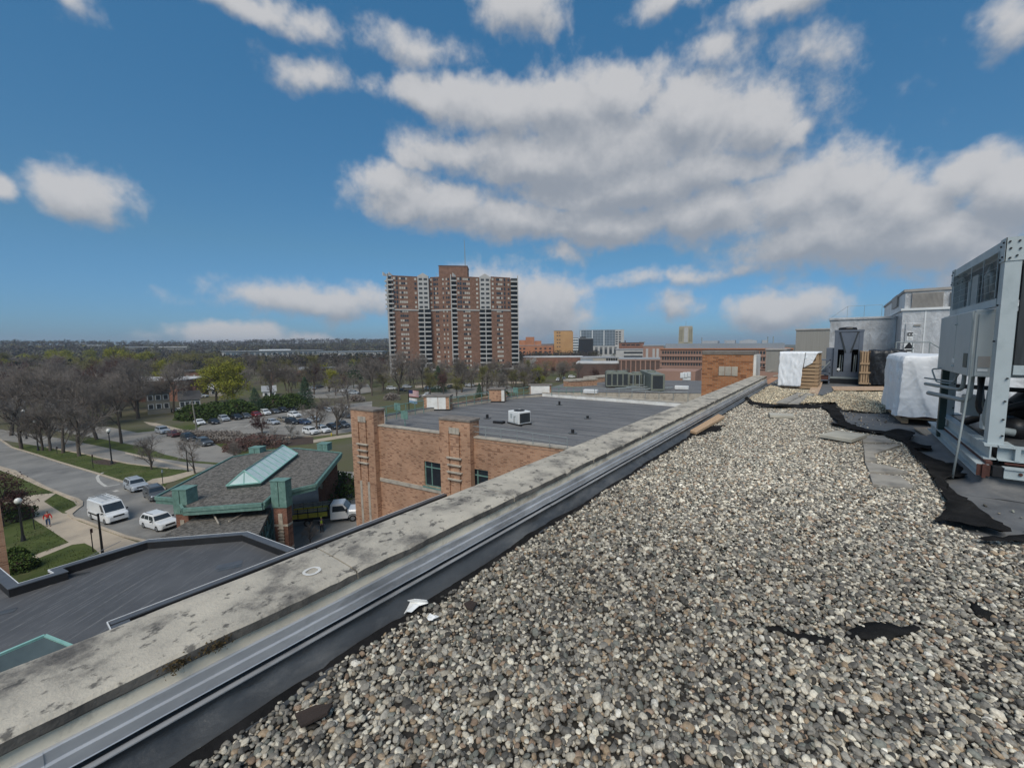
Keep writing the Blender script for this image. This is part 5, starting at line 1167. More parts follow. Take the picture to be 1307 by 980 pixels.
def offset_run(P, side, w):
    L = []
    for i, p in enumerate(P):
        if i == 0: d = (P[1] - p).normalized(); nn = Vector((d.y, -d.x, 0)); L.append(p + nn * w * side)
        elif i == len(P) - 1: d = (p - P[i - 1]).normalized(); nn = Vector((d.y, -d.x, 0)); L.append(p + nn * w * side)
        else:
            d0 = (p - P[i - 1]).normalized(); d1 = (P[i + 1] - p).normalized(); n0 = Vector((d0.y, -d0.x, 0)); n1 = Vector((d1.y, -d1.x, 0)); b = (n0 + n1); 
            if b.length < .3: L.append(p + n0 * w * side); continue
            b.normalize(); L.append(p + b * w * side / max(.35, b.dot(n0)))
    return L
P = [Vector((p.x, p.y, 0)) for p in outer]; I = offset_run(P, 1, .32)
def kerb_mb(A, B, z0, z1):
    mb = MB(); mb.loft([[(a.x, a.y, z0), (b.x, b.y, z0), (b.x, b.y, z1), (a.x, a.y, z1)] for a, b in zip(A, B)]); return mb
kerb_mb(P, I, DZ - .04, oz - .042).build('kerb', M['roof_black'], dk)
kerb_mb(offset_run(P, 1, .025), offset_run(P, 1, .34), oz - .04, oz).build('kerb_cap', M['roof_cap'], dk)
kerb_mb(offset_run(P, -1, .004), offset_run(P, 1, .023), oz - .10, oz + .008).build('edge_trim', M['white_edge'], dk)
mb = MB(); rr = random.Random(3)
for k in range(12):                                        # welded patches and laps on the membrane
    x = rr.uniform(-30, -19.5); y = rr.uniform(-4, 7); w_ = rr.uniform(.25, .8); l_ = rr.uniform(.2, .5); a = R(62) + rr.uniform(-.1, .1); z = DZ + .003 + .0008 * k
    c, s = math.cos(a), math.sin(a)
    if not inside([(q.x, q.y) for q in I] + [(p.x, p.y) for p in near], np.array([x]), np.array([y]))[0]: continue
    MB().add([(x + c * u - s * v, y + s * u + c * v, z) for u, v in ((-l_, -w_ * .3), (l_, -w_ * .3), (l_, w_ * .3), (-l_, w_ * .3))], [(0, 1, 2, 3)]).build('patch', M['roof_cap' if k % 3 else 'membrane'], dk)
mb = MB()
for k in range(14):
    a = at(18 + k * 20, 772 - k * 5, DZ); d = Vector((.80, .60, 0)); n_ = Vector((-.6, .8, 0))
for k in range(11):
    b = Vector((-30.5 + k * 1.15, 3.8 - k * .0, 0)) ; d = Vector((.62, -.78, 0)); s = Vector((.78, .62, 0)) * .035
    mb.add([(b.x - s.x, b.y - s.y, DZ + .002), (b.x + s.x, b.y + s.y, DZ + .002), (b.x + s.x + d.x * 9, b.y + s.y + d.y * 9, DZ + .002), (b.x - s.x + d.x * 9, b.y - s.y + d.y * 9, DZ + .002)], [(0, 3, 2, 1)])
q = mb.build('seam', M['membrane_grey'], dk); q['kind'] = 'stuff'
# verdigris framed skylight at the very left edge
t = thing('ridge_skylight', 'verdigris framed glass skylight on the dark roof at the bottom left', 'skylight', (0, 0, 0))
ax = at(57, 811, DZ + .9); bl = at(-12, 858, DZ + .1); br = at(118, 835, DZ + .1); dirv = Vector((-.45, -.9, 0)).normalized()
back = [p + Vector((1.2, -6.5, 0)) for p in (bl, ax, br)]
def bar(a, b, r, n='frame_bar', m='copper_light', parent=t): return MB().tube([a, b], r, 4).build(n, M[m], parent)
bar(bl, ax, .06); bar(ax, br, .06); bar(bl, br, .07); bar(ax, back[1], .06); bar(br, back[2], .06)
for f in (.33, .66): bar(bl.lerp(ax, f), bl.lerp(br, f), .03) if False else None
m0 = bl.lerp(ax, .52); bar(m0, bl.lerp(br, .85) .lerp(m0, .25), .03); P0 = M['sky_glass']; M['sky_glass'] = M['skylight_grey']
MB().add([bl, br, ax], [(0, 1, 2)]).build('pane', M['sky_glass'], t); MB().add([ax, br, back[2], back[1]], [(0, 1, 2, 3)]).build('pane', M['sky_glass'], t)
MB().add([bl, ax, back[1], back[0]], [(0, 1, 2, 3)]).build('pane', M['sky_glass'], t)
M['sky_glass'] = P0
# brick corner of a wing at the left edge
a = far(12, 728, 44); d = Vector((a.x, a.y, 0)).normalized(); l = Vector((-d.y, d.x, 0)); ztw = far(0, 650, 44).z
t = thing('brick_wing', 'brick wall corner of another wing at the left edge of the picture', 'building', (a.x, a.y, 0), math.atan2(-l.y, -l.x))
MB().box(-12, 0, 0, 9, -19.5, ztw + 2).build('wall', M['brick'], t)
MB().box(-12.05, .08, -.08, 9.05, ztw + 2.002, ztw + 2.3).build('coping', M['lime'], t)
# ------------------------------------------------------------------ entrance canopy
CZ = -13.0
cn = thing('entrance_canopy', 'gravel topped entrance canopy with verdigris fascia and a long glass skylight', 'canopy', (0, 0, 0))
CP = [(200, 634), (297, 583), (342, 575), (377, 572), (435, 578), (402, 618), (368, 626), (347, 631), (335, 642), (235, 649), (228, 636)]
P = [at(x, y, CZ) for x, y in CP][::-1]
MB().prism([(p.x, p.y) for p in P], CZ - .35, CZ - .02).build('deck', M['dark_green'], cn)
gravel_m = mat('roof_gravel', (.165, .15, .13), (.064, .058, .05), rough=.97, scale=3.2, bump=.9, bscale=5, spots=(.26, .245, .22), spot_scale=4.5, spot_amt=.7, contrast=(.42, .58), bdist=.06); M['roof_gravel'] = gravel_m
I = [Vector((p.x, p.y, 0)) for p in P]; cen = sum(I, Vector()) / len(I)
MB().sheet([(p.x + (cen.x - p.x) * .03, p.y + (cen.y - p.y) * .03) for p in P], CZ + .0).build('gravel', M['roof_gravel'], cn)['kind'] = 'stuff'
Pc = P + [P[0]]
for i in range(len(P)):
    a, b = P[i], P[(i + 1) % len(P)]; d = (b - a).normalized(); s = Vector((d.y, -d.x, 0))
    for (o0, o1, z0, z1, nm) in ((.0, .12, -.62, .08, 'fascia'), (.122, .20, -.26, .05, 'fascia_moulding')):
        MB().hexa([(a + s * o0 + Vector((0, 0, z0))), (b + s * o0 + Vector((0, 0, z0))), (b + s * o1 + Vector((0, 0, z0))), (a + s * o1 + Vector((0, 0, z0)))], [(a + s * o0 + Vector((0, 0, z1))), (b + s * o0 + Vector((0, 0, z1))), (b + s * o1 + Vector((0, 0, z1))), (a + s * o1 + Vector((0, 0, z1)))]).build(nm, M['copper'], cn)
def cap_box(px0, px1, pyb, pyt, dep, pill=True, zb=CZ - .9):
    a = at(px0, pyb, zb); b = at(px1, pyb, zb); w = (b - a).length; d = math.hypot(a.x, a.y); zt = far(px0, pyt, d).z; ang = math.atan2(b.y - a.y, b.x - a.x)
    c, s = math.cos(ang), math.sin(ang)
    f = lambda u, v: (a.x + c * u - s * v, a.y + s * u + c * v)
    def bx(u0, u1, v0, v1, z0, z1): return MB().hexa([(*f(u0, v0), z0), (*f(u1, v0), z0), (*f(u1, v1), z0), (*f(u0, v1), z0)], [(*f(u0, v0), z1), (*f(u1, v0), z1), (*f(u1, v1), z1), (*f(u0, v1), z1)])
    o = bx(0, w, 0, dep, zb, zt).build('pier_cap', M['copper'], cn)
    bx(-.05, w + .05, -.05, dep + .05, zt + .002, zt + .08).build('lid', M['copper'], o); bx(w * .48, w * .52, -.02, -.002, zb + .1, zt - .05).build('seam', M['dark_green'], o)
    if pill:
        pl = bx(.08, w - .08, .08, dep - .08, G, zb - .004).build('pillar', M['brick_red'], cn)
        bx(w * .36, w * .64, .03, .079, G, zb - .6).build('inlay', M['lime'], pl)
        for k in range(6): bx(w * .3, w * .7, -.03, .03, zb - 2.2 - k * .33, zb - 2.05 - k * .33).build('ledge', M['lime'], pl)
        for z in (zb - 1.9, zb - 4.3): bx(.06, w - .06, .05, dep - .05, z, z + .22).build('band', M['lime'], pl)
cap_box(347, 366, 648, 614, .9); cap_box(222, 240, 656, 625, 1.2); cap_box(318, 332, 582, 572, 1.2, False, CZ - .4); cap_box(405, 418, 576, 567, 1.2, False, CZ - .4)
a = at(408, 640, G); MB().box(a.x - .2, a.x + 1.7, a.y, a.y + 1.8, G, CZ - .36).build('pillar', M['brick_red'], cn)
MB().box(a.x + .4, a.x + 1.1, a.y - .05, a.y - .001, G + 2, CZ - 2.2).build('inlay', M['lime'], cn)
a = at(301, 590, CZ - .4); MB().box(a.x, a.x + 1.6, a.y, a.y + 1.6, G, CZ - .36).build('pillar', M['brick_red'], cn)
# skylight on the canopy
sk0 = at(289, 620, CZ + .35); sk1 = at(333, 616, CZ + .35); ske = at(380, 579, CZ + .35); v = ske - sk1; sk0e = sk0 + v
ap = (sk0 + sk1) / 2 + Vector((0, 0, 1.35)); ape = ap + v - v.normalized() * .3; ap = ap + v.normalized() * .3
up1 = Vector((0, 0, 1))
MB().hexa([sk0 - up1 * .36, sk1 - up1 * .36, ske - up1 * .36, sk0e - up1 * .36], [sk0, sk1, ske, sk0e]).build('skylight_kerb', M['dark_green'], cn)
sky_l = MB().tube([ap, ape], .07, 6).build('skylight', M['copper'], cn)
for a_, b_ in ((sk0, sk1), (sk1, ske), (ske, sk0e), (sk0e, sk0), (sk0, ap), (sk1, ap), (ske, ape), (sk0e, ape)): MB().tube([a_ + up1 * .03, b_ + up1 * .03], .09, 4).build('frame_bar', M['copper_light'], sky_l)
NP = 9
for k in range(NP):
    for (s0, s1) in ((sk1, ske), (sk0, sk0e)):
        l0, l1 = s0.lerp(s1, (k + .06) / NP), s0.lerp(s1, (k + .94) / NP); t0 = ap.lerp(ape, (k + .06) / NP); t1 = ap.lerp(ape, (k + .94) / NP)
        MB().add([l0 + up1 * .04, l1 + up1 * .04, t1 - up1 * .02, t0 - up1 * .02], [(0, 1, 2, 3)] if s0 is sk1 else [(3, 2, 1, 0)]).build('pane', M['sky_glass'], sky_l)
        if k: MB().tube([s0.lerp(s1, k / NP) + up1 * .05, ap.lerp(ape, k / NP)], .05, 4).build('glazing_bar', M['copper_light'], sky_l)
MB().add([sk0 + up1 * .02, sk1 + up1 * .02, ap], [(0, 1, 2)]).build('pane', M['sky_glass'], sky_l); mid = (sk0 + sk1) / 2; MB().tube([mid + up1 * .03, ap], .05, 4).build('glazing_bar', M['copper_light'], sky_l)
# link roof between canopy and the dark roof
LZ = -14.6
lk = thing('link_roof', 'shingle topped sloping link roof between the canopy and the dark roof', 'link building', (0, 0, 0))
lp = [at(x, y, z) for x, y, z in ((262, 652, LZ), (346, 648, LZ), (330, 682, LZ + .9), (180, 700, LZ + .9))]
lp = lp[::-1] if False else lp
MB().add(lp + [p - up1 * .3 for p in lp], [(3, 2, 1, 0), (4, 5, 6, 7), (0, 1, 5, 4), (1, 2, 6, 5), (2, 3, 7, 6), (3, 0, 4, 7)]).build('roof', M['roof_gravel'], lk)
for a_, b_ in (((272, 655, LZ + .4), (279, 668, LZ + .7)), ((292, 665, LZ + .6), (309, 656, LZ + .35))): MB().tube([at(*a_), at(*b_)], .06, 5).build('strut', M['lime'], lk)
w0 = lp[1] - up1 * .31; w1_ = lp[2] - up1 * .31
MB().add([w0, w1_, Vector((w1_.x, w1_.y, G)), Vector((w0.x, w0.y, G))], [(0, 1, 2, 3)]).build('window_wall', M['glass'], lk)
for f in (.0, .2, .4, .6, .8, 1.0):
    a_ = w0.lerp(w1_, f); MB().tube([a_ + Vector((.05, .02, 0)), Vector((a_.x + .05, a_.y + .02, G))], .06, 4).build('mullion', M['copper'], lk)
for z in (-15.6, -16.8, -18.0): MB().tube([Vector((w0.x + .05, w0.y + .02, z)), Vector((w1_.x + .05, w1_.y + .02, z))], .06, 4).build('mullion', M['copper'], lk)
# ------------------------------------------------------------------ town beyond
class Facade:
    """a block whose front is seen between two photo columns at given distances"""
    def __init__(self, name, label, cat, px0, px1, pyt, dist0, dist1=None, group=None):
        dist1 = dist1 or dist0
        a, b = far(px0, pyt, dist0), far(px1, pyt, dist1)
        self.zt = a.z; self.px0, self.px1 = px0, px1; self.d = (dist0 + dist1) / 2
        self.w = math.hypot(b.x - a.x, b.y - a.y); self.rz = math.atan2(b.y - a.y, b.x - a.x)
        self.n = Vector((math.sin(self.rz), -math.cos(self.rz), 0)); self.o = Vector((a.x, a.y, 0)); self.u = Vector((math.cos(self.rz), math.sin(self.rz), 0))
        self.t = thing(name, label, cat, (a.x, a.y, 0), self.rz, group)
    def p(self, px, py):
        q = onplane(px, py, self.o, self.n); return (q - self.o).dot(self.u), q.z
    def x(self, px): return self.p(px, 440)[0]
    def z(self, py): return self.p((self.px0 + self.px1) / 2, py)[1]
    def box(self, name, m, x0, x1, y0, y1, z0, z1, parent=None): return MB().box(x0, x1, y0, y1, z0, z1).build(name, M[m] if isinstance(m, str) else m, parent or self.t)
    def wins(self, xs, zs, ww, wh, m='glass', name='window', parent=None, y=-.03, proud=.05, single=True, frame=None):
        """rows of window panes set proud of the wall by their frames"""
        first = None
        for z in zs:
            for x in xs:
                if first is None:
                    mb = MB(); mb.box(-ww / 2, ww / 2, -proud, .0, 0, wh); first = mb.build(name, M[m] if isinstance(m, str) else m, parent or self.t, loc=(x, y, z))
                else: share(name, first, parent or self.t, (x, y, z))
def hills_col(c): return c
M['tower_brick'] = brick_mat('brown_brick', (.225, .122, .082), (.178, .093, .064), (.30, .22, .17), bw=.4, bh=.15)
M['pale_conc'] = mat('pale_concrete', (.46, .45, .425), (.38, .37, .355), rough=.85, scale=.3)
M['orange_brick'] = mat('orange_brick_far', (.44, .19, .095), (.36, .15, .075), rough=.9, scale=.15)
M['tan_brick_far'] = mat('tan_brick_far', (.50, .29, .125), (.43, .24, .10), rough=.9, scale=.1)
M['pink_brick'] = mat('pinkish_brick_far', (.34, .205, .155), (.28, .17, .13), rough=.9, scale=.1)
M['brown_far'] = mat('brown_cladding_far', (.12, .075, .06), (.09, .06, .05), rough=.9, scale=.2)
M['grey_glass'] = mat('grey_glass_front', (.16, .20, .23), (.10, .13, .155), rough=.25, scale=.08, spec=.6)
M['win_light'] = mat('blind_window', (.50, .47, .41), (.36, .33, .28), rough=.4, scale=.4)
M['far_roof'] = mat('pale_flat_roof', (.36, .37, .38), (.28, .29, .3), rough=.8, scale=.1)
M['white_roof'] = mat('white_flat_roof', (.62, .61, .59), (.42, .41, .4), rough=.8, scale=.12)
M['blue_roof'] = mat('blue_grey_band', (.27, .31, .35), (.22, .255, .29), rough=.6, scale=.1)
M['siding'] = mat('grey_siding', (.23, .215, .18), (.19, .18, .15), rough=.8, scale=.3, stretch=(.2, .2, 8))
M['shingle'] = mat('dark_shingle', (.075, .07, .068), (.05, .048, .047), rough=.95, scale=.6)
# --- the residential tower
TD = 300.0
tw = Facade('apartment_tower', 'tall brown brick apartment tower with white balcony columns and a roof mast', 'apartment tower', 497, 661, 352, TD * 1.03, TD)
zb = G - 1; t = tw.t
KX = tw.w / (tw.x(661) - tw.x(497)) if False else 1
def X(px): return tw.p(px, 394)[0]
ztop = tw.p(575, 353)[1]; zband = tw.p(575, 394.5)[1]
FL = (ztop - zband) / 7.0; NL = int((zband - zb) / FL)
# bays: (px left, px right, recess depth) - the front steps back and forth
def bay(px0, px1, y0, y1, zt, m='tower_brick', name='wall'):
    # a facet turned a little away: left edge nearer than the right
    x0, x1 = X(px0), X(px1)
    return MB().hexa([(x0, y0, zb), (x1, y1, zb), (x1, 24, zb), (x0, 24, zb)], [(x0, y0, zt), (x1, y1, zt), (x1, 24, zt), (x0, 24, zt)]).build(name, M[m], t)
BAYS = [(501, 533, 1.0, 5.0), (548, 577, 7.0, 1.8), (583, 612, .5, 4.5), (627, 652, 1.0, 5.0)]
def yb(b, px): return b[2] + (b[3] - b[2]) * (px - b[0]) / (b[1] - b[0])
for b in BAYS: bay(b[0], b[1], b[2], b[3], ztop)
bay(533, 548, 6, 6, ztop - .5, 'tower_brick'); bay(577, 583, 5, 5, ztop - .5); bay(612, 627, 6, 6, ztop - .5); bay(652, 661, 5, 5, ztop - .5)
bay(490, 501, 9, 1.1, ztop - .3, 'pale_conc')
zpt = tw.p(578, 338)[1]
MB().box(X(560), X(597), 6, 20, ztop - 1, zpt).build('lift_house', M['tower_brick'], t)
MB().box(X(560) - .2, X(597) + .2, 5.8, 20.2, zpt + .01, zpt + .6).build('parapet', M['brown_far'], t)
zm = tw.p(592, 300)[1]; MB().tube([(X(593.5), 12, zpt), (X(593.5), 12, zpt + (zm - zpt) * .6), (X(593), 12, zm)], [.34, .24, .15], 5).build('mast', M['pipe'], t)
for px in (556, 561, 588): MB().tube([(X(px), 8, ztop - .4), (X(px), 8, ztop + 3.4)], .12, 5).build('antenna', M['pipe'], t)
for b in BAYS:
    x0, x1 = X(b[0]), X(b[1])
    MB().hexa([(x0, b[2] - .45, zband - .9), (x1, b[3] - .45, zband - .9), (x1, b[3] - .003, zband - .9), (x0, b[2] - .003, zband - .9)], [(x0, b[2] - .45, zband), (x1, b[3] - .45, zband), (x1, b[3] - .003, zband), (x0, b[2] - .003, zband)]).build('band', M['pale_conc'], t)
    MB().hexa([(x0, b[2] - .1, ztop + .003), (x1, b[3] - .1, ztop + .003), (x1, 23, ztop + .003), (x0, 23, ztop + .003)], [(x0, b[2] - .1, ztop + .5), (x1, b[3] - .1, ztop + .5), (x1, 23, ztop + .5), (x0, 23, ztop + .5)]).build('parapet', M['tower_brick'], t)
# windows of each brick bay: rows of small panes; past the limit they are one part per bay
rr = random.Random(12)
for b in BAYS:
    light, dark = MB(), MB(); wpx = b[1] - b[0]
    for fl in range(7 + NL):
        z = ztop - FL * (fl + 1) + FL * .34
        cols = [.30, .38, .46, .54] if b[0] != 548 else [.28, .36, .62, .78]
        if fl < 7: cols = cols + [.07, .88]
        for c in cols:
            px = b[0] + wpx * c; x = X(px); y = yb(b, px)
            q = light if rr.random() < (.62 if fl < 7 else .55) else dark
            w = .75 if .2 < c < .84 else 1.0
            q.hexa([(x - w, y - .12, z), (x + w, y - .12 + .1, z), (x + w, y + .05, z), (x - w, y + .05, z)], [(x - w, y - .12, z + 1.5), (x + w, y - .12 + .1, z + 1.5), (x + w, y + .05, z + 1.5), (x - w, y + .05, z + 1.5)])
        if fl < 7:
            for c in (.19,) if b[0] != 627 else (.70,):
                px = b[0] + wpx * c; x = X(px); dark.box(x - .55, x + .55, yb(b, px) - .15, yb(b, px) + .05, z - .3, z + 1.9)
    o = light.build('lit_windows', M['win_light'], t); o['kind'] = 'stuff'
    o = dark.build('dark_windows', M['glass'], t); o['kind'] = 'stuff'
# balcony columns
def balcony_mesh(w, d):
    mb = MB(); mb.box(-w / 2, w / 2, -d, 0, 0, .22); mb.box(-w / 2, w / 2, -d, -d + .12, .222, .95, 0); mb.box(-w / 2, -w / 2 + .12, -d + .121, 0, .222, .95); mb.box(w / 2 - .12, w / 2, -d + .121, 0, .222, 1.15); return mb
def column(px0, px1, yw, fin, nfl0, nfl1, split=True, d=2.4):
    x0, x1 = X(px0), X(px1); w = x1 - x0
    first = None
    halves = [(x0 + w * .25, w * .46), (x0 + w * .75, w * .46)] if split else [(x0 + w * .5, w * .92)]
    for fl in range(nfl0, nfl1):
        z = ztop - FL * (fl + 1)
        for xc, ww in halves:
            if first is None: first = balcony_mesh(ww, d).build('balcony', M['pale_conc'], t, loc=(xc, yw, z))
            else: share('balcony', first, t, (xc, yw, z))
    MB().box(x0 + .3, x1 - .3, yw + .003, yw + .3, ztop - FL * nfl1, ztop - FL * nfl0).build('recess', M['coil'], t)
    for f in fin:
        xf = x0 + w * f; MB().box(xf - .28, xf + .28, yw - d - .25, yw + .2, ztop - FL * nfl1, ztop + (1.6 if nfl0 == 0 else -.0) - (FL * nfl0 if nfl0 else 0)).build('fin', M['pale_conc'], t)
def upper_col(px0, px1, yw):
    """on the top floors the balcony columns are closed, white, under a pointed parapet"""
    x0, x1 = X(px0), X(px1); xm = (x0 + x1) / 2
    MB().box(x0, x1, yw - 2.0, yw, zband, ztop - .2).build('white_shaft', M['pale_conc'], t)
    MB().add([(x0, yw - 2.05, ztop - .2), (x1, yw - 2.05, ztop - .2), (x1, yw - 2.05, ztop + .6), (xm, yw - 2.05, ztop + 2.8), (x0, yw - 2.05, ztop + .6), (x0, yw, ztop - .2), (x1, yw, ztop - .2), (x1, yw, ztop + .6), (xm, yw, ztop + 2.8), (x0, yw, ztop + .6)], [(0, 1, 2, 3, 4), (9, 8, 7, 6, 5), (0, 5, 6, 1), (1, 6, 7, 2), (2, 7, 8, 3), (3, 8, 9, 4), (4, 9, 5, 0)]).build('gable', M['pale_conc'], t)
    mb = None
    for fl in range(7):
        for f in (.27, .73):
            x = x0 + (x1 - x0) * f; z = ztop - FL * (fl + 1) + .9
            MB().box(x - 1.2, x + 1.2, yw - 2.12, yw - 2.02, z, z + 1.5).build('window', M['coil'], t)
upper_col(533, 547, 5.0); upper_col(612.5, 626.5, 5.0)
column(532, 549, 4.6, (.5,), 7, 7 + NL); column(611, 628, 4.6, (.5,), 7, 7 + NL)
column(576, 584, 2.8, (.04,), 0, 7 + NL, False); column(652, 661.5, 4.0, (1.0,), 0, 7 + NL, False); column(496, 503.5, 2.2, (.0,), 0, 7 + NL, False)
x0 = X(490)
for fl in range(0, 7 + NL): 
    z = ztop - FL * (fl + 1)
    if fl < 7: MB().box(x0 - .2, x0 + 2.6, 5.5, 7.6, z, z + 1.1).build('balcony', M['pale_conc'], t)
for px in (490.5, 498, 579): 
    x = X(px); MB().add([(x - .25, .2, ztop), (x + .25, .2, ztop), (x + 2.6, 2.2, ztop), (x - .25, .2, ztop + 2.6), (x + .25, .2, ztop + 2.6), (x + 2.6, 2.2, ztop + .4)], [(0, 2, 1), (3, 4, 5), (0, 1, 4, 3), (1, 2, 5, 4), (2, 0, 3, 5)]).build('pointed_fin', M['pale_conc'], t)
# base storey canopy
MB().box(X(520), X(655), -6, 1, G + 3.2, G + 4.2).build('entrance_roof', M['pale_conc'], t)
# --- skyline right of the tower
def simple(name, label, px0, px1, pyt, dist, m, depth=25, rows=None, cols=None, wm='glass', ww=.5, wh=.5, extra=None, cat='building', roof='far_roof', dist1=None):
    f = Facade(name, label, cat, px0, px1, pyt, dist, dist1); zt = f.zt
    f.box('wall', m, 0, f.w, 0, depth, G, zt - .3); f.box('parapet', roof, -.3, f.w + .3, -.3, depth + .3, zt - .298, zt + .3)
    if rows:
        zs = [f.z(y) for y in rows]; xs = [f.x(x) for x in cols]; f.wins(xs, zs, f.w * ww / max(1, len(cols)), abs(f.z(rows[0]) - f.z(rows[0] + 1)) * wh, wm)
    return f
f = simple('brick_offices', 'stepped orange brick building just right of the apartment tower', 660, 706, 441, 520, 'orange_brick', rows=[446, 450, 455], cols=[664, 669, 684, 690, 696, 702], ww=.35, wh=2)
f.box('upper_block', 'orange_brick', f.x(671), f.x(682), 2, 20, f.zt + .3, f.z(430)); f.box('upper_block', 'orange_brick', f.x(682.2), f.x(691), 4, 20, f.zt + .3, f.z(435)); f.box('upper_block', 'orange_brick', f.x(662), f.x(670.8), 4, 20, f.zt + .3, f.z(434))
f = simple('brick_block', 'low red brick building between the orange brick offices and the tan tower', 690, 709, 439, 560, 'brick_red', rows=[443, 448], cols=[693, 697, 701, 705], ww=.5, wh=2)
f = simple('tan_tower', 'plain tan tower block with one column of paired windows', 707, 730, 422, 540, 'tan_brick_far', rows=[425, 429, 434, 438, 443, 448], cols=[711.5, 714.5], ww=.16, wh=1.2)
f.box('shaded_side', 'tan_brick_far', f.w * .999, f.w + 1.5, 1, 24, G, f.zt - 1.2)
f = simple('striped_offices', 'narrow office building with white bands between the tan tower and the black block', 730.5, 738, 431, 600, 'grey_glass')
for k in range(6): f.box('band', 'white_metal', -.2, f.w + .2, -.6, -.01, f.z(433.5 + k * 3.4), f.z(432 + k * 3.4))
f = simple('black_block', 'matt black windowless block before the long glass building', 738.5, 757, 432, 500, 'black')
f.box('upper_block', 'black', f.w * .1, f.w * .5, .5, 20, f.zt, f.zt + 2)
f = simple('glass_offices', 'wide grey glass office building with white piers and an arcade', 740, 796, 421.5, 640, 'grey_glass', depth=35)
for k in range(15): x = f.w * (k + .2) / 15; f.box('pier', 'white_metal' if k % 4 == 0 else 'blue_roof', x, x + f.w * (.018 if k % 4 == 0 else .008), -.8, -.01, f.z(441), f.zt - .6)
for k in range(8): f.box('floor_band', 'blue_roof', 0, f.w, -.5, -.012, f.z(425.2 + k * 2.05), f.z(424.7 + k * 2.05))
f.box('end_tower', 'pale_conc', f.x(785), f.w + .5, -1.4, 20, G, f.z(421)); f.wins([f.x(787), f.x(791)], [f.z(425 + 3 * k) for k in range(6)], 3.2, 2.0, y=-1.42)
f.box('arcade_wall', 'pale_conc', f.x(757), f.x(790), -6, -2, G, f.z(441.5))
for k in range(5):
    x = f.x(759.6 + k * 6); f.box('arch_opening', 'coil', x, x + f.w * .06, -6.1, -6.001, f.z(452), f.z(445)); f.box('window', 'coil', x, x + f.w * .06, -6.1, -6.001, f.z(444.3), f.z(443))
f = simple('brick_rooftops', 'dark red brick building with rooftop plant right of the glass offices', 790, 822, 437.5, 420, 'brick_red', roof='brown_far', rows=[441], cols=[796, 802, 808, 814], ww=.6, wh=1.6)
f.box('rooftop_plant', 'blue_roof', f.x(816), f.x(824), 3, 12, f.zt, f.z(436)); f.box('chimney', 'brown_far', f.x(797), f.x(798.5), 3, 5, f.zt, f.z(434.5))
f = simple('banded_offices', 'low beige office building with two dark window bands', 786, 821, 446, 300, 'pale_conc')
for y in (449, 454): f.box('window_band', 'glass', f.w * .3, f.w * .98, -.2, -.01, f.z(y + 1.8), f.z(y))
f = simple('pink_brick_offices', 'pinkish brick building with pale vertical panels', 821, 847, 441, 260, 'pink_brick')
for px in (824.5, 833, 838): f.box('vertical_panel', 'pale_conc', f.x(px), f.x(px + 3), -.25, -.01, f.z(457), f.z(445))
f = simple('dark_arcade', 'dark brown low building with shadowed openings behind the air handlers', 790, 846, 458, 230, 'brown_far', depth=18)
for k in range(9): x = f.w * (k + .5) / 9; f.box('column', 'pink_brick', x - .3, x + .3, -.3, -.01, G, f.zt - 1.0); 
f.box('beam', 'pink_brick', 0, f.w, -.35, -.302, f.zt - 1.0, f.zt - .35)
f = simple('low_white_roofs', 'long low building with a pale flat roof in front of the orange brick offices', 668, 745, 456, 330, 'brick_red', roof='white_roof')
f = simple('beige_shops', 'low beige stone building with a row of tall windows', 741, 792, 456.5, 300, 'lime', roof='far_roof', rows=[461.5], cols=[775, 778, 781, 784, 787], ww=.22, wh=4.5)
f.box('slate_wing', 'blue_roof', f.x(741), f.x(757), -1.5, -.02, G, f.z(458))
f = simple('pale_roof_edge', 'very low building seen as one pale roof edge behind the street trees', 736, 790, 463.5, 240, 'brown_far', roof='white_roof')
# tapered stone tower
f = Facade('stone_tower', 'slender buff stone tower with a pale centre strip on the skyline', 'tower', 866, 885, 417, 700)
w = f.w; zt = f.zt; s_ = w * .04
MB().hexa([(0, 0, G), (w, 0, G), (w, w, G), (0, w, G)], [(s_, s_, zt - 1), (w - s_, s_, zt - 1), (w - s_, w - s_, zt - 1), (s_, w - s_, zt - 1)]).build('shaft', mat('buff_stone', (.36, .32, .22), (.29, .26, .18), scale=.1), f.t)
MB().box(w * .38, w * .66, -.1, .02 + s_, f.z(437), zt - 1.6).build('centre_strip', M['pale_conc'], f.t); MB().box(s_ * 1.5, w - s_ * 1.5, s_, w - s_, zt - .99, zt + .8).build('cap', M['lime'], f.t)
for k in range(6):
    for x in (.12, .24, .78, .88): MB().box(w * x - .5, w * x + .5, -.05, .06 + s_, f.z(421 + k * 2.6) - 1.2, f.z(421 + k * 2.6)).build('window', M['coil'], f.t)
MB().tube([(w * .5, w * .5, zt + .8), (w * .5, w * .5, f.z(409))], .25, 5).build('mast', M['pipe'], f.t)
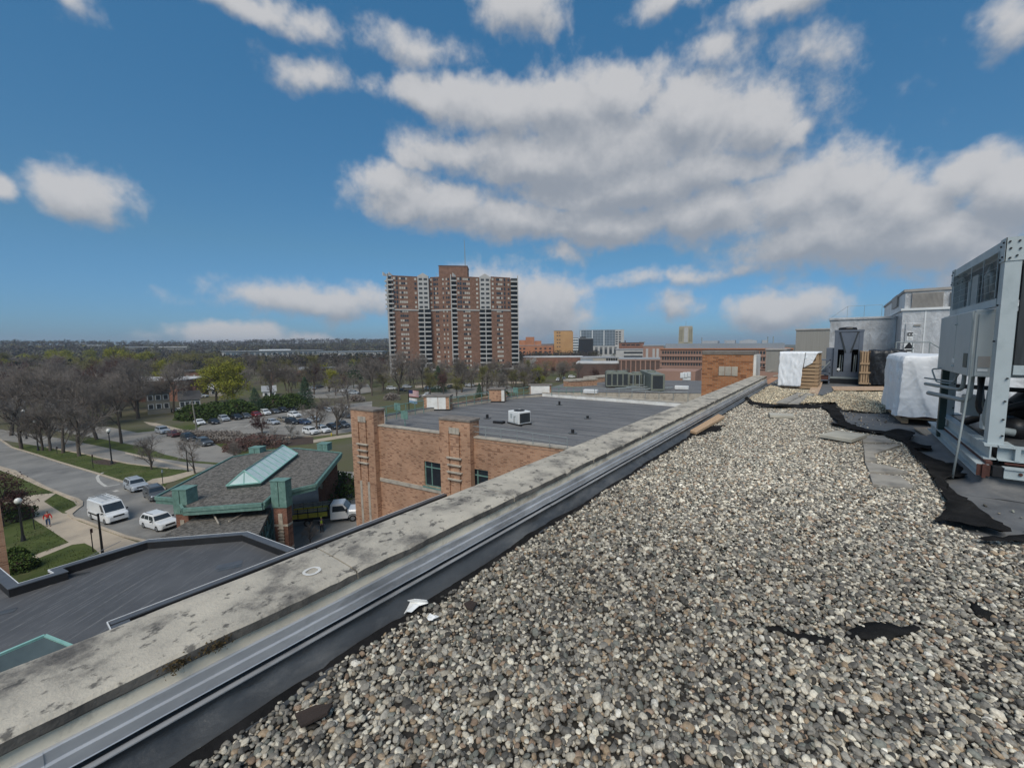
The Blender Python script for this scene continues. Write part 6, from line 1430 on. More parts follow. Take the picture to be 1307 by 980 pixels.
# long banded office building behind the pier
f = Facade('long_offices', 'long pinkish office block with dark window bands and a grey plant storey on top', 'building', 843, 1012, 446, 120, 118)
zt = f.zt; f.box('wall', 'pink_brick', 0, f.w, 0, 22, G, zt); f.box('cornice', 'orange_brick', -.2, f.w + .2, -.25, 22.2, zt + .003, f.z(444.6))
zc = f.z(444.6)
f.box('plant_storey', 'blue_roof', f.x(849), f.x(1002), .6, 20, zc + .003, f.z(438.2))
for k in range(38): x = f.x(849) + (f.x(1002) - f.x(849)) * (k + .5) / 38; f.box('panel_joint', 'far_roof', x - .03, x + .03, .54, .599, zc + .1, f.z(438.6))
for (y0, y1) in ((448.2, 452), (456, 460.2), (464, 467.5)):
    b = f.box('window_band', 'coil', f.x(845), f.w - 1, -.06, -.003, f.z(y1), f.z(y0)); n = 44
    for k in range(n + 1): x = f.x(845) + (f.w - 1 - f.x(845)) * k / n; f.box('mullion', 'pink_brick', x - .09, x + .09, -.14, -.062, f.z(y1), f.z(y0), b)
    f.box('sill_band', 'pink_brick', 0, f.w, -.25, -.003, f.z(y1 + 3.2), f.z(y1) - .003)
for (p0_, p1_, y) in ((893, 914, 434.5), (923, 937, 434), (943, 966, 435), (973, 980, 434.2)): f.box('rooftop_plant', 'far_roof', f.x(p0_), f.x(p1_), 5, 12, f.z(438.2), f.z(y))
MB().add([(f.x(943), 5, f.z(435)), (f.x(967), 5, f.z(435)), (f.x(955), 5, f.z(433)), (f.x(943), 12, f.z(435)), (f.x(967), 12, f.z(435)), (f.x(955), 12, f.z(433))], [(0, 1, 2), (5, 4, 3), (0, 2, 5, 3), (1, 4, 5, 2)]).build('plant_roof', M['far_roof'], f.t)
for px in (981, 988.5, 891.5): MB().tube([(f.x(px), 8, zc), (f.x(px), 8, f.z(429.5))], .13, 5).build('antenna', M['pipe'], f.t)
f.box('lower_wing', 'pink_brick', f.x(850), f.x(898), -16, -4, G, f.z(470)); f.box('white_door', 'white_metal', f.x(884), f.x(893), -16.2, -16.01, f.z(480), f.z(471))
# --- lower roofs with air handlers beyond the brick neighbour
RZ2 = -4.6
lr = thing('service_wing', 'low flat roofed service wing carrying two rows of grey green air handlers', 'building', (0, 0, 0))
c = [at(688, 500, RZ2), at(905, 502, RZ2), at(905, 486, RZ2), at(735, 484, RZ2)]
pl = [(p.x, p.y) for p in c]; MB().prism(pl, G, RZ2 - .05).build('wall', M['lime'], lr); MB().sheet(pl, RZ2).build('roof', M['tar_roof'], lr)
for px0, px1, pyb, pyt, lab, dd in ((725, 762, 503, 487, 'wall', 0), (752, 778, 497, 483, 'wall', 3)):
    a = at(px0, pyb, RZ2 - 1); b = at(px1, pyb - 3, RZ2 - 1); d = math.hypot(a.x, a.y); zt = far(px0, pyt, d).z
    u = (b - a).normalized(); v = Vector((-u.y, u.x, 0))
    MB().hexa([a, b, b + v * 1.2, a + v * 1.2], [Vector((q.x, q.y, zt)) for q in (a, b, b + v * 1.2, a + v * 1.2)]).build('parapet_block', M['brick'], lr)
    MB().hexa([Vector((q.x, q.y, zt + .003)) for q in (a - v * .1, b - v * .1, b + v * 1.3, a + v * 1.3)], [Vector((q.x, q.y, zt + .25)) for q in (a - v * .1, b - v * .1, b + v * 1.3, a + v * 1.3)]).build('coping', M['lime'], lr)
def handler(px0, px1, pyb, pyt, dep, nb_, label, turn=0.0, side=None):
    a = at(px0, pyb, RZ2); b = at(px1, pyb, RZ2); d = math.hypot(a.x, a.y); zt = far(px0, pyt, d).z - RZ2
    w = math.hypot(b.x - a.x, b.y - a.y); t = thing('air_handler', label, 'air handler', (a.x, a.y, RZ2), math.atan2(b.y - a.y, b.x - a.x) + turn, 'grey green air handlers on the service wing')
    MB().bbox(0, w, 0, dep, .18, zt, .03).build('body', M['hv_green'], t)
    for k in range(nb_): MB().box(w * (k + .12) / nb_, w * (k + .88) / nb_, -.03, -.003, .4, zt - .2).build('coil_panel', M['coil'], t)
    for k in range(nb_ + 1): MB().box(w * k / nb_ - .04, w * k / nb_ + .04, -.06, -.032, .2, zt - .02).build('post', M['hv_green'], t)
    n = max(3, int(dep / 1.2))
    for k in range(n): MB().box(w + .003, w + .03, dep * (k + .12) / n, dep * (k + .88) / n, .4, zt - .2).build('coil_panel', M['coil'], t)
    for k in range(max(1, nb_ // 2)):
        x = w * (k + .5) / max(1, nb_ // 2); MB().cyl(x, dep * .5, zt, zt + .18, min(.8, w * .35), 12).build('fan', M['hv_green'], t)
    for x in (.1, w - .3): MB().box(x, x + .2, .05, dep - .05, 0, .178).build('skid', M['black'], t)
M['hv_green'] = mat('olive_grey_paint', (.20, .215, .18), (.15, .165, .135), rough=.55, scale=.8, spots=(.26, .27, .24), spot_scale=.7, spot_amt=.4)
handler(774, 802, 495, 475.5, 3.0, 4, 'long grey green air handler with four dark coil panels on the service wing')
handler(803, 826, 493, 477, 2.6, 3, 'grey green air handler cut off behind pipes, middle of the service wing')
handler(831, 848, 500, 477.5, 9.0, 1, 'large grey green air handler with a long ribbed side nearest the brick pier')
for (px, py, l) in ((870, 497, 'small white box'), (754, 502, 'long white drum')):
    q = at(px, py, RZ2); t = thing('roof_box', l + ' on the service wing roof', 'roof box', (q.x, q.y, RZ2), .2); MB().bbox(-.9, .9, -.35, .35, .06, .5, .05).build('body', M['white_metal'], t); MB().box(-.8, .8, -.25, .25, 0, .058).build('foot', M['black'], t)
for k in range(3):
    q = at(871 + k * 4, 483 - k * .6, RZ2); t = thing('roof_vent', 'one of three white vent boxes in a row behind the air handlers', 'roof vent', (q.x, q.y, RZ2), .1, 'white vent boxes'); MB().bbox(-.35, .35, -.3, .3, .1, 1.0, .04).build('hood', M['white_metal'], t); MB().box(-.3, .3, -.25, .25, 0, .1).build('kerb', M['black'], t)
a = at(735, 506, -3.9); t = thing('guard_rail', 'thin grey guard rail along the far edge of the brick block roof', 'guard rail', (0, 0, 0))
P = [at(744, 505.5, -3.6), at(812, 511, -3.6), at(878, 514, -3.6)]
MB().tube([p + Vector((0, 0, .9)) for p in P], .03, 5).build('rail', M['pipe'], t)
for i in range(9): q = P[0].lerp(P[2], i / 8); MB().tube([q, q + Vector((0, 0, .9))], .03, 5).build('post', M['pipe'], t)
# pipes and ducts between the handlers
t = thing('pipe_run', 'run of thin grey pipes across the service wing between the air handlers', 'pipes', (0, 0, 0))
for k, (p_, q_) in enumerate((((800, 497), (833, 493)), ((785, 499), (830, 497)), ((806, 501), (858, 498)))): MB().tube([at(*p_, RZ2) + Vector((0, 0, .35)), at(*q_, RZ2) + Vector((0, 0, .35))], .09, 6).build('pipe', M['pipe'], t)
for px in (808, 816, 822, 828): q = at(px, 496, RZ2); MB().tube([q, q + Vector((0, 0, 1.9))], .06, 5).build('stanchion', M['pipe'], t)
# --- left hand town
f = Facade('long_pale_building', 'long low pale glass fronted building below the wooded ridge', 'building', 287, 412, 449, 620, 640)
f.box('wall', 'pale_conc', 0, f.w, 0, 30, G - 4, f.zt); f.box('roof', 'far_roof', -1, f.w + 1, -1, 31, f.zt + .01, f.zt + .7)
for k in range(18): f.box('window', 'grey_glass', f.w * (k + .1) / 18, f.w * (k + .75) / 18, -.2, -.01, f.zt - 4.6, f.zt - 1.6)
f.box('upper_storey', 'white_metal', f.x(335), f.x(372), 5, 25, f.zt + .71, f.zt + 2.2)
f = Facade('long_pale_building', 'long pale building with dark bays just left of the apartment tower', 'building', 405, 488, 449.5, 560, 540)
f.box('wall', 'pale_conc', 0, f.w, 0, 30, G - 4, f.zt); f.box('roof', 'blue_roof', -1, f.w + 1, -1, 31, f.zt + .01, f.zt + .7)
for k in range(9): f.box('dark_bay', 'coil' if k % 3 else 'grey_glass', f.w * (k + .1) / 9, f.w * (k + .7) / 9, -.3, -.01, f.zt - 8, f.zt - 2)
f = Facade('brick_school', 'low red brick building with tall dark window slots beyond the car park', 'building', 345, 398, 473, 300, 285)
f.box('wall', 'brick_red', 0, f.w, 0, 25, G - 1, f.zt); f.box('roof', 'far_roof', -.6, f.w + .6, -.6, 25.6, f.zt + .01, f.zt + .8); f.box('band', 'orange_brick', f.x(365), f.w, -.25, -.01, f.zt - 1.6, f.zt - .4)
for px in (369, 378, 387): f.box('window', 'coil', f.x(px), f.x(px + 3.2), -.2, -.01, G + 1, f.zt - 2)
f.box('window', 'coil', f.x(349), f.x(362), -.2, -.01, f.zt - 5.2, f.zt - 1.2); f.box('low_wing', 'lime', f.x(352), f.w, -6, -.02, G - 1, f.z(488)); f.box('white_wall', 'white_metal', f.x(366), f.x(384), -8, -6.01, G - 1, f.z(490))
f = Facade('flat_roofed_block', 'long low brown building with a patchy white flat roof among bare trees', 'building', 112, 226, 488.5, 235, 215)
f.box('wall', 'brick_red', 0, f.w, 0, 24, G - 1, f.zt); f.box('parapet', 'shingle', -.3, f.w + .3, -.3, 24.3, f.zt + .01, f.zt + .25)
f.box('roof_sheet', 'white_roof', .3, f.w - .3, .3, 23.7, f.zt + .26, f.zt + .4)
for k in range(12): f.box('window', 'coil', f.w * (k + .25) / 12, f.w * (k + .65) / 12, -.15, -.01, f.zt - 3, f.zt - 1.4)
f = Facade('brick_terrace', 'long low brick building behind the yellow green maple', 'building', 235, 300, 475, 330, 330)
f.box('wall', 'brick_red', 0, f.w, 0, 20, G - 1, f.zt); f.box('roof', 'shingle', -.4, f.w + .4, -.4, 20.4, f.zt + .01, f.zt + .6)
for k in range(8): f.box('window', 'win_light', f.w * (k + .3) / 8, f.w * (k + .6) / 8, -.15, -.01, f.zt - 3.4, f.zt - 1.6)
def house(name, label, px0, px1, pyt, pyb, wall, dist, depth=9, roof='shingle', nwin=3):
    f = Facade(name, label, 'house', px0, px1, pyt, dist); w = f.w; ze = f.zt; 
    f.box('wall', wall, 0, w, 0, depth, G, ze); rh = depth * .32
    MB().add([(-.4, -.4, ze), (w + .4, -.4, ze), (w + .4, depth + .4, ze), (-.4, depth + .4, ze), (-.4, depth / 2, ze + rh), (w + .4, depth / 2, ze + rh), ], [(0, 1, 5, 4), (2, 3, 4, 5), (1, 2, 5), (3, 0, 4), (3, 2, 1, 0)]).build('roof', M[roof], f.t)
    for k in range(nwin):
        x = w * (k + .5) / nwin
        fr = f.box('window', 'white_metal', x - .65, x + .65, -.1, -.01, ze - 2.1, ze - .5); MB().box(x - .5, x + .5, -.13, -.101, ze - 2.0, ze - .6).build('pane', M['coil'], fr)
        if ze - G > 5: fr = f.box('window', 'white_metal', x - .65, x + .65, -.1, -.01, ze - 4.9, ze - 3.3); MB().box(x - .5, x + .5, -.13, -.101, ze - 4.8, ze - 3.4).build('pane', M['coil'], fr)
    f.box('chimney', 'brick_red', w * .7, w * .7 + .7, depth * .6, depth * .6 + .7, ze, ze + rh + 1.2)
    return f
house('grey_house', 'two storey grey sided house with small white windows behind bare street trees', 186, 216, 503, 526, 'siding', 178, 10, nwin=3)
house('small_house', 'small grey house with a row of white framed windows beside the hedge', 229, 255, 511, 525, 'siding', 172, 8, nwin=4)
house('white_cottage', 'low pale cottage half hidden by bare trees at the far left', 22, 44, 494, 505, 'lime', 260, 8, nwin=2)
house('white_cottage', 'pale cottage glimpsed between bare trees left of the flat roofed building', 62, 80, 497, 510, 'win_light', 230, 8, nwin=2)
house('brown_cottage', 'small white roofed house behind the hedge under the yellow green maple', 266, 289, 497, 508, 'lime', 225, 7, 'white_roof', 2)
house('white_garage', 'white walled low house between the spruces behind the car park', 335, 352, 500, 510, 'white_metal', 210, 7, 'far_roof', 2)
# roofs glimpsed in the distance
for i, (px0, px1, py, d, m) in enumerate([(112, 135, 441, 1250, 'white_roof'), (160, 196, 443, 1050, 'far_roof'), (203, 238, 443, 1000, 'white_roof'), (96, 110, 438.5, 1500, 'far_roof'), (10, 30, 520, 190, 'far_roof'), (206, 222, 466, 420, 'white_roof'), (60, 78, 517, 200, 'white_roof')]):
    f = Facade('distant_roof', ['pale roof in the wood on the far ridge, leftmost long one', 'teal grey warehouse roof in the middle distance at left', 'pale warehouse roof beside the teal grey one', 'small roof high on the wooded ridge', 'grey flat roof among bare trees at the far left edge', 'white building front showing through trees above the flat white roof', 'white car port roof among the bare trees at left'][i], 'building', px0, px1, py, d)
    f.box('wall', 'siding', 0, f.w, 0, 20, hill(f.o.x, f.o.y) - 8, f.zt - .8); f.box('roof', m, -.5, f.w + .5, -.5, 20.5, f.zt - .79, f.zt + 1.0)
# flag pole with the two flags
q = at(522, 575, G); q = far(522, 520, 62)
t = thing('flagpole', 'dark flagpole with two flags beyond the brick block roof edge', 'flagpole', (q.x, q.y, G))
zf = far(525, 500, 62).z - G
MB().tube([(0, 0, 0), (0, 0, zf + .4)], [.09, .05], 8).build('pole', M['black'], t)
red = mat('flag_red', (.45, .06, .06), (.38, .05, .05)); blue = mat('flag_blue', (.03, .04, .12), (.025, .03, .10)); wh = mat('flag_white', (.7, .7, .68), (.6, .6, .58)); lb_ = mat('flag_pale_blue', (.22, .35, .5), (.2, .3, .45))
ang = YAW + .35; du = Vector((math.cos(ang), math.sin(ang), 0))
def flag(name, z1, w, h, stripes):
    e = bpy.data.objects.new(name, None); 
    par_ = None
    for k, (x0, x1, z0, z1_, m) in enumerate(stripes):
        mb = MB(); n = 8
        vs = []
        for i in range(n + 1):
            s = x0 + (x1 - x0) * i / n; off = .09 * math.sin(s * 7) * s; dr = -.22 * s
            for z in (z0, z1_): p_ = du * (s * w + .07) + Vector((-du.y, du.x, 0)) * off; vs.append((p_.x, p_.y, z1 - h + h * z + dr))
        o = mb.add(vs, [(2 * i, 2 * i + 2, 2 * i + 3, 2 * i + 1) for i in range(n)]).build(name if k == 0 else 'stripe', m, t if k == 0 else par_)
        md = o.modifiers.new('t', 'SOLIDIFY'); md.thickness = .012
        if k == 0: par_ = o
flag('striped_flag', zf + .3, 1.35, .95, [(0, .4, .46, 1, blue)] + [(.4 if z >= .46 else 0, 1, z, z + .0769, red if i % 2 == 0 else wh) for i, z in enumerate([.0769 * k for k in range(13)])])
flag('white_flag', zf - .85, 1.1, .75, [(0, 1, .5, 1, wh), (0, 1, 0, .499, lb_)])
# ------------------------------------------------------------------ trees and planting
def bare_tree(seed, h=10.0, spread=.42, levels=4, twig_r=.012, trunk_r=.2, kids_n=(5, 5, 5, 4), up_bias=.25, fork=.22, droop=0.0):
    """trunk with limbs, and a crown of fine twigs, as two meshes"""
    rr = random.Random(seed); tr, tw_ = MB(), MB()
    def grow(p, d, l, r, lev):
        n = 4 if lev < 2 else 3 if lev < 3 else 2
        pts = [p]; rs = [r]; q = p.copy(); dd = d.copy()
        for i in range(n):
            dd = (dd + Vector((rr.uniform(-1, 1), rr.uniform(-1, 1), rr.uniform(-.5, .8) * up_bias * 2 - droop * lev)) * (.10 + .05 * lev)).normalized()
            q = q + dd * (l / n); pts.append(q.copy()); rs.append(r * (1 - .62 * (i + 1) / n))
        (tr if lev < 2 else tw_).tube(pts, rs, 6 if lev == 0 else 4 if lev == 1 else 3, False)
        if lev >= levels: return
        k = kids_n[min(lev, len(kids_n) - 1)] + rr.randint(-1, 1)
        for i in range(max(2, k)):
            f = rr.uniform(fork if lev == 0 else .25, 1.0); idx = min(int(f * n), n - 1); b = pts[idx].lerp(pts[idx + 1], f * n - idx)
            a = rr.uniform(0, 6.283); tilt = rr.uniform(.45, 1.0) * (1.0 if lev else .85) * spread * 2.2
            ax = dd.orthogonal().normalized(); ax.rotate(Matrix.Rotation(a, 3, dd)); nd = (dd * math.cos(tilt) + ax * math.sin(tilt)).normalized()
            nd.z += up_bias * .5; nd.normalize()
            grow(b, nd, l * rr.uniform(.52, .78) * (1.05 - .25 * f), max(r * rr.uniform(.38, .55), twig_r * (1.0 if lev < levels - 1 else .8)), lev + 1)
    grow(Vector((0, 0, -.3)), Vector((rr.uniform(-.05, .05), rr.uniform(-.05, .05), 1)), h * .46, trunk_r, 0)
    # normalise the height
    zmax = max(v[2] for v in tw_.v); s = h / zmax
    for b in (tr, tw_): b.v = [(x * s, y * s, z * s) for x, y, z in b.v]
    return tr, tw_
def add_leaves(tw_, seed, n, size, jitter=.5, mi=0):
    rr = random.Random(seed); mb = MB(); V = tw_.v; zc = sorted(v[2] for v in V)[len(V) // 5]
    for _ in range(n):
        v = Vector(rr.choice(V)); 
        v += Vector((rr.gauss(0, jitter), rr.gauss(0, jitter), rr.gauss(0, jitter * .7)))
        a = Vector((rr.gauss(0, 1), rr.gauss(0, 1), rr.gauss(0, 1))).normalized(); b = a.orthogonal().normalized(); c = a.cross(b); s = size * rr.uniform(.6, 1.3)
        mb.add([v - b * s, v + c * s * .6, v + b * s, v - c * s * .6], [(0, 1, 2, 3)])
    return mb
class Tree:
    def __init__(self, name, trunk_mb, crown_mb, crown_m, leaf_mb=None, leaf_m=None):
        self.name = name; self.tm = self.mesh('trunk', trunk_mb, 'bark'); self.cm = self.mesh('crown', crown_mb, crown_m)
        self.lm = self.mesh('leaves', leaf_mb, leaf_m) if leaf_mb else None
    def mesh(self, n, mb, m):
        me = bpy.data.meshes.new(n); me.from_pydata([tuple(v) for v in mb.v], [], mb.f); me.materials.append(M[m]); me.polygons.foreach_set('use_smooth', [True] * len(me.polygons)); me.update(); return me
    def place(self, x, y, z, s, label, group=None, sz=None):
        t = thing(self.name, label, 'tree', (x, y, z), random.uniform(0, 6.28), group); t.scale = (s, s, s * (sz or 1))
        for n, me in (('trunk', self.tm), ('crown', self.cm), ('leaves', self.lm)):
            if me: o = bpy.data.objects.new(n, me); COL.objects.link(o); o.parent = t
        return t
def mk(seed, m='twig', name='bare_tree', leaf=None, **k):
    tr, tw_ = bare_tree(seed, **k); lf = add_leaves(tw_, seed + 5, leaf[0], leaf[1], leaf[2]) if leaf else None
    return Tree(name, tr, tw_, m, lf, leaf[3] if leaf else None)
BARE = [mk(i, 'twig', levels=4, kids_n=(6, 6, 6, 5), twig_r=.022, spread=.40 + .03 * (i % 3)) for i in range(1, 5)]
BIG = [mk(20 + i, 'twig', h=16, levels=5, kids_n=(7, 6, 5, 4, 4), twig_r=.020, trunk_r=.27, spread=.47) for i in range(2)]
OLIVE = [mk(30 + i, 'twig_olive', h=13, levels=4, kids_n=(6, 6, 6, 5), twig_r=.03, trunk_r=.3, leaf=(2200, .14, .45, 'twig_olive'), name='budding_tree') for i in range(2)]
REDT = [mk(40, 'twig_red', h=11, levels=4, kids_n=(6, 6, 6, 5), twig_r=.026, leaf=(900, .11, .35, 'twig_red'), name='budding_tree')]
YELL = [mk(50 + i, 'twig_olive', h=13, levels=4, kids_n=(7, 6, 5, 4), twig_r=.024, trunk_r=.32, spread=.5, leaf=(5200, .19, .5, 'leaf_yellow'), name='leafing_tree') for i in range(2)]
BLOS = [mk(60, 'twig', h=6, levels=4, kids_n=(6, 6, 5, 4), twig_r=.02, spread=.5, leaf=(2600, .12, .3, 'blossom'), name='blossoming_tree')]
PURP = [mk(70, 'twig_red', h=7, levels=4, kids_n=(6, 6, 5, 4), twig_r=.022, spread=.55, leaf=(2600, .11, .28, 'leaf_purple'), name='purple_tree')]
def conifer(seed, h=12, r=3.0):
    rr = random.Random(seed); tr = MB(); tr.tube([(0, 0, -.3), (0, 0, h * .97)], [.22, .03], 6, False); cr = MB()
    for k in range(2600):
        t = rr.random() ** .7; z = h * (.06 + .93 * (1 - t)); R_ = r * t ** .85 * (1 + .18 * math.sin(z * 4.2)) ; a = rr.uniform(0, 6.283); q = R_ * rr.uniform(.35, 1.05)
        p = Vector((q * math.cos(a), q * math.sin(a), z - q * .22)); d = Vector((math.cos(a), math.sin(a), -.35)); s = Vector((-math.sin(a), math.cos(a), 0)) * rr.uniform(.08, .16); l = rr.uniform(.3, .62)
        cr.add([p - s, p + d * l, p + s, p + Vector((0, 0, .12))], [(0, 1, 3), (1, 2, 3)])
    return Tree('spruce_tree', tr, cr, 'needle')
SPR = [conifer(1, 12, 4.6), conifer(2, 12, 3.8)]
def bush_mesh(seed, n, rx, ry, rz, size, m, name='foliage', box=False):
    rr = random.Random(seed); mb = MB()
    for _ in range(n):
        if box: p = Vector((rr.uniform(-rx, rx), rr.uniform(-ry, ry), rr.random() ** .6 * rz)) ; 
        else:
            a = rr.uniform(0, 6.283); e = math.asin(rr.uniform(-.1, 1)); k = rr.uniform(.72, 1.0) * (1 + .14 * mnoise.noise(Vector((a * 1.5, e * 3, seed)))); p = Vector((rx * k * math.cos(e) * math.cos(a), ry * k * math.cos(e) * math.sin(a), rz * (.08 + k * math.sin(e))))
        if box:
            f = rr.random()
            if f < .4: p.y = rr.choice((-ry, ry)) * rr.uniform(.8, 1.1)
            elif f < .55: p.x = rr.choice((-rx, rx)) * rr.uniform(.9, 1.05)
            else: p.z = rz * rr.uniform(.8, 1.12 + .12 * mnoise.noise(Vector((p.x, p.y, seed))))
        a = Vector((rr.gauss(0, 1), rr.gauss(0, 1), rr.gauss(0, 1))).normalized(); b = a.orthogonal().normalized(); c = a.cross(b); s = size * rr.uniform(.6, 1.4)
        mb.add([p - b * s, p + c * s * .7, p + b * s, p - c * s * .7], [(0, 1, 2, 3)])
    return mb
def bush(name, label, cat, px, py, rx, ry, rz, m, n=900, size=.12, seed=0, box=False, rz_=0.0, group=None, z=G):
    q = at(px, py, z); t = thing(name, label, cat, (q.x, q.y, z), rz_, group)
    bush_mesh(seed, n, rx, ry, rz, size, m, box=box).build('foliage', M[m], t)
    MB().dome(0, 0, rz * .42, min(rx, ry) * .72, 10, .42 * rz / (min(rx, ry) * .72)).build('stems', M['mulch'], t) if not box else MB().box(-rx * .93, rx * .93, -ry * .8, ry * .8, 0, rz * .82).build('stems', M['mulch'], t)
    return t
random.seed(11)
def tree_px(kind, px, pyb, pyt, label, group=None):
    q = at(px, pyb, G); d = math.hypot(q.x, q.y); h = far(px, pyt, d).z - G
    base = max(v.co.z for v in kind.cm.vertices)
    return kind.place(q.x, q.y, G - .05, h / base, label, group)
# street trees one by one
NEAR = [(BARE[0], 27, 573, 503, 'leftmost bare street tree in the row on the grass strip'), (BARE[1], 54, 575, 516, 'second bare street tree from the left in the grass strip row'), (BARE[2], 64, 575, 508, 'slim bare street tree in the grass strip, third from the left'), (BARE[3], 80, 578, 505, 'fourth bare street tree in the row along the main road'), (BARE[0], 101, 582, 507, 'right end bare street tree of the row, left of the tall lamp'),
        (BARE[1], 193, 599, 553, 'small bare tree standing right of the tall street lamp'), (BARE[3], 249, 604, 556, 'wide bare tree just above the left corner of the canopy roof'), (BARE[2], 298, 592, 558, 'low bare tree behind the canopy roof pier'),
        (BIG[0], 124, 561, 474, 'big dark bare tree behind the tall street lamp'), (BIG[1], 155, 566, 480, 'big bare tree with forked limbs between the two roads'), (BIG[0], 100, 548, 470, 'large bare tree left of the big forked one'), (BIG[1], 60, 552, 462, 'large bare tree behind the street tree row at the left'),
        (BIG[0], 14, 556, 466, 'large bare tree at the far left edge behind the road'), (BARE[2], 430, 556, 498, 'dark bare tree spreading over the car park beside the brick pier'), (BARE[0], 405, 553, 505, 'bare tree standing amid the parked cars'),
        (BIG[1], 222, 527, 460, 'tall bare tree beside the grey house'), (BIG[0], 207, 527, 470, 'bare tree in front of the grey house'), (YELL[0], 301, 517, 457, 'big yellow green leafing maple behind the hedge'), (YELL[1], 276, 513, 464, 'smaller yellow green tree left of the big leafing maple'),
        (SPR[0], 327, 528, 494, 'dark spruce behind the car park hedge'), (SPR[1], 391, 521, 480, 'taller dark spruce right of the hedge'), (PURP[0], 335, 553, 527, 'low dark red leaved tree at the near side of the car park'), (BLOS[0], 372, 560, 540, 'small pale blossoming tree in the planting bed'),
        (BLOS[0], 350, 561, 545, 'pinkish white blossoming shrub tree left of the other blossoming one'), (BIG[0], 345, 512, 455, 'bare tree with pale limbs before the red brick school'), (BIG[1], 475, 505, 452, 'big spreading bare tree left of the apartment tower'), (BIG[0], 508, 503, 440, 'tall bare tree at the left foot of the apartment tower'),
        (BIG[1], 540, 500, 448, 'tall bare tree before the apartment tower, left of its middle'), (BIG[0], 590, 500, 450, 'tall bare tree before the middle of the apartment tower'), (BIG[1], 628, 497, 454, 'bare tree before the right part of the apartment tower'), (YELL[0], 587, 492, 462, 'small yellow leafing tree at the foot of the tower'), (YELL[1], 618, 491, 466, 'green leafing tree at the foot of the tower right of the yellow one'),
        (YELL[0], 688, 496, 467, 'bright yellow green tree right of the tower, beyond the white pier'), (OLIVE[0], 655, 497, 470, 'olive budding tree left of the bright yellow green one'), (OLIVE[1], 668, 496, 472, 'olive budding tree touching the bright yellow green one'), (BLOS[0], 634, 500, 486, 'white blossoming tree below the tower'), (BLOS[0], 678, 478, 456, 'pale blossoming tree right of the tower base'),
        (BIG[0], 715, 488, 458, 'dark bare tree right of the bright yellow green one'), (BIG[1], 738, 487, 461, 'bare tree left of the long air handler'), (YELL[1], 738, 470, 455, 'small yellow green treetop over the beige shops'), (BARE[1], 762, 484, 463, 'bare tree between the low roofs and the long air handler'),
        (YELL[0], 420, 500, 470, 'thin green leafing tree beyond the spruce'), (OLIVE[0], 400, 487, 451, 'tall olive budding tree over the brick school'), (BARE[3], 446, 520, 478, 'bare tree rising behind the left brick pier'), (REDT[0], 566, 503, 470, 'reddish budding tree behind the flags'), (SPR[0], 560, 500, 466, 'dark round evergreen before the tower'), (SPR[1], 612, 508, 488, 'small evergreen behind the white coated pier')]
for k, px, pb, pt, lab in NEAR: tree_px(k, px, pb, pt, lab)
# the wood at the left and the street trees farther off: alike, told apart by nothing
SEEN = []
def scatter(n, region, kinds, label, group, hmin, hmax, seed, gap=6.5):
    rr = random.Random(seed); made = 0; tries = 0
    while made < n and tries < n * 60:
        tries += 1
        px, py = rr.uniform(region[0], region[1]), rr.uniform(region[2], region[3])
        q = at(px, py, G)
        if any((q.x - a) ** 2 + (q.y - b) ** 2 < gap * gap for a, b in SEEN): continue
        SEEN.append((q.x, q.y)); k = rr.choice(kinds); h = rr.uniform(hmin, hmax); base = max(v.co.z for v in k.cm.vertices)
        pre = {'bare_tree': 'bare brown', 'budding_tree': 'reddish budding' if k in REDT else 'olive budding', 'leafing_tree': 'yellow green leafing'}[k.name]
        if k in BIG: pre = 'large ' + pre
        fx = (px - region[0]) / (region[1] - region[0]); fy = (py - region[2]) / (region[3] - region[2])
        part_ = ', %s, %s' % (('left part', 'middle', 'right part')[min(2, int(fx * 3))], 'nearer rows' if fy > .5 else 'farther rows')
        k.place(q.x, q.y, hill(q.x, q.y) - .1, h / base, pre + ' ' + label + part_, pre + ' ' + group + part_, rr.uniform(.85, 1.1)); made += 1
scatter(58, (-20, 180, 498, 545), BIG + OLIVE[:1] + REDT + BARE[:2], 'tree in the wood beyond the main road', 'trees in the wood beyond the main road', 10, 17, 1)
scatter(62, (-10, 330, 468, 500), BIG + OLIVE + OLIVE + REDT + YELL[:1], 'tree in the wood below the ridge at left', 'trees in the wood below the ridge', 12, 19, 2, 10)
scatter(13, (20, 190, 468, 482), YELL, 'tree in the wood below the ridge', 'trees below the ridge', 15, 22, 3, 16)
scatter(50, (330, 495, 470, 506), BIG + OLIVE[:1] + BARE[:2] + REDT, 'tree between the brick school and the tower', 'trees between the school and the tower', 9, 15, 4, 9)
scatter(36, (495, 690, 482, 508), BARE + BIG + OLIVE[:1], 'park tree around the foot of the apartment tower', 'park trees round the tower', 8, 14, 5, 6)
scatter(30, (690, 800, 466, 490), BARE + OLIVE[:1] + REDT, 'street tree among the low buildings right of the tower', 'street trees right of the tower', 6, 10, 6, 7)
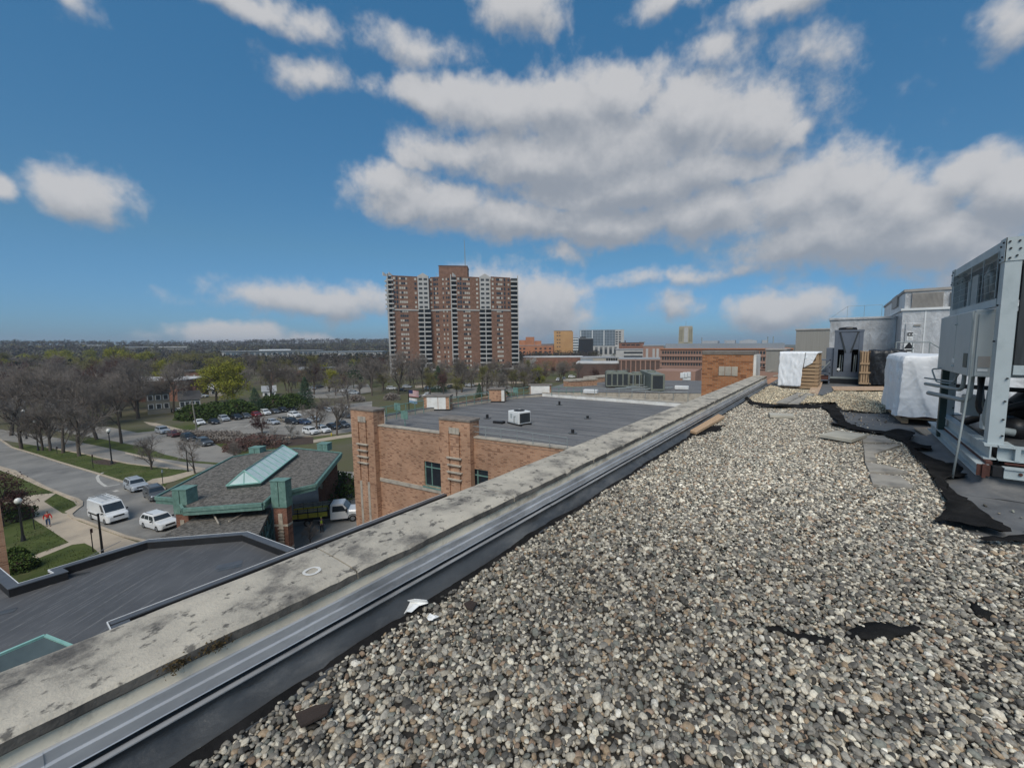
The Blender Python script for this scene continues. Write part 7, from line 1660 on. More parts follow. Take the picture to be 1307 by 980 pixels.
# far wood on the ridge: one mass
def far_wood():
    rr = random.Random(5); cols = ['far_twig', 'far_olive', 'far_twig', 'far_needle', 'twig_olive']; mbs = [MB() for _ in cols]; c, s = math.cos(YAW), math.sin(YAW)
    for i in range(12500):
        a = rr.uniform(-.12, 1.15); r = 360 * math.exp(rr.random() * 2.0)
        x = -math.sin(a + YAW) * r; y = math.cos(a + YAW) * r
        if 240 < r < 330 and a < .3: continue
        z = hill(x, y); h = rr.uniform(8, 15) * (1 if r < 900 else 1.25); w = h * rr.uniform(.30, .45)
        m = rr.choices(range(5), (.55, .2, .1, .11, .04))[0]; mb = mbs[m]
        n = 30 if r < 700 else 18; sz = w * (.16 if r < 700 else .28)
        for k in range(n):
            if m == 3: t = rr.random(); q = w * .6 * t * rr.uniform(.4, 1); zz = h * (1 - t * .9); b = rr.uniform(0, 6.28); p = Vector((x + q * math.cos(b), y + q * math.sin(b), z + zz))
            else:
                b = rr.uniform(0, 6.28); e = rr.uniform(-.7, 1.3); kk = rr.uniform(.5, 1); p = Vector((x + w * kk * math.cos(e) * math.cos(b), y + w * kk * math.cos(e) * math.sin(b), z + h * .62 + h * .36 * kk * math.sin(e)))
            d = Vector((rr.gauss(0, 1), rr.gauss(0, 1), rr.gauss(0, .8))).normalized(); u = d.orthogonal().normalized(); v = d.cross(u); ss = sz * rr.uniform(.5, 1.2)
            mb.add([p - u * ss, p + v * ss * .6, p + u * ss, p - v * ss * .6], [(0, 1, 2, 3)])
        if m != 3: mb.add([(x - .3, y, z), (x + .3, y, z), (x + .1, y, z + h * .6), (x - .1, y, z + h * .6)], [(0, 1, 2, 3)])
    for m, mb in zip(cols, mbs):
        o = mb.build('far_wood', M[m]); tag(o, 'far off wood covering the ridge on the horizon', 'wood', kind='stuff')
far_wood()
def town_trees():
    rr = random.Random(15); cols = ['twig', 'far_twig', 'twig_olive', 'leaf_yellow', 'needle']; mbs = [MB() for _ in cols]
    for i in range(420):
        px = rr.uniform(300, 800); py = rr.uniform(462, 496) if px < 690 else rr.uniform(462, 482)
        if 500 < px < 665 and py < 476: continue
        q = at(px, py, G); h = rr.uniform(6, 12); w = h * rr.uniform(.32, .5); m = rr.choices(range(5), (.42, .3, .18, .04, .06))[0]; mb = mbs[m]
        mb.tube([(q.x, q.y, G), (q.x, q.y, G + h * .6)], [.2, .08], 3, False)
        for k in range(9):
            a = rr.uniform(0, 6.28); mb.tube([(q.x, q.y, G + h * rr.uniform(.25, .5)), (q.x + w * .9 * math.cos(a), q.y + w * .9 * math.sin(a), G + h * rr.uniform(.65, 1))], [.09, .03], 3, False)
        for k in range(150):
            b = rr.uniform(0, 6.28); e = rr.uniform(-.7, 1.4); kk = rr.uniform(.45, 1.05); p = Vector((q.x + w * kk * math.cos(e) * math.cos(b), q.y + w * kk * math.cos(e) * math.sin(b), G + h * .6 + h * .4 * kk * math.sin(e)))
            d = Vector((rr.gauss(0, 1), rr.gauss(0, 1), rr.gauss(0, 1))).normalized(); u = d.orthogonal().normalized(); v = d.cross(u); s = rr.uniform(.25, .6); t_ = s * (.16 if m < 3 else .6)
            mb.add([p - u * s, p + v * t_, p + u * s, p - v * t_], [(0, 1, 2, 3)])
    for m, mb in zip(cols, mbs): tag(mb.build('far_wood', M[m]), 'distant street trees massed between the car park and the town', 'wood', kind='stuff')
town_trees()
# hedges, shrubs
for i, (px, py, w_, l) in enumerate([(252, 536, 7, 'left end of the tall green hedge behind the parked cars'), (276, 533, 7, 'tall green hedge stretch behind the white and black parked cars'), (303, 530, 7.5, 'tall green hedge stretch left of the dark spruce'), (352, 524, 7, 'tall green hedge stretch right of the dark spruce'), (374, 522, 6, 'tall green hedge stretch left of the taller spruce')]):
    bush('hedge', l, 'hedge', px, py, w_, 2.4, far(px, py - 19, math.hypot(*at(px, py, G)[:2])).z - G, 'leaf_green', 2600, .3, 80 + i, False, R(32))
for i, (px, py, l) in enumerate([(262, 557, 'left stretch of the clipped brown hedge along the car park'), (290, 561, 'middle stretch of the clipped brown hedge along the car park'), (318, 566, 'right stretch of the clipped brown hedge along the car park')]):
    bush('clipped_hedge', l, 'hedge', px, py, 9, .9, 1.3, 'twig', 1500, .16, 90 + i, True, R(28))
bush('low_shrub', 'bushy brown shrub bed behind the canopy roof', 'shrub', 330, 569, 7, 3, 2.2, 'twig_red', 1600, .16, 95, False, R(25))
bush('evergreen_shrub', 'green clipped shrub beneath the canopy beside the brick block', 'shrub', 436, 634, 2.6, 2.4, 3.4, 'leaf_green', 1600, .16, 96)
bush('round_shrub', 'dark round shrub at the foot of the brick wing, nearer one', 'shrub', 29, 727, 1.15, 1.1, 1.4, 'leaf_green', 1500, .09, 97)
bush('round_shrub', 'dark round shrub at the foot of the brick wing, farther one', 'shrub', 20, 714, .95, .95, 1.2, 'leaf_green', 1400, .11, 98)
bush('clipped_hedge', 'low dark hedge at the lawn edge beside the person in red', 'hedge', 16, 661, 2.6, 1.1, 1.3, 'leaf_green', 1400, .13, 99, True, R(20))
bush('low_shrub', 'reddish shrub under the bare tree behind the canopy', 'shrub', 300, 575, 4, 2, 1.8, 'twig_red', 900, .14, 101)
for i, (px, py, l) in enumerate([(455, 512, 'greyish shrub beyond the flags, left one'), (500, 510, 'greyish shrub beyond the flags, right one'), (640, 505, 'round green shrub beyond the roof edge')]): bush('low_shrub', l, 'shrub', px, py, 4, 3, 2.6, ['twig', 'twig', 'leaf_green'][i], 900, .2, 110 + i)
tree_px(PURP[0], 3, 672, 602, 'dark red leaved tree at the left edge over the lawn')
tree_px(BARE[1], 396, 692, 664, 'small bare shrub tree in front of the work truck')
# tufts: a thin uneven fringe of grass blades on the lawns in view
def grass():
    rr = random.Random(9); mb = MB(); regs = [[(15, 706), (20, 668), (55, 668), (88, 692), (60, 704), (36, 711)], [(40, 730), (38, 718), (92, 702), (116, 700), (128, 706), (90, 728)], [(57, 640), (75, 634), (99, 640), (98, 647), (80, 650)], [(20, 573), (60, 588), (126, 606), (165, 612), (235, 602), (238, 599), (150, 590), (100, 582)], [(30, 633), (45, 618), (68, 630), (50, 634)]]
    for rg in regs:
        P = [at(x, y, G) for x, y in rg]; pl = [(p.x, p.y) for p in P]; x0, x1 = min(p[0] for p in pl), max(p[0] for p in pl); y0, y1 = min(p[1] for p in pl), max(p[1] for p in pl)
        n = int(min(5000, (x1 - x0) * (y1 - y0) * 14)); X = np.array([rr.uniform(x0, x1) for _ in range(n)]); Y = np.array([rr.uniform(y0, y1) for _ in range(n)]); k = inside(pl, X, Y)
        for x, y in zip(X[k], Y[k]):
            a = rr.uniform(0, 6.28); w = .05; h = rr.uniform(.05, .13); mb.add([(x - w * math.cos(a), y - w * math.sin(a), G), (x + w * math.cos(a), y + w * math.sin(a), G), (x + .05 * math.sin(a), y + .05 * math.cos(a), G + h)], [(0, 1, 2)])
    tag(mb.build('grass', M['lawn']), 'short green grass of the lawns beside the road', 'grass', kind='stuff')
grass()
# ------------------------------------------------------------------ vehicles (x forward, y left)
def paint(name, c, rough=.28): 
    m = mat(name, c, tuple(x * .92 for x in c), rough=rough, scale=.7, spec=.6); m.node_tree.nodes['Principled BSDF'].inputs['Coat Weight'].default_value = .4; return m
PAINT = {'white': paint('white_paint', (.72, .73, .73)), 'silver': paint('silver_paint', (.36, .39, .42)), 'grey': paint('grey_paint', (.075, .08, .085)), 'black': paint('black_paint', (.012, .012, .014)), 'red': paint('dark_red_paint', (.22, .02, .03)), 'blue': paint('navy_paint', (.02, .035, .08)), 'tan': paint('tan_paint', (.24, .21, .16)), 'maroon': paint('maroon_paint', (.10, .03, .03))}
M['cartrim'] = mat('black_trim', (.02, .02, .021), (.015, .015, .016), rough=.6)
SHAPES = {  # length, width, height, cabin stations: (windscreen foot, roof front, roof rear, tail foot), belt height, bonnet height
    'sedan': (4.7, 1.8, 1.45, (.95, .25, -1.15, -1.85), .93, .86, .90), 'suv': (4.6, 1.86, 1.70, (.95, .35, -1.75, -2.20), 1.05, 1.0, 1.05), 'pickup': (5.6, 1.95, 1.85, (1.25, .65, -.75, -.98), 1.15, 1.1, 1.12), 'van': (5.6, 2.02, 2.45, (2.05, 1.15, -2.65, -2.78), 1.25, 1.2, 1.25)}
PROTO = {}
def car(kind, colour, label, group=None, name=None):
    key = (kind, colour)
    if key in PROTO:
        t = copy_tree(PROTO[key]); t['label'] = label
        if group: t['group'] = group
        elif 'group' in t: del t['group']
        return t
    L_, W_, H_, (c0, c1, c2, c3), belt, hood, deck = SHAPES[kind]; hw = W_ / 2; P_ = PAINT[colour]
    t = thing(name or {'sedan': 'parked_car', 'suv': 'parked_car', 'pickup': 'pickup_truck', 'van': 'work_van'}[kind], label, {'sedan': 'car', 'suv': 'car', 'pickup': 'pickup truck', 'van': 'van'}[kind], (0, 0, 0), 0, group)
    # lower body: sections along the length
    F_, B_ = L_ / 2, -L_ / 2; r = .34 if kind in ('sedan', 'suv') else .38; ax = (F_ - .92, B_ + (.95 if kind != 'van' else 1.15))
    secs = []
    st = [(F_, .40, hood - .28, .80), (F_ - .07, .28, hood - .14, .90), (F_ - .35, .22, hood - .04, .97), (ax[0] + r + .04, .22, hood, 1), (ax[0] + r * .7, .22 + r * .95, hood + .01, 1), (ax[0], .22 + r * 1.25, hood + .02, 1), (ax[0] - r * .7, .22 + r * .95, hood + .04, 1), (ax[0] - r - .04, .20, belt - .02, 1), (0, .20, belt, 1), (ax[1] + r + .04, .20, deck, 1), (ax[1] + r * .7, .22 + r * .95, deck, 1), (ax[1], .22 + r * 1.25, deck, 1), (ax[1] - r * .7, .22 + r * .95, deck - .01, 1), (ax[1] - r - .03, .24, deck - .02, .99), (B_ + .10, .30, deck - .06, .96), (B_, .42, deck - .16, .90)]
    for x, zb_, zt_, k in st:
        w = hw * k; zm = zb_ + (zt_ - zb_) * .62
        secs.append([(x, -w * .93, zb_), (x, -w, zb_ + .06 if zb_ + .06 < zm else zm - .01), (x, -w, zm), (x, -w * .94, zt_ - .03), (x, -w * .80, zt_), (x, 0, zt_ + .025), (x, w * .80, zt_), (x, w * .94, zt_ - .03), (x, w, zm), (x, w, zb_ + .06 if zb_ + .06 < zm else zm - .01), (x, w * .93, zb_)])
    secs.reverse()
    body = MB().loft(secs).build('body', P_, t, smooth=False)
    MB().box(B_ + .5, F_ - .4, -hw * .85, hw * .85, .20, .52).build('underbody', M['cartrim'], t)
    # cabin: frustum with rounded top
    wb, wt = hw * .93, hw * (.74 if kind not in ('van',) else .86); zr = H_
    if kind == 'van': zb_ = 1.22
    zc = belt - .02
    def ring(x_f, x_r, w, z): return [(x_f, -w, z), (x_f + .05, 0, z), (x_f, w, z), (x_r, w, z), (x_r - .02, 0, z), (x_r, -w, z)]
    rings = [ring(c0, c3, wb, zc), ring(c1 + .03, c2 - .03, wt + .02, zr - .09), ring(c1 - .08, c2 + .08, wt - .09, zr - .015), ring(c1 - .3, c2 + .3, wt - .4, zr)]
    MB().loft(rings, False, True).build('cabin', P_, t)
    # glass: panels set just proud of the cabin sides
    def lerp(a, b, f): return Vector(a).lerp(Vector(b), f)
    lo, hi = rings[0], rings[1]
    def glass(i, j, u0, u1, v0, v1, nm):
        a, b, c, d = Vector(lo[i]), Vector(lo[j]), Vector(hi[j]), Vector(hi[i])
        q = lambda u, v: a.lerp(b, u).lerp(d.lerp(c, u), v)
        nrm = (b - a).cross(d - a).normalized(); ps = [q(u0, v0), q(u1, v0), q(u1, v1), q(u0, v1)]
        mb = MB(); mb.hexa([p - nrm * .004 for p in ps], [p + nrm * .008 for p in ps]); return mb.build(nm, M['glass'], t)
    glass(0, 1, .08, 1, .14, .90, 'windscreen'); glass(1, 2, 0, .92, .14, .90, 'windscreen')
    nside = [(.05, .36), (.40, .68), (.71, .94)] if kind == 'suv' else [(.08, .48), (.52, .92)] if kind != 'van' else [(.02, .17)]
    if kind == 'pickup': nside = [(.10, .52), (.56, .92)]
    for u0, u1 in nside:
        glass(2, 3, u0, u1, .16, .86, 'side_window'); glass(5, 0, 1 - u1, 1 - u0, .16, .86, 'side_window')
    glass(3, 4, .1, 1, .18, .85, 'rear_window'); glass(4, 5, 0, .9, .18, .85, 'rear_window')
    for x in ax:
        for s in (-1, 1):
            y = s * (hw - .11)
            w = MB().tube([(0, -.10, 0), (0, .10, 0)], r, 14).build('wheel', M['tyre'], t, loc=(x, y, r)); MB().tube([(0, .055 * s, 0), (0, .112 * s, 0)], r * .64, 10).build('rim', M['rim'], w)
    for s in (-1, 1):
        MB().hexa([(F_ - .22, s * hw * .58, hood - .24), (F_ - .055, s * hw * .58, hood - .24), (F_ - .10, s * hw * .90, hood - .24), (F_ - .30, s * hw * .965, hood - .24)], [(F_ - .22, s * hw * .58, hood - .11), (F_ - .075, s * hw * .58, hood - .11), (F_ - .14, s * hw * .885, hood - .10), (F_ - .30, s * hw * .96, hood - .09)]).build('headlight', M['head'], t)
        MB().box(B_ + .0, B_ + .14, s * hw * .62 if s > 0 else -hw * .91, hw * .91 if s > 0 else -hw * .62, deck - .34, deck - .16).build('taillight', M['tail'], t)
        MB().box(c0 - .35, c0 - .2, s * (hw + .02) if s > 0 else -hw - .2, hw + .2 if s > 0 else -hw - .02, belt, belt + .15).build('mirror', M['cartrim'], t)
    MB().box(F_ - .05, F_ + .015, -hw * .48, hw * .48, hood - .36, hood - .18).build('grille', M['cartrim'], t)
    MB().box(F_ - .12, F_ + .02, -hw * .78, hw * .78, .30, .42).build('bumper', M['cartrim'], t); MB().box(B_ - .02, B_ + .12, -hw * .8, hw * .8, .32, .46).build('bumper', M['cartrim'], t)
    MB().box(F_ + .002, F_ + .025, -.26, .26, .42, .53).build('number_plate', M['white_metal'], t)
    if kind == 'suv':
        for s in (-1, 1): MB().tube([(c1 - .25, s * (wt - .12), zr + .03), (c2 + .3, s * (wt - .12), zr + .03)], .025, 5).build('roof_rail', M['cartrim'], t)
    if kind == 'pickup':
        MB().box(B_ + .1, c3 - .03, -hw * .78, hw * .78, deck + .012, deck + .05).build('bed', M['cartrim'], t)
        for s in (-1, 1): MB().box(B_ + .04, c3 - .03, s * hw * .80 if s > 0 else -hw * .95, hw * .95 if s > 0 else -hw * .80, deck - .02, deck + .16).build('bed_side', P_, t)
    PROTO[key] = t; return t
def put(o, px, py, heading, z=G + .012):
    q = at(px, py, z); o.location = (q.x, q.y, z); o.rotation_euler = (0, 0, heading); return o
def dirpx(px0, py0, px1, py1): a, b = at(px0, py0, G), at(px1, py1, G); return math.atan2(b.y - a.y, b.x - a.x)
# by the entrance
put(car('suv', 'white', 'white sport utility car with a glass roof panel parked below the canopy'), 204, 672, dirpx(190, 669, 221, 678))
put(car('suv', 'silver', 'pale silver car standing at the road edge ahead of the dark grey one'), 174, 624, dirpx(164, 621, 185, 626) - .15)
put(car('suv', 'grey', 'dark grey car half hidden behind the left end of the canopy'), 199, 635, dirpx(188, 631, 211, 640) - .1)
v = put(car('van', 'white', 'white work van with a ladder rack on its roof in the entrance drive'), 139, 662, dirpx(121, 656, 157, 669))
for s in (-.75, .75): MB().tube([(1.0, s, 2.62), (-2.5, s, 2.62)], .03, 5).build('rack_rail', M['white_metal'], v)
for x in (.9, 0, -.9, -1.8, -2.45): MB().tube([(x, -.8, 2.44), (x, -.8, 2.62), (x, .8, 2.62), (x, .8, 2.44)], .028, 5).build('rack_bar', M['white_metal'], v)
for s in (-.25, .2): MB().tube([(.8, s, 2.68), (-2.4, s, 2.68)], .03, 5).build('ladder_rail', M['rim'], v)
for k in range(9): MB().tube([(.6 - k * .35, -.25, 2.68), (.6 - k * .35, .2, 2.68)], .018, 4).build('ladder_rung', M['rim'], v)
MB().box(-2.3, .6, 1.012, 1.02, .75, .95).build('side_moulding', M['cartrim'], v); MB().box(-2.3, .6, -1.02, -1.012, .75, .95).build('side_moulding', M['cartrim'], v)
# stake bed truck under the canopy's right side
q0, q1 = at(388, 672, G), at(458, 664, G); hd = math.atan2(q1.y - q0.y, q1.x - q0.x)
t = thing('work_truck', 'white cab work truck with a yellow sided stake bed, right of the canopy pillar', 'truck', (at(436, 663, G).x, at(436, 663, G).y, G + .012), hd)
# x forward from the cab middle
secs = [[(x, -w, zb_), (x, -w, zm), (x, -w * .86, zt_), (x, w * .86, zt_), (x, w, zm), (x, w, zb_)] for x, w, zb_, zm, zt_ in [(-1.0, 1.0, .55, 1.35, 2.15), (-.95, 1.02, .5, 1.4, 2.3), (.35, 1.02, .5, 1.4, 2.3), (.95, 1.02, .5, 1.38, 1.5), (1.05, 1.02, .55, 1.3, 1.46), (2.1, 1.0, .6, 1.2, 1.38), (2.25, .95, .6, 1.0, 1.2)]]
MB().loft(secs).build('cab', PAINT['white'], t)
MB().hexa([(.45, -.84, 2.16), (.93, -.90, 1.55), (.93, .90, 1.55), (.45, .84, 2.16)], [(.49, -.83, 2.2), (.98, -.88, 1.57), (.98, .88, 1.57), (.49, .83, 2.2)]).build('windscreen', M['glass'], t)
for s in (-1, 1):
    MB().hexa([(-.75, s * 1.0, 1.42), (.75, s * 1.0, 1.42), (.38, s * .9, 2.08), (-.72, s * .9, 2.08)], [(-.75, s * 1.035, 1.42), (.75, s * 1.035, 1.42), (.38, s * .935, 2.08), (-.72, s * .935, 2.08)]).build('side_window', M['glass'], t)
    MB().box(.75, .9, s * 1.04 if s > 0 else -1.34, 1.34 if s > 0 else -1.04, 1.35, 1.75).build('mirror', M['cartrim'], t)
    MB().box(2.12, 2.27, .55 if s > 0 else -.93, .93 if s > 0 else -.55, .92, 1.12).build('headlight', M['head'], t)
    for x in (1.45, -3.4): w = MB().tube([(0, -.14, 0), (0, .14, 0)], .42, 14).build('wheel', M['tyre'], t, loc=(x, s * .90, .42)); MB().tube([(0, .1 * s, 0), (0, .15 * s, 0)], .24, 10).build('rim', M['rim'], w)
    MB().tube([(1.45 + .52 * math.cos(a), s * 1.0, .42 + .52 * math.sin(a)) for a in [k * .35 for k in range(10)]], .06, 5).build('wheel_arch', M['cartrim'], t)
    fr = MB().box(-5.4, -1.2, s * 1.08 if s > 0 else -1.12, 1.12 if s > 0 else -1.08, 1.0, 1.06).build('side_frame', M['black'], t)
    ym = mat('yellow_panel', (.78, .62, .08), (.66, .52, .07), rough=.5) if 'ylw' not in M else M['ylw']; M['ylw'] = ym
    for k in range(4): MB().box(-5.35 + k * 1.04, -4.38 + k * 1.04, s * 1.06 if s > 0 else -1.10, 1.10 if s > 0 else -1.06, 1.07, 1.6).build('side_board', M['ylw'], t)
    for z in (1.75, 1.98): MB().box(-5.4, -1.2, s * 1.06 if s > 0 else -1.10, 1.10 if s > 0 else -1.06, z, z + .14).build('stake_board', M['lime'], t)
    for k in range(5): MB().box(-5.41 + k * 1.04, -5.34 + k * 1.04, s * 1.101 if s > 0 else -1.14, 1.14 if s > 0 else -1.101, 1.0, 2.2).build('stake', M['black'], t)
MB().box(-5.45, -1.15, -1.05, 1.05, .9, 1.0).build('bed', M['black'], t); MB().box(-5.3, 2.1, -.4, .4, .5, .75).build('chassis', M['black'], t); MB().box(-1.14, -1.08, -1.0, 1.0, .9, 2.3).build('headboard', M['black'], t)
MB().box(2.2, 2.36, -1.0, 1.0, .5, .72).build('bumper', M['rim'], t)
# parked along the side road
hd = dirpx(205, 552, 268, 570)
for (k, c, px, py, l) in (('suv', 'silver', 208, 552.5, 'silver car at the far left end of the row of four on the side road'), ('sedan', 'maroon', 222, 556.5, 'dark maroon car second in the row of four on the side road'), ('suv', 'black', 241, 562, 'black car third in the row of four on the side road'), ('suv', 'grey', 261, 568, 'dark grey car at the near end of the row of four on the side road')):
    put(car(k, c, l), px, py, hd + (math.pi if c == 'maroon' else 0))
# the car park: back row under the hedge, noses toward the viewer's right
def row(items, heading, where):
    for k, c, px, py, l in items: put(car(k, c, l), px, py, heading, G + .012)
hb = dirpx(262, 538, 275, 543)
row([('sedan', 'white', 255, 541.5, 'white car at the left end of the back row under the hedge'), ('sedan', 'black', 273, 540.5, 'low black car beside the white one at the left end of the back row'), ('suv', 'silver', 286, 537, 'silver car between two black ones in the back row under the hedge'), ('suv', 'black', 302, 535, 'black car right of the silver one in the back row'), ('sedan', 'grey', 314, 533, 'dark grey saloon left of the red car in the back row'),
     ('sedan', 'red', 327, 531, 'dark red car in the back row under the spruce'), ('suv', 'white', 339, 529, 'white car right of the dark red one in the back row'), ('sedan', 'grey', 351, 527, 'grey car right of the white one in the back row'), ('suv', 'black', 361, 525.5, 'black car in the back row below the right stretch of hedge'), ('sedan', 'black', 372, 524, 'black saloon in the back row just left of its white end car'), ('suv', 'white', 383, 521.5, 'white car at the right end of the back row by the taller spruce')], hb, 'back')
h2 = dirpx(380, 535, 395, 529)
row([('sedan', 'silver', 348, 541, 'silver car behind the dark red leaved tree'), ('sedan', 'tan', 362, 537.5, 'tan car in the middle row beside the dark red leaved tree'), ('suv', 'black', 373, 541, 'black car in the middle row of the car park, left of two'), ('sedan', 'blue', 388, 541, 'navy car in the middle row of the car park, right of the black one'), ('suv', 'white', 376, 532, 'white pickup like car in the lane behind the middle row'), ('sedan', 'silver', 401, 538, 'silver car at the right end of the middle row'),
     ('suv', 'white', 397, 553.5, 'white car nearest the viewer in the car park, left of a pair'), ('suv', 'white', 412, 551.5, 'white car nearest the viewer in the car park, right of a pair'), ('sedan', 'black', 425, 547, 'black car under the bare tree left of the brick pier'), ('suv', 'grey', 437, 545, 'dark grey car close to the brick pier'), ('sedan', 'grey', 442, 533, 'grey car in the far row close to the brick pier'), ('sedan', 'silver', 424, 526, 'silver car in the far row of the car park'), ('suv', 'white', 436, 522, 'white car in the far row near the brick pier'), ('sedan', 'black', 410, 523, 'black car in the far row right of the taller spruce')], hb + .12, 'mid')
far_cars = [(440, 500, 'white'), (452, 503, 'silver'), (398, 497, 'white'), (408, 495, 'grey'), (424, 494, 'black'), (500, 497, 'white'), (513, 499, 'black'), (548, 497, 'silver'), (560, 496, 'white'), (575, 495, 'grey'), (585, 497, 'black'), (520, 495, 'silver'), (600, 493, 'white'), (545, 506, 'white'), (530, 507, 'grey'), (712, 486, 'white'), (720, 484, 'silver'), (730, 482, 'white')]
for i, (px, py, c) in enumerate(far_cars): put(car('suv' if i % 2 else 'sedan', c, '%s car in the distant lots among the bare trees' % {'white': 'white', 'silver': 'silver', 'grey': 'dark grey', 'black': 'black'}[c], 'small %s cars in the distant lots' % c), px, py, RNG.choice([.4, .5, 2.0, -1.1]), hill(*at(px, py, G)[:2]) + .05)
put(car('sedan', 'white', 'white car on the drive below the small grey house'), 232, 526, dirpx(225, 527, 240, 527)); put(car('suv', 'white', 'white car parked by the brown cottage behind the hedge'), 258, 507, .6)
# ------------------------------------------------------------------ street furniture
def lamp(px, pyb, pyt, label, name='street_lamp'):
    q = at(px, pyb, G); h = far(px, pyt, math.hypot(q.x, q.y)).z - G; t = thing(name, label, 'street lamp', (q.x, q.y, G))
    MB().tube([(0, 0, 0), (0, 0, .15), (0, 0, .7), (0, 0, h * .5), (0, 0, h - .95)], [.22, .20, .11, .085, .06], 8).build('post', M['black'], t)
    MB().tube([(0, 0, h - .95), (0, 0, h - .85), (0, 0, h - .75)], [.06, .16, .20], 8).build('collar', M['black'], t); MB().dome(0, 0, h - .42, .30, 12, 1.15).build('globe', M['lamp_glass'], t, smooth=True)
lamp(143, 592, 546, 'tall black street lamp with a white globe on the long grass strip'); lamp(49, 575, 535, 'black street lamp with a white globe among the bare street trees'); lamp(34, 560, 522, 'black street lamp with a white globe at the far left behind the street trees'); lamp(30, 690, 633, 'black lamp post with a big cream globe on the near lawn')
def signpost(px, pyb, pyt, label, w=.3, hh=.45, m='rust'):
    q = at(px, pyb, G); h = far(px, pyt, math.hypot(q.x, q.y)).z - G; t = thing('sign_post', label, 'sign post', (q.x, q.y, G), 2.4)
    MB().tube([(0, 0, 0), (0, 0, h)], .045, 6).build('post', M['black'], t); MB().box(-w / 2, w / 2, -.06, -.046, h - hh, h).build('sign_plate', M[m], t)
signpost(44, 675, 648, 'thin sign post on the lawn edge left of the person in red'); signpost(119, 704, 674, 'short sign post on the near lawn beside the tall dark post'); signpost(119, 597, 580, 'small sign post on the long grass strip by the road'); signpost(208, 618, 599, 'small sign post at the grass left of the canopy', m='white_metal'); signpost(73, 579, 570, 'tiny sign post between the street trees at the left')
q = at(131, 706, G); t = thing('dark_post', 'tall dark plain post standing at the near edge of the plaza', 'post', (q.x, q.y, G)); h = far(124, 657, math.hypot(q.x, q.y)).z - G
MB().tube([(0, 0, 0), (0, 0, .5), (0, 0, h)], [.13, .10, .08], 8).build('shaft', M['black'], t); MB().cyl(0, 0, h, h + .12, .11, 8).build('cap', M['black'], t)
q = at(240, 602, G); t = thing('dark_post', 'slim black lamp post without globe beside the wide bare tree', 'post', (q.x, q.y, G)); h = far(236, 576, math.hypot(q.x, q.y)).z - G
MB().tube([(0, 0, 0), (0, 0, h)], [.11, .07], 8).build('shaft', M['black'], t); MB().cyl(0, 0, h, h + .1, .1, 8).build('cap', M['black'], t)
q = at(252, 553, G); t = thing('utility_pole', 'leaning pale wooden utility pole by the clipped hedge', 'utility pole', (q.x, q.y, G)); tp = far(245, 511, math.hypot(q.x, q.y) * .995)
MB().tube([(0, 0, 0), (tp.x - q.x, tp.y - q.y, tp.z - G)], [.19, .13], 8).build('pole', M['siding'], t); MB().tube([(tp.x - q.x - .9, tp.y - q.y - .6, tp.z - G - .9), (tp.x - q.x + .9, tp.y - q.y + .6, tp.z - G - .9)], .06, 5).build('crossarm', M['siding'], t)
q = at(423, 556, G); t = thing('fire_hydrant', 'yellow fire hydrant on the grass near the brick pier', 'hydrant', (q.x, q.y, G)); ym = mat('hydrant_yellow', (.55, .42, .03), (.45, .34, .03)); MB().tube([(0, 0, 0), (0, 0, .6), (0, 0, .75)], [.14, .13, .05], 8).build('barrel', ym, t); MB().tube([(-.22, 0, .45), (.22, 0, .45)], .07, 6).build('outlet', ym, t)
# ------------------------------------------------------------------ people
skin = mat('skin', (.42, .25, .18), (.38, .22, .16), rough=.6); hair = mat('brown_hair', (.05, .03, .02), (.035, .022, .015)); jeans = mat('blue_jeans', (.05, .085, .17), (.035, .065, .13), rough=.9, scale=8); redc = mat('red_jersey', (.50, .04, .03), (.42, .03, .025), rough=.85, scale=6); hiv = mat('hi_vis_yellow', (.50, .62, .05), (.44, .55, .05), rough=.8); shoe = mat('dark_shoes', (.03, .025, .022), (.02, .018, .016)); dk = mat('dark_trousers', (.03, .032, .04), (.022, .024, .03))
def skinmesh(name, chains, m, parent, sub=1):
    """joint chains with radii grown into one continuous surface; every chain after the first starts at an earlier joint"""
    V, E, Rr = [], [], []
    def key(p): return tuple(round(x, 4) for x in p)
    idx = {}
    for ch in chains:
        prev = None
        for p, r in ch:
            k = key(p)
            if k not in idx: idx[k] = len(V); V.append(p); Rr.append(r)
            i = idx[k]
            if prev is not None and prev != i: E.append((prev, i))
            prev = i
    me = bpy.data.meshes.new(name); me.from_pydata(V, E, []); me.materials.append(m)
    o = bpy.data.objects.new(name, me); COL.objects.link(o); o.parent = parent
    sm = o.modifiers.new('skin', 'SKIN'); sm.use_smooth_shade = True
    for i, r in enumerate(Rr):
        sv_ = me.skin_vertices[0].data[i]; sv_.radius = (r, r) if not isinstance(r, tuple) else r
    me.skin_vertices[0].data[0].use_root = True
    s = o.modifiers.new('sub', 'SUBSURF'); s.levels = sub; s.render_levels = sub
    return o
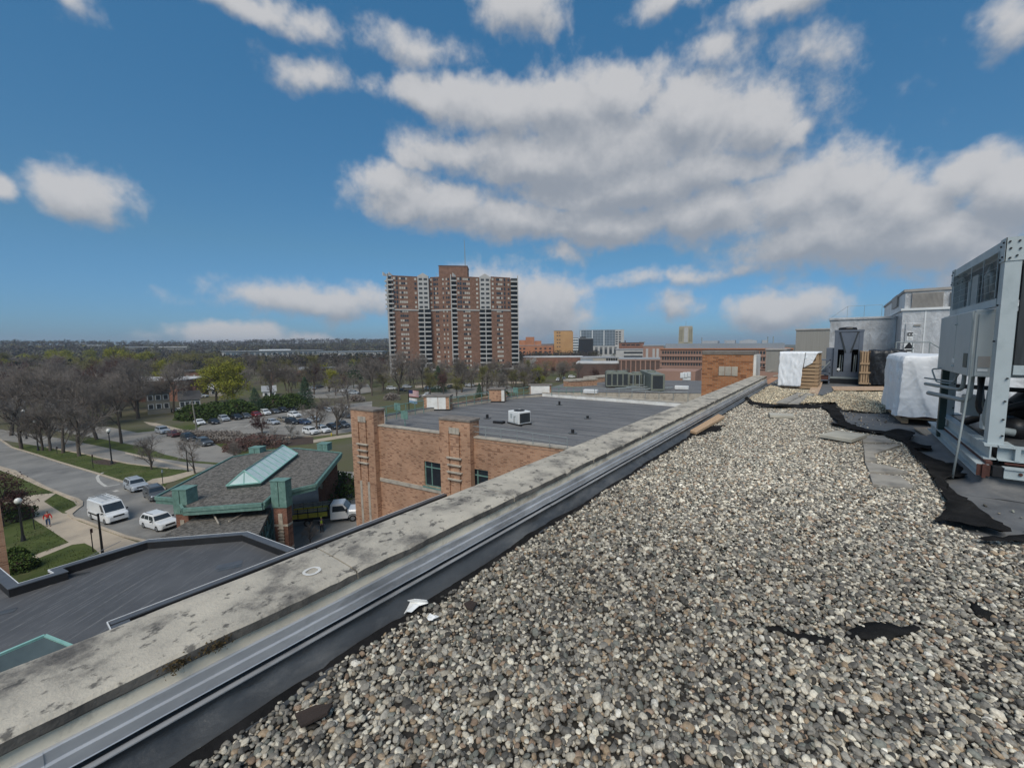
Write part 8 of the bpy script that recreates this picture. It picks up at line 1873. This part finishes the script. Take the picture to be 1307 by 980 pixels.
def person(px, py, rz, label, top, legs_m, stride=.18, reach=(.1, -.1), vest=None, z=G + .012):
    q = at(px, py, z); t = thing('person', label, 'person', (q.x, q.y, z), rz)
    # x forward, y left
    hip = (0, 0, .93); L1 = {s: [((0, s * .09, .90), .095), ((stride * s * .6 + .03, s * .10, .50), .068), ((stride * s - (.06 if s < 0 else 0), s * .10, .09), .045), ((stride * s + .13, s * .11, .04), .038)] for s in (1, -1)}
    SH = {s: [((0, s * .19, 1.42), .062), ((-.04 + reach[0] * (s == 1) + reach[1] * (s == -1), s * .30, 1.14), .046), ((.14 + reach[0] * (s == 1) + reach[1] * (s == -1), s * .30, .92), .034), ((.19 + reach[0] * (s == 1) + reach[1] * (s == -1), s * .29, .85), .036)] for s in (1, -1)}
    ch = [[(hip, (.14, .12)), ((0, 0, 1.15), (.15, .11)), ((.01, 0, 1.36), (.15, .11)), ((.01, 0, 1.47), .07), ((.02, 0, 1.55), .055), ((.035, 0, 1.63), (.075, .09)), ((.035, 0, 1.71), (.078, .095)), ((.03, 0, 1.77), (.05, .06))]]
    for s in (1, -1):
        ch.append([(hip, 0)] + L1[s]); ch.append([((.01, 0, 1.36), 0)] + SH[s])
        h = SH[s][-1][0]
        for k in range(4): b = (h[0] + .02, h[1] + (k - 1.5) * .018, h[2] - .045); ch.append([(h, 0), (b, .010), ((b[0] + .02, b[1], b[2] - .035 - .006 * (k in (1, 2))), .009)])
        ch.append([(h, 0), ((h[0] + .035, h[1] - s * .03, h[2] - .02), .011), ((h[0] + .055, h[1] - s * .035, h[2] - .045), .009)])
    body = skinmesh('body', ch, skin, t)
    skinmesh('trousers', [[((0, 0, 1.0), (.155, .135)), ((0, 0, .90), (.155, .135))]] + [[((0, 0, .90), 0)] + [(p, (r + .016)) for p, r in L1[s][:3]] for s in (1, -1)], legs_m, t)
    skinmesh('shirt', [[((0, 0, .97), (.165, .145)), ((0, 0, 1.15), (.168, .13)), ((.01, 0, 1.36), (.168, .13)), ((.01, 0, 1.45), .085)]] + [[((.01, 0, 1.36), 0)] + [(p, r + .02) for p, r in SH[s][:3]] for s in (1, -1)], top, t)
    if vest: skinmesh('vest', [[((0, 0, 1.0), (.18, .16)), ((0, 0, 1.15), (.182, .146)), ((.01, 0, 1.36), (.182, .146)), ((.01, 0, 1.44), .10)]], vest, t)
    for s in (1, -1): x, y, zz = L1[s][-1][0]; MB().hexa([(x - .17, y - .045, 0), (x + .09, y - .045, 0), (x + .09, y + .045, 0), (x - .17, y + .045, 0)], [(x - .15, y - .04, .10), (x + .05, y - .035, .055), (x + .05, y + .035, .055), (x - .15, y + .04, .10)]).build('shoe', shoe, t)
    MB().dome(.022, 0, 1.735, .098, 12, .9, full=False).build('hair', hair if not vest else hiv, t, smooth=True)
    f = .118
    for s in (1, -1): MB().dome(f, s * .033, 1.685, .011, 6).build('eye', shoe, t); MB().dome(.035, s * .086, 1.665, .022, 6, 1.4).build('ear', skin, t)
    MB().hexa([(f - .015, -.014, 1.635), (f + .022, -.010, 1.638), (f + .022, .010, 1.638), (f - .015, .014, 1.635)], [(f - .015, -.008, 1.68), (f + .004, -.006, 1.68), (f + .004, .006, 1.68), (f - .015, .008, 1.68)]).build('nose', skin, t); MB().box(f - .008, f + .004, -.024, .024, 1.607, 1.615).build('mouth', redc, t)
    return t
p_ = person(62, 671, dirpx(62, 671, 70, 690), 'person in a red long sleeved top and blue jeans walking on the plaza', redc, jeans, reach=(.12, -.12))
person(411, 679, dirpx(411, 668, 400, 640), 'person in a bright yellow safety vest standing beside the work truck', dk, dk, stride=.05, vest=hiv)
# ------------------------------------------------------------------ the air: far woods pale a little
hz = bpy.data.materials.new('thin_haze'); hz.use_nodes = True; nt = hz.node_tree; nt.nodes.clear()
o = nt.nodes.new('ShaderNodeOutputMaterial'); v = nt.nodes.new('ShaderNodeVolumePrincipled'); nt.links.new(v.outputs[0], o.inputs['Volume'])
v.inputs['Color'].default_value = (.80, .88, 1.0, 1); v.inputs['Density'].default_value = .00016; v.inputs['Anisotropy'].default_value = .2
tag(MB().box(-6200, 6200, -6200, 6200, G - 12, 92).build('haze', hz), 'thin pale haze lying over the town', 'haze', kind='stuff')
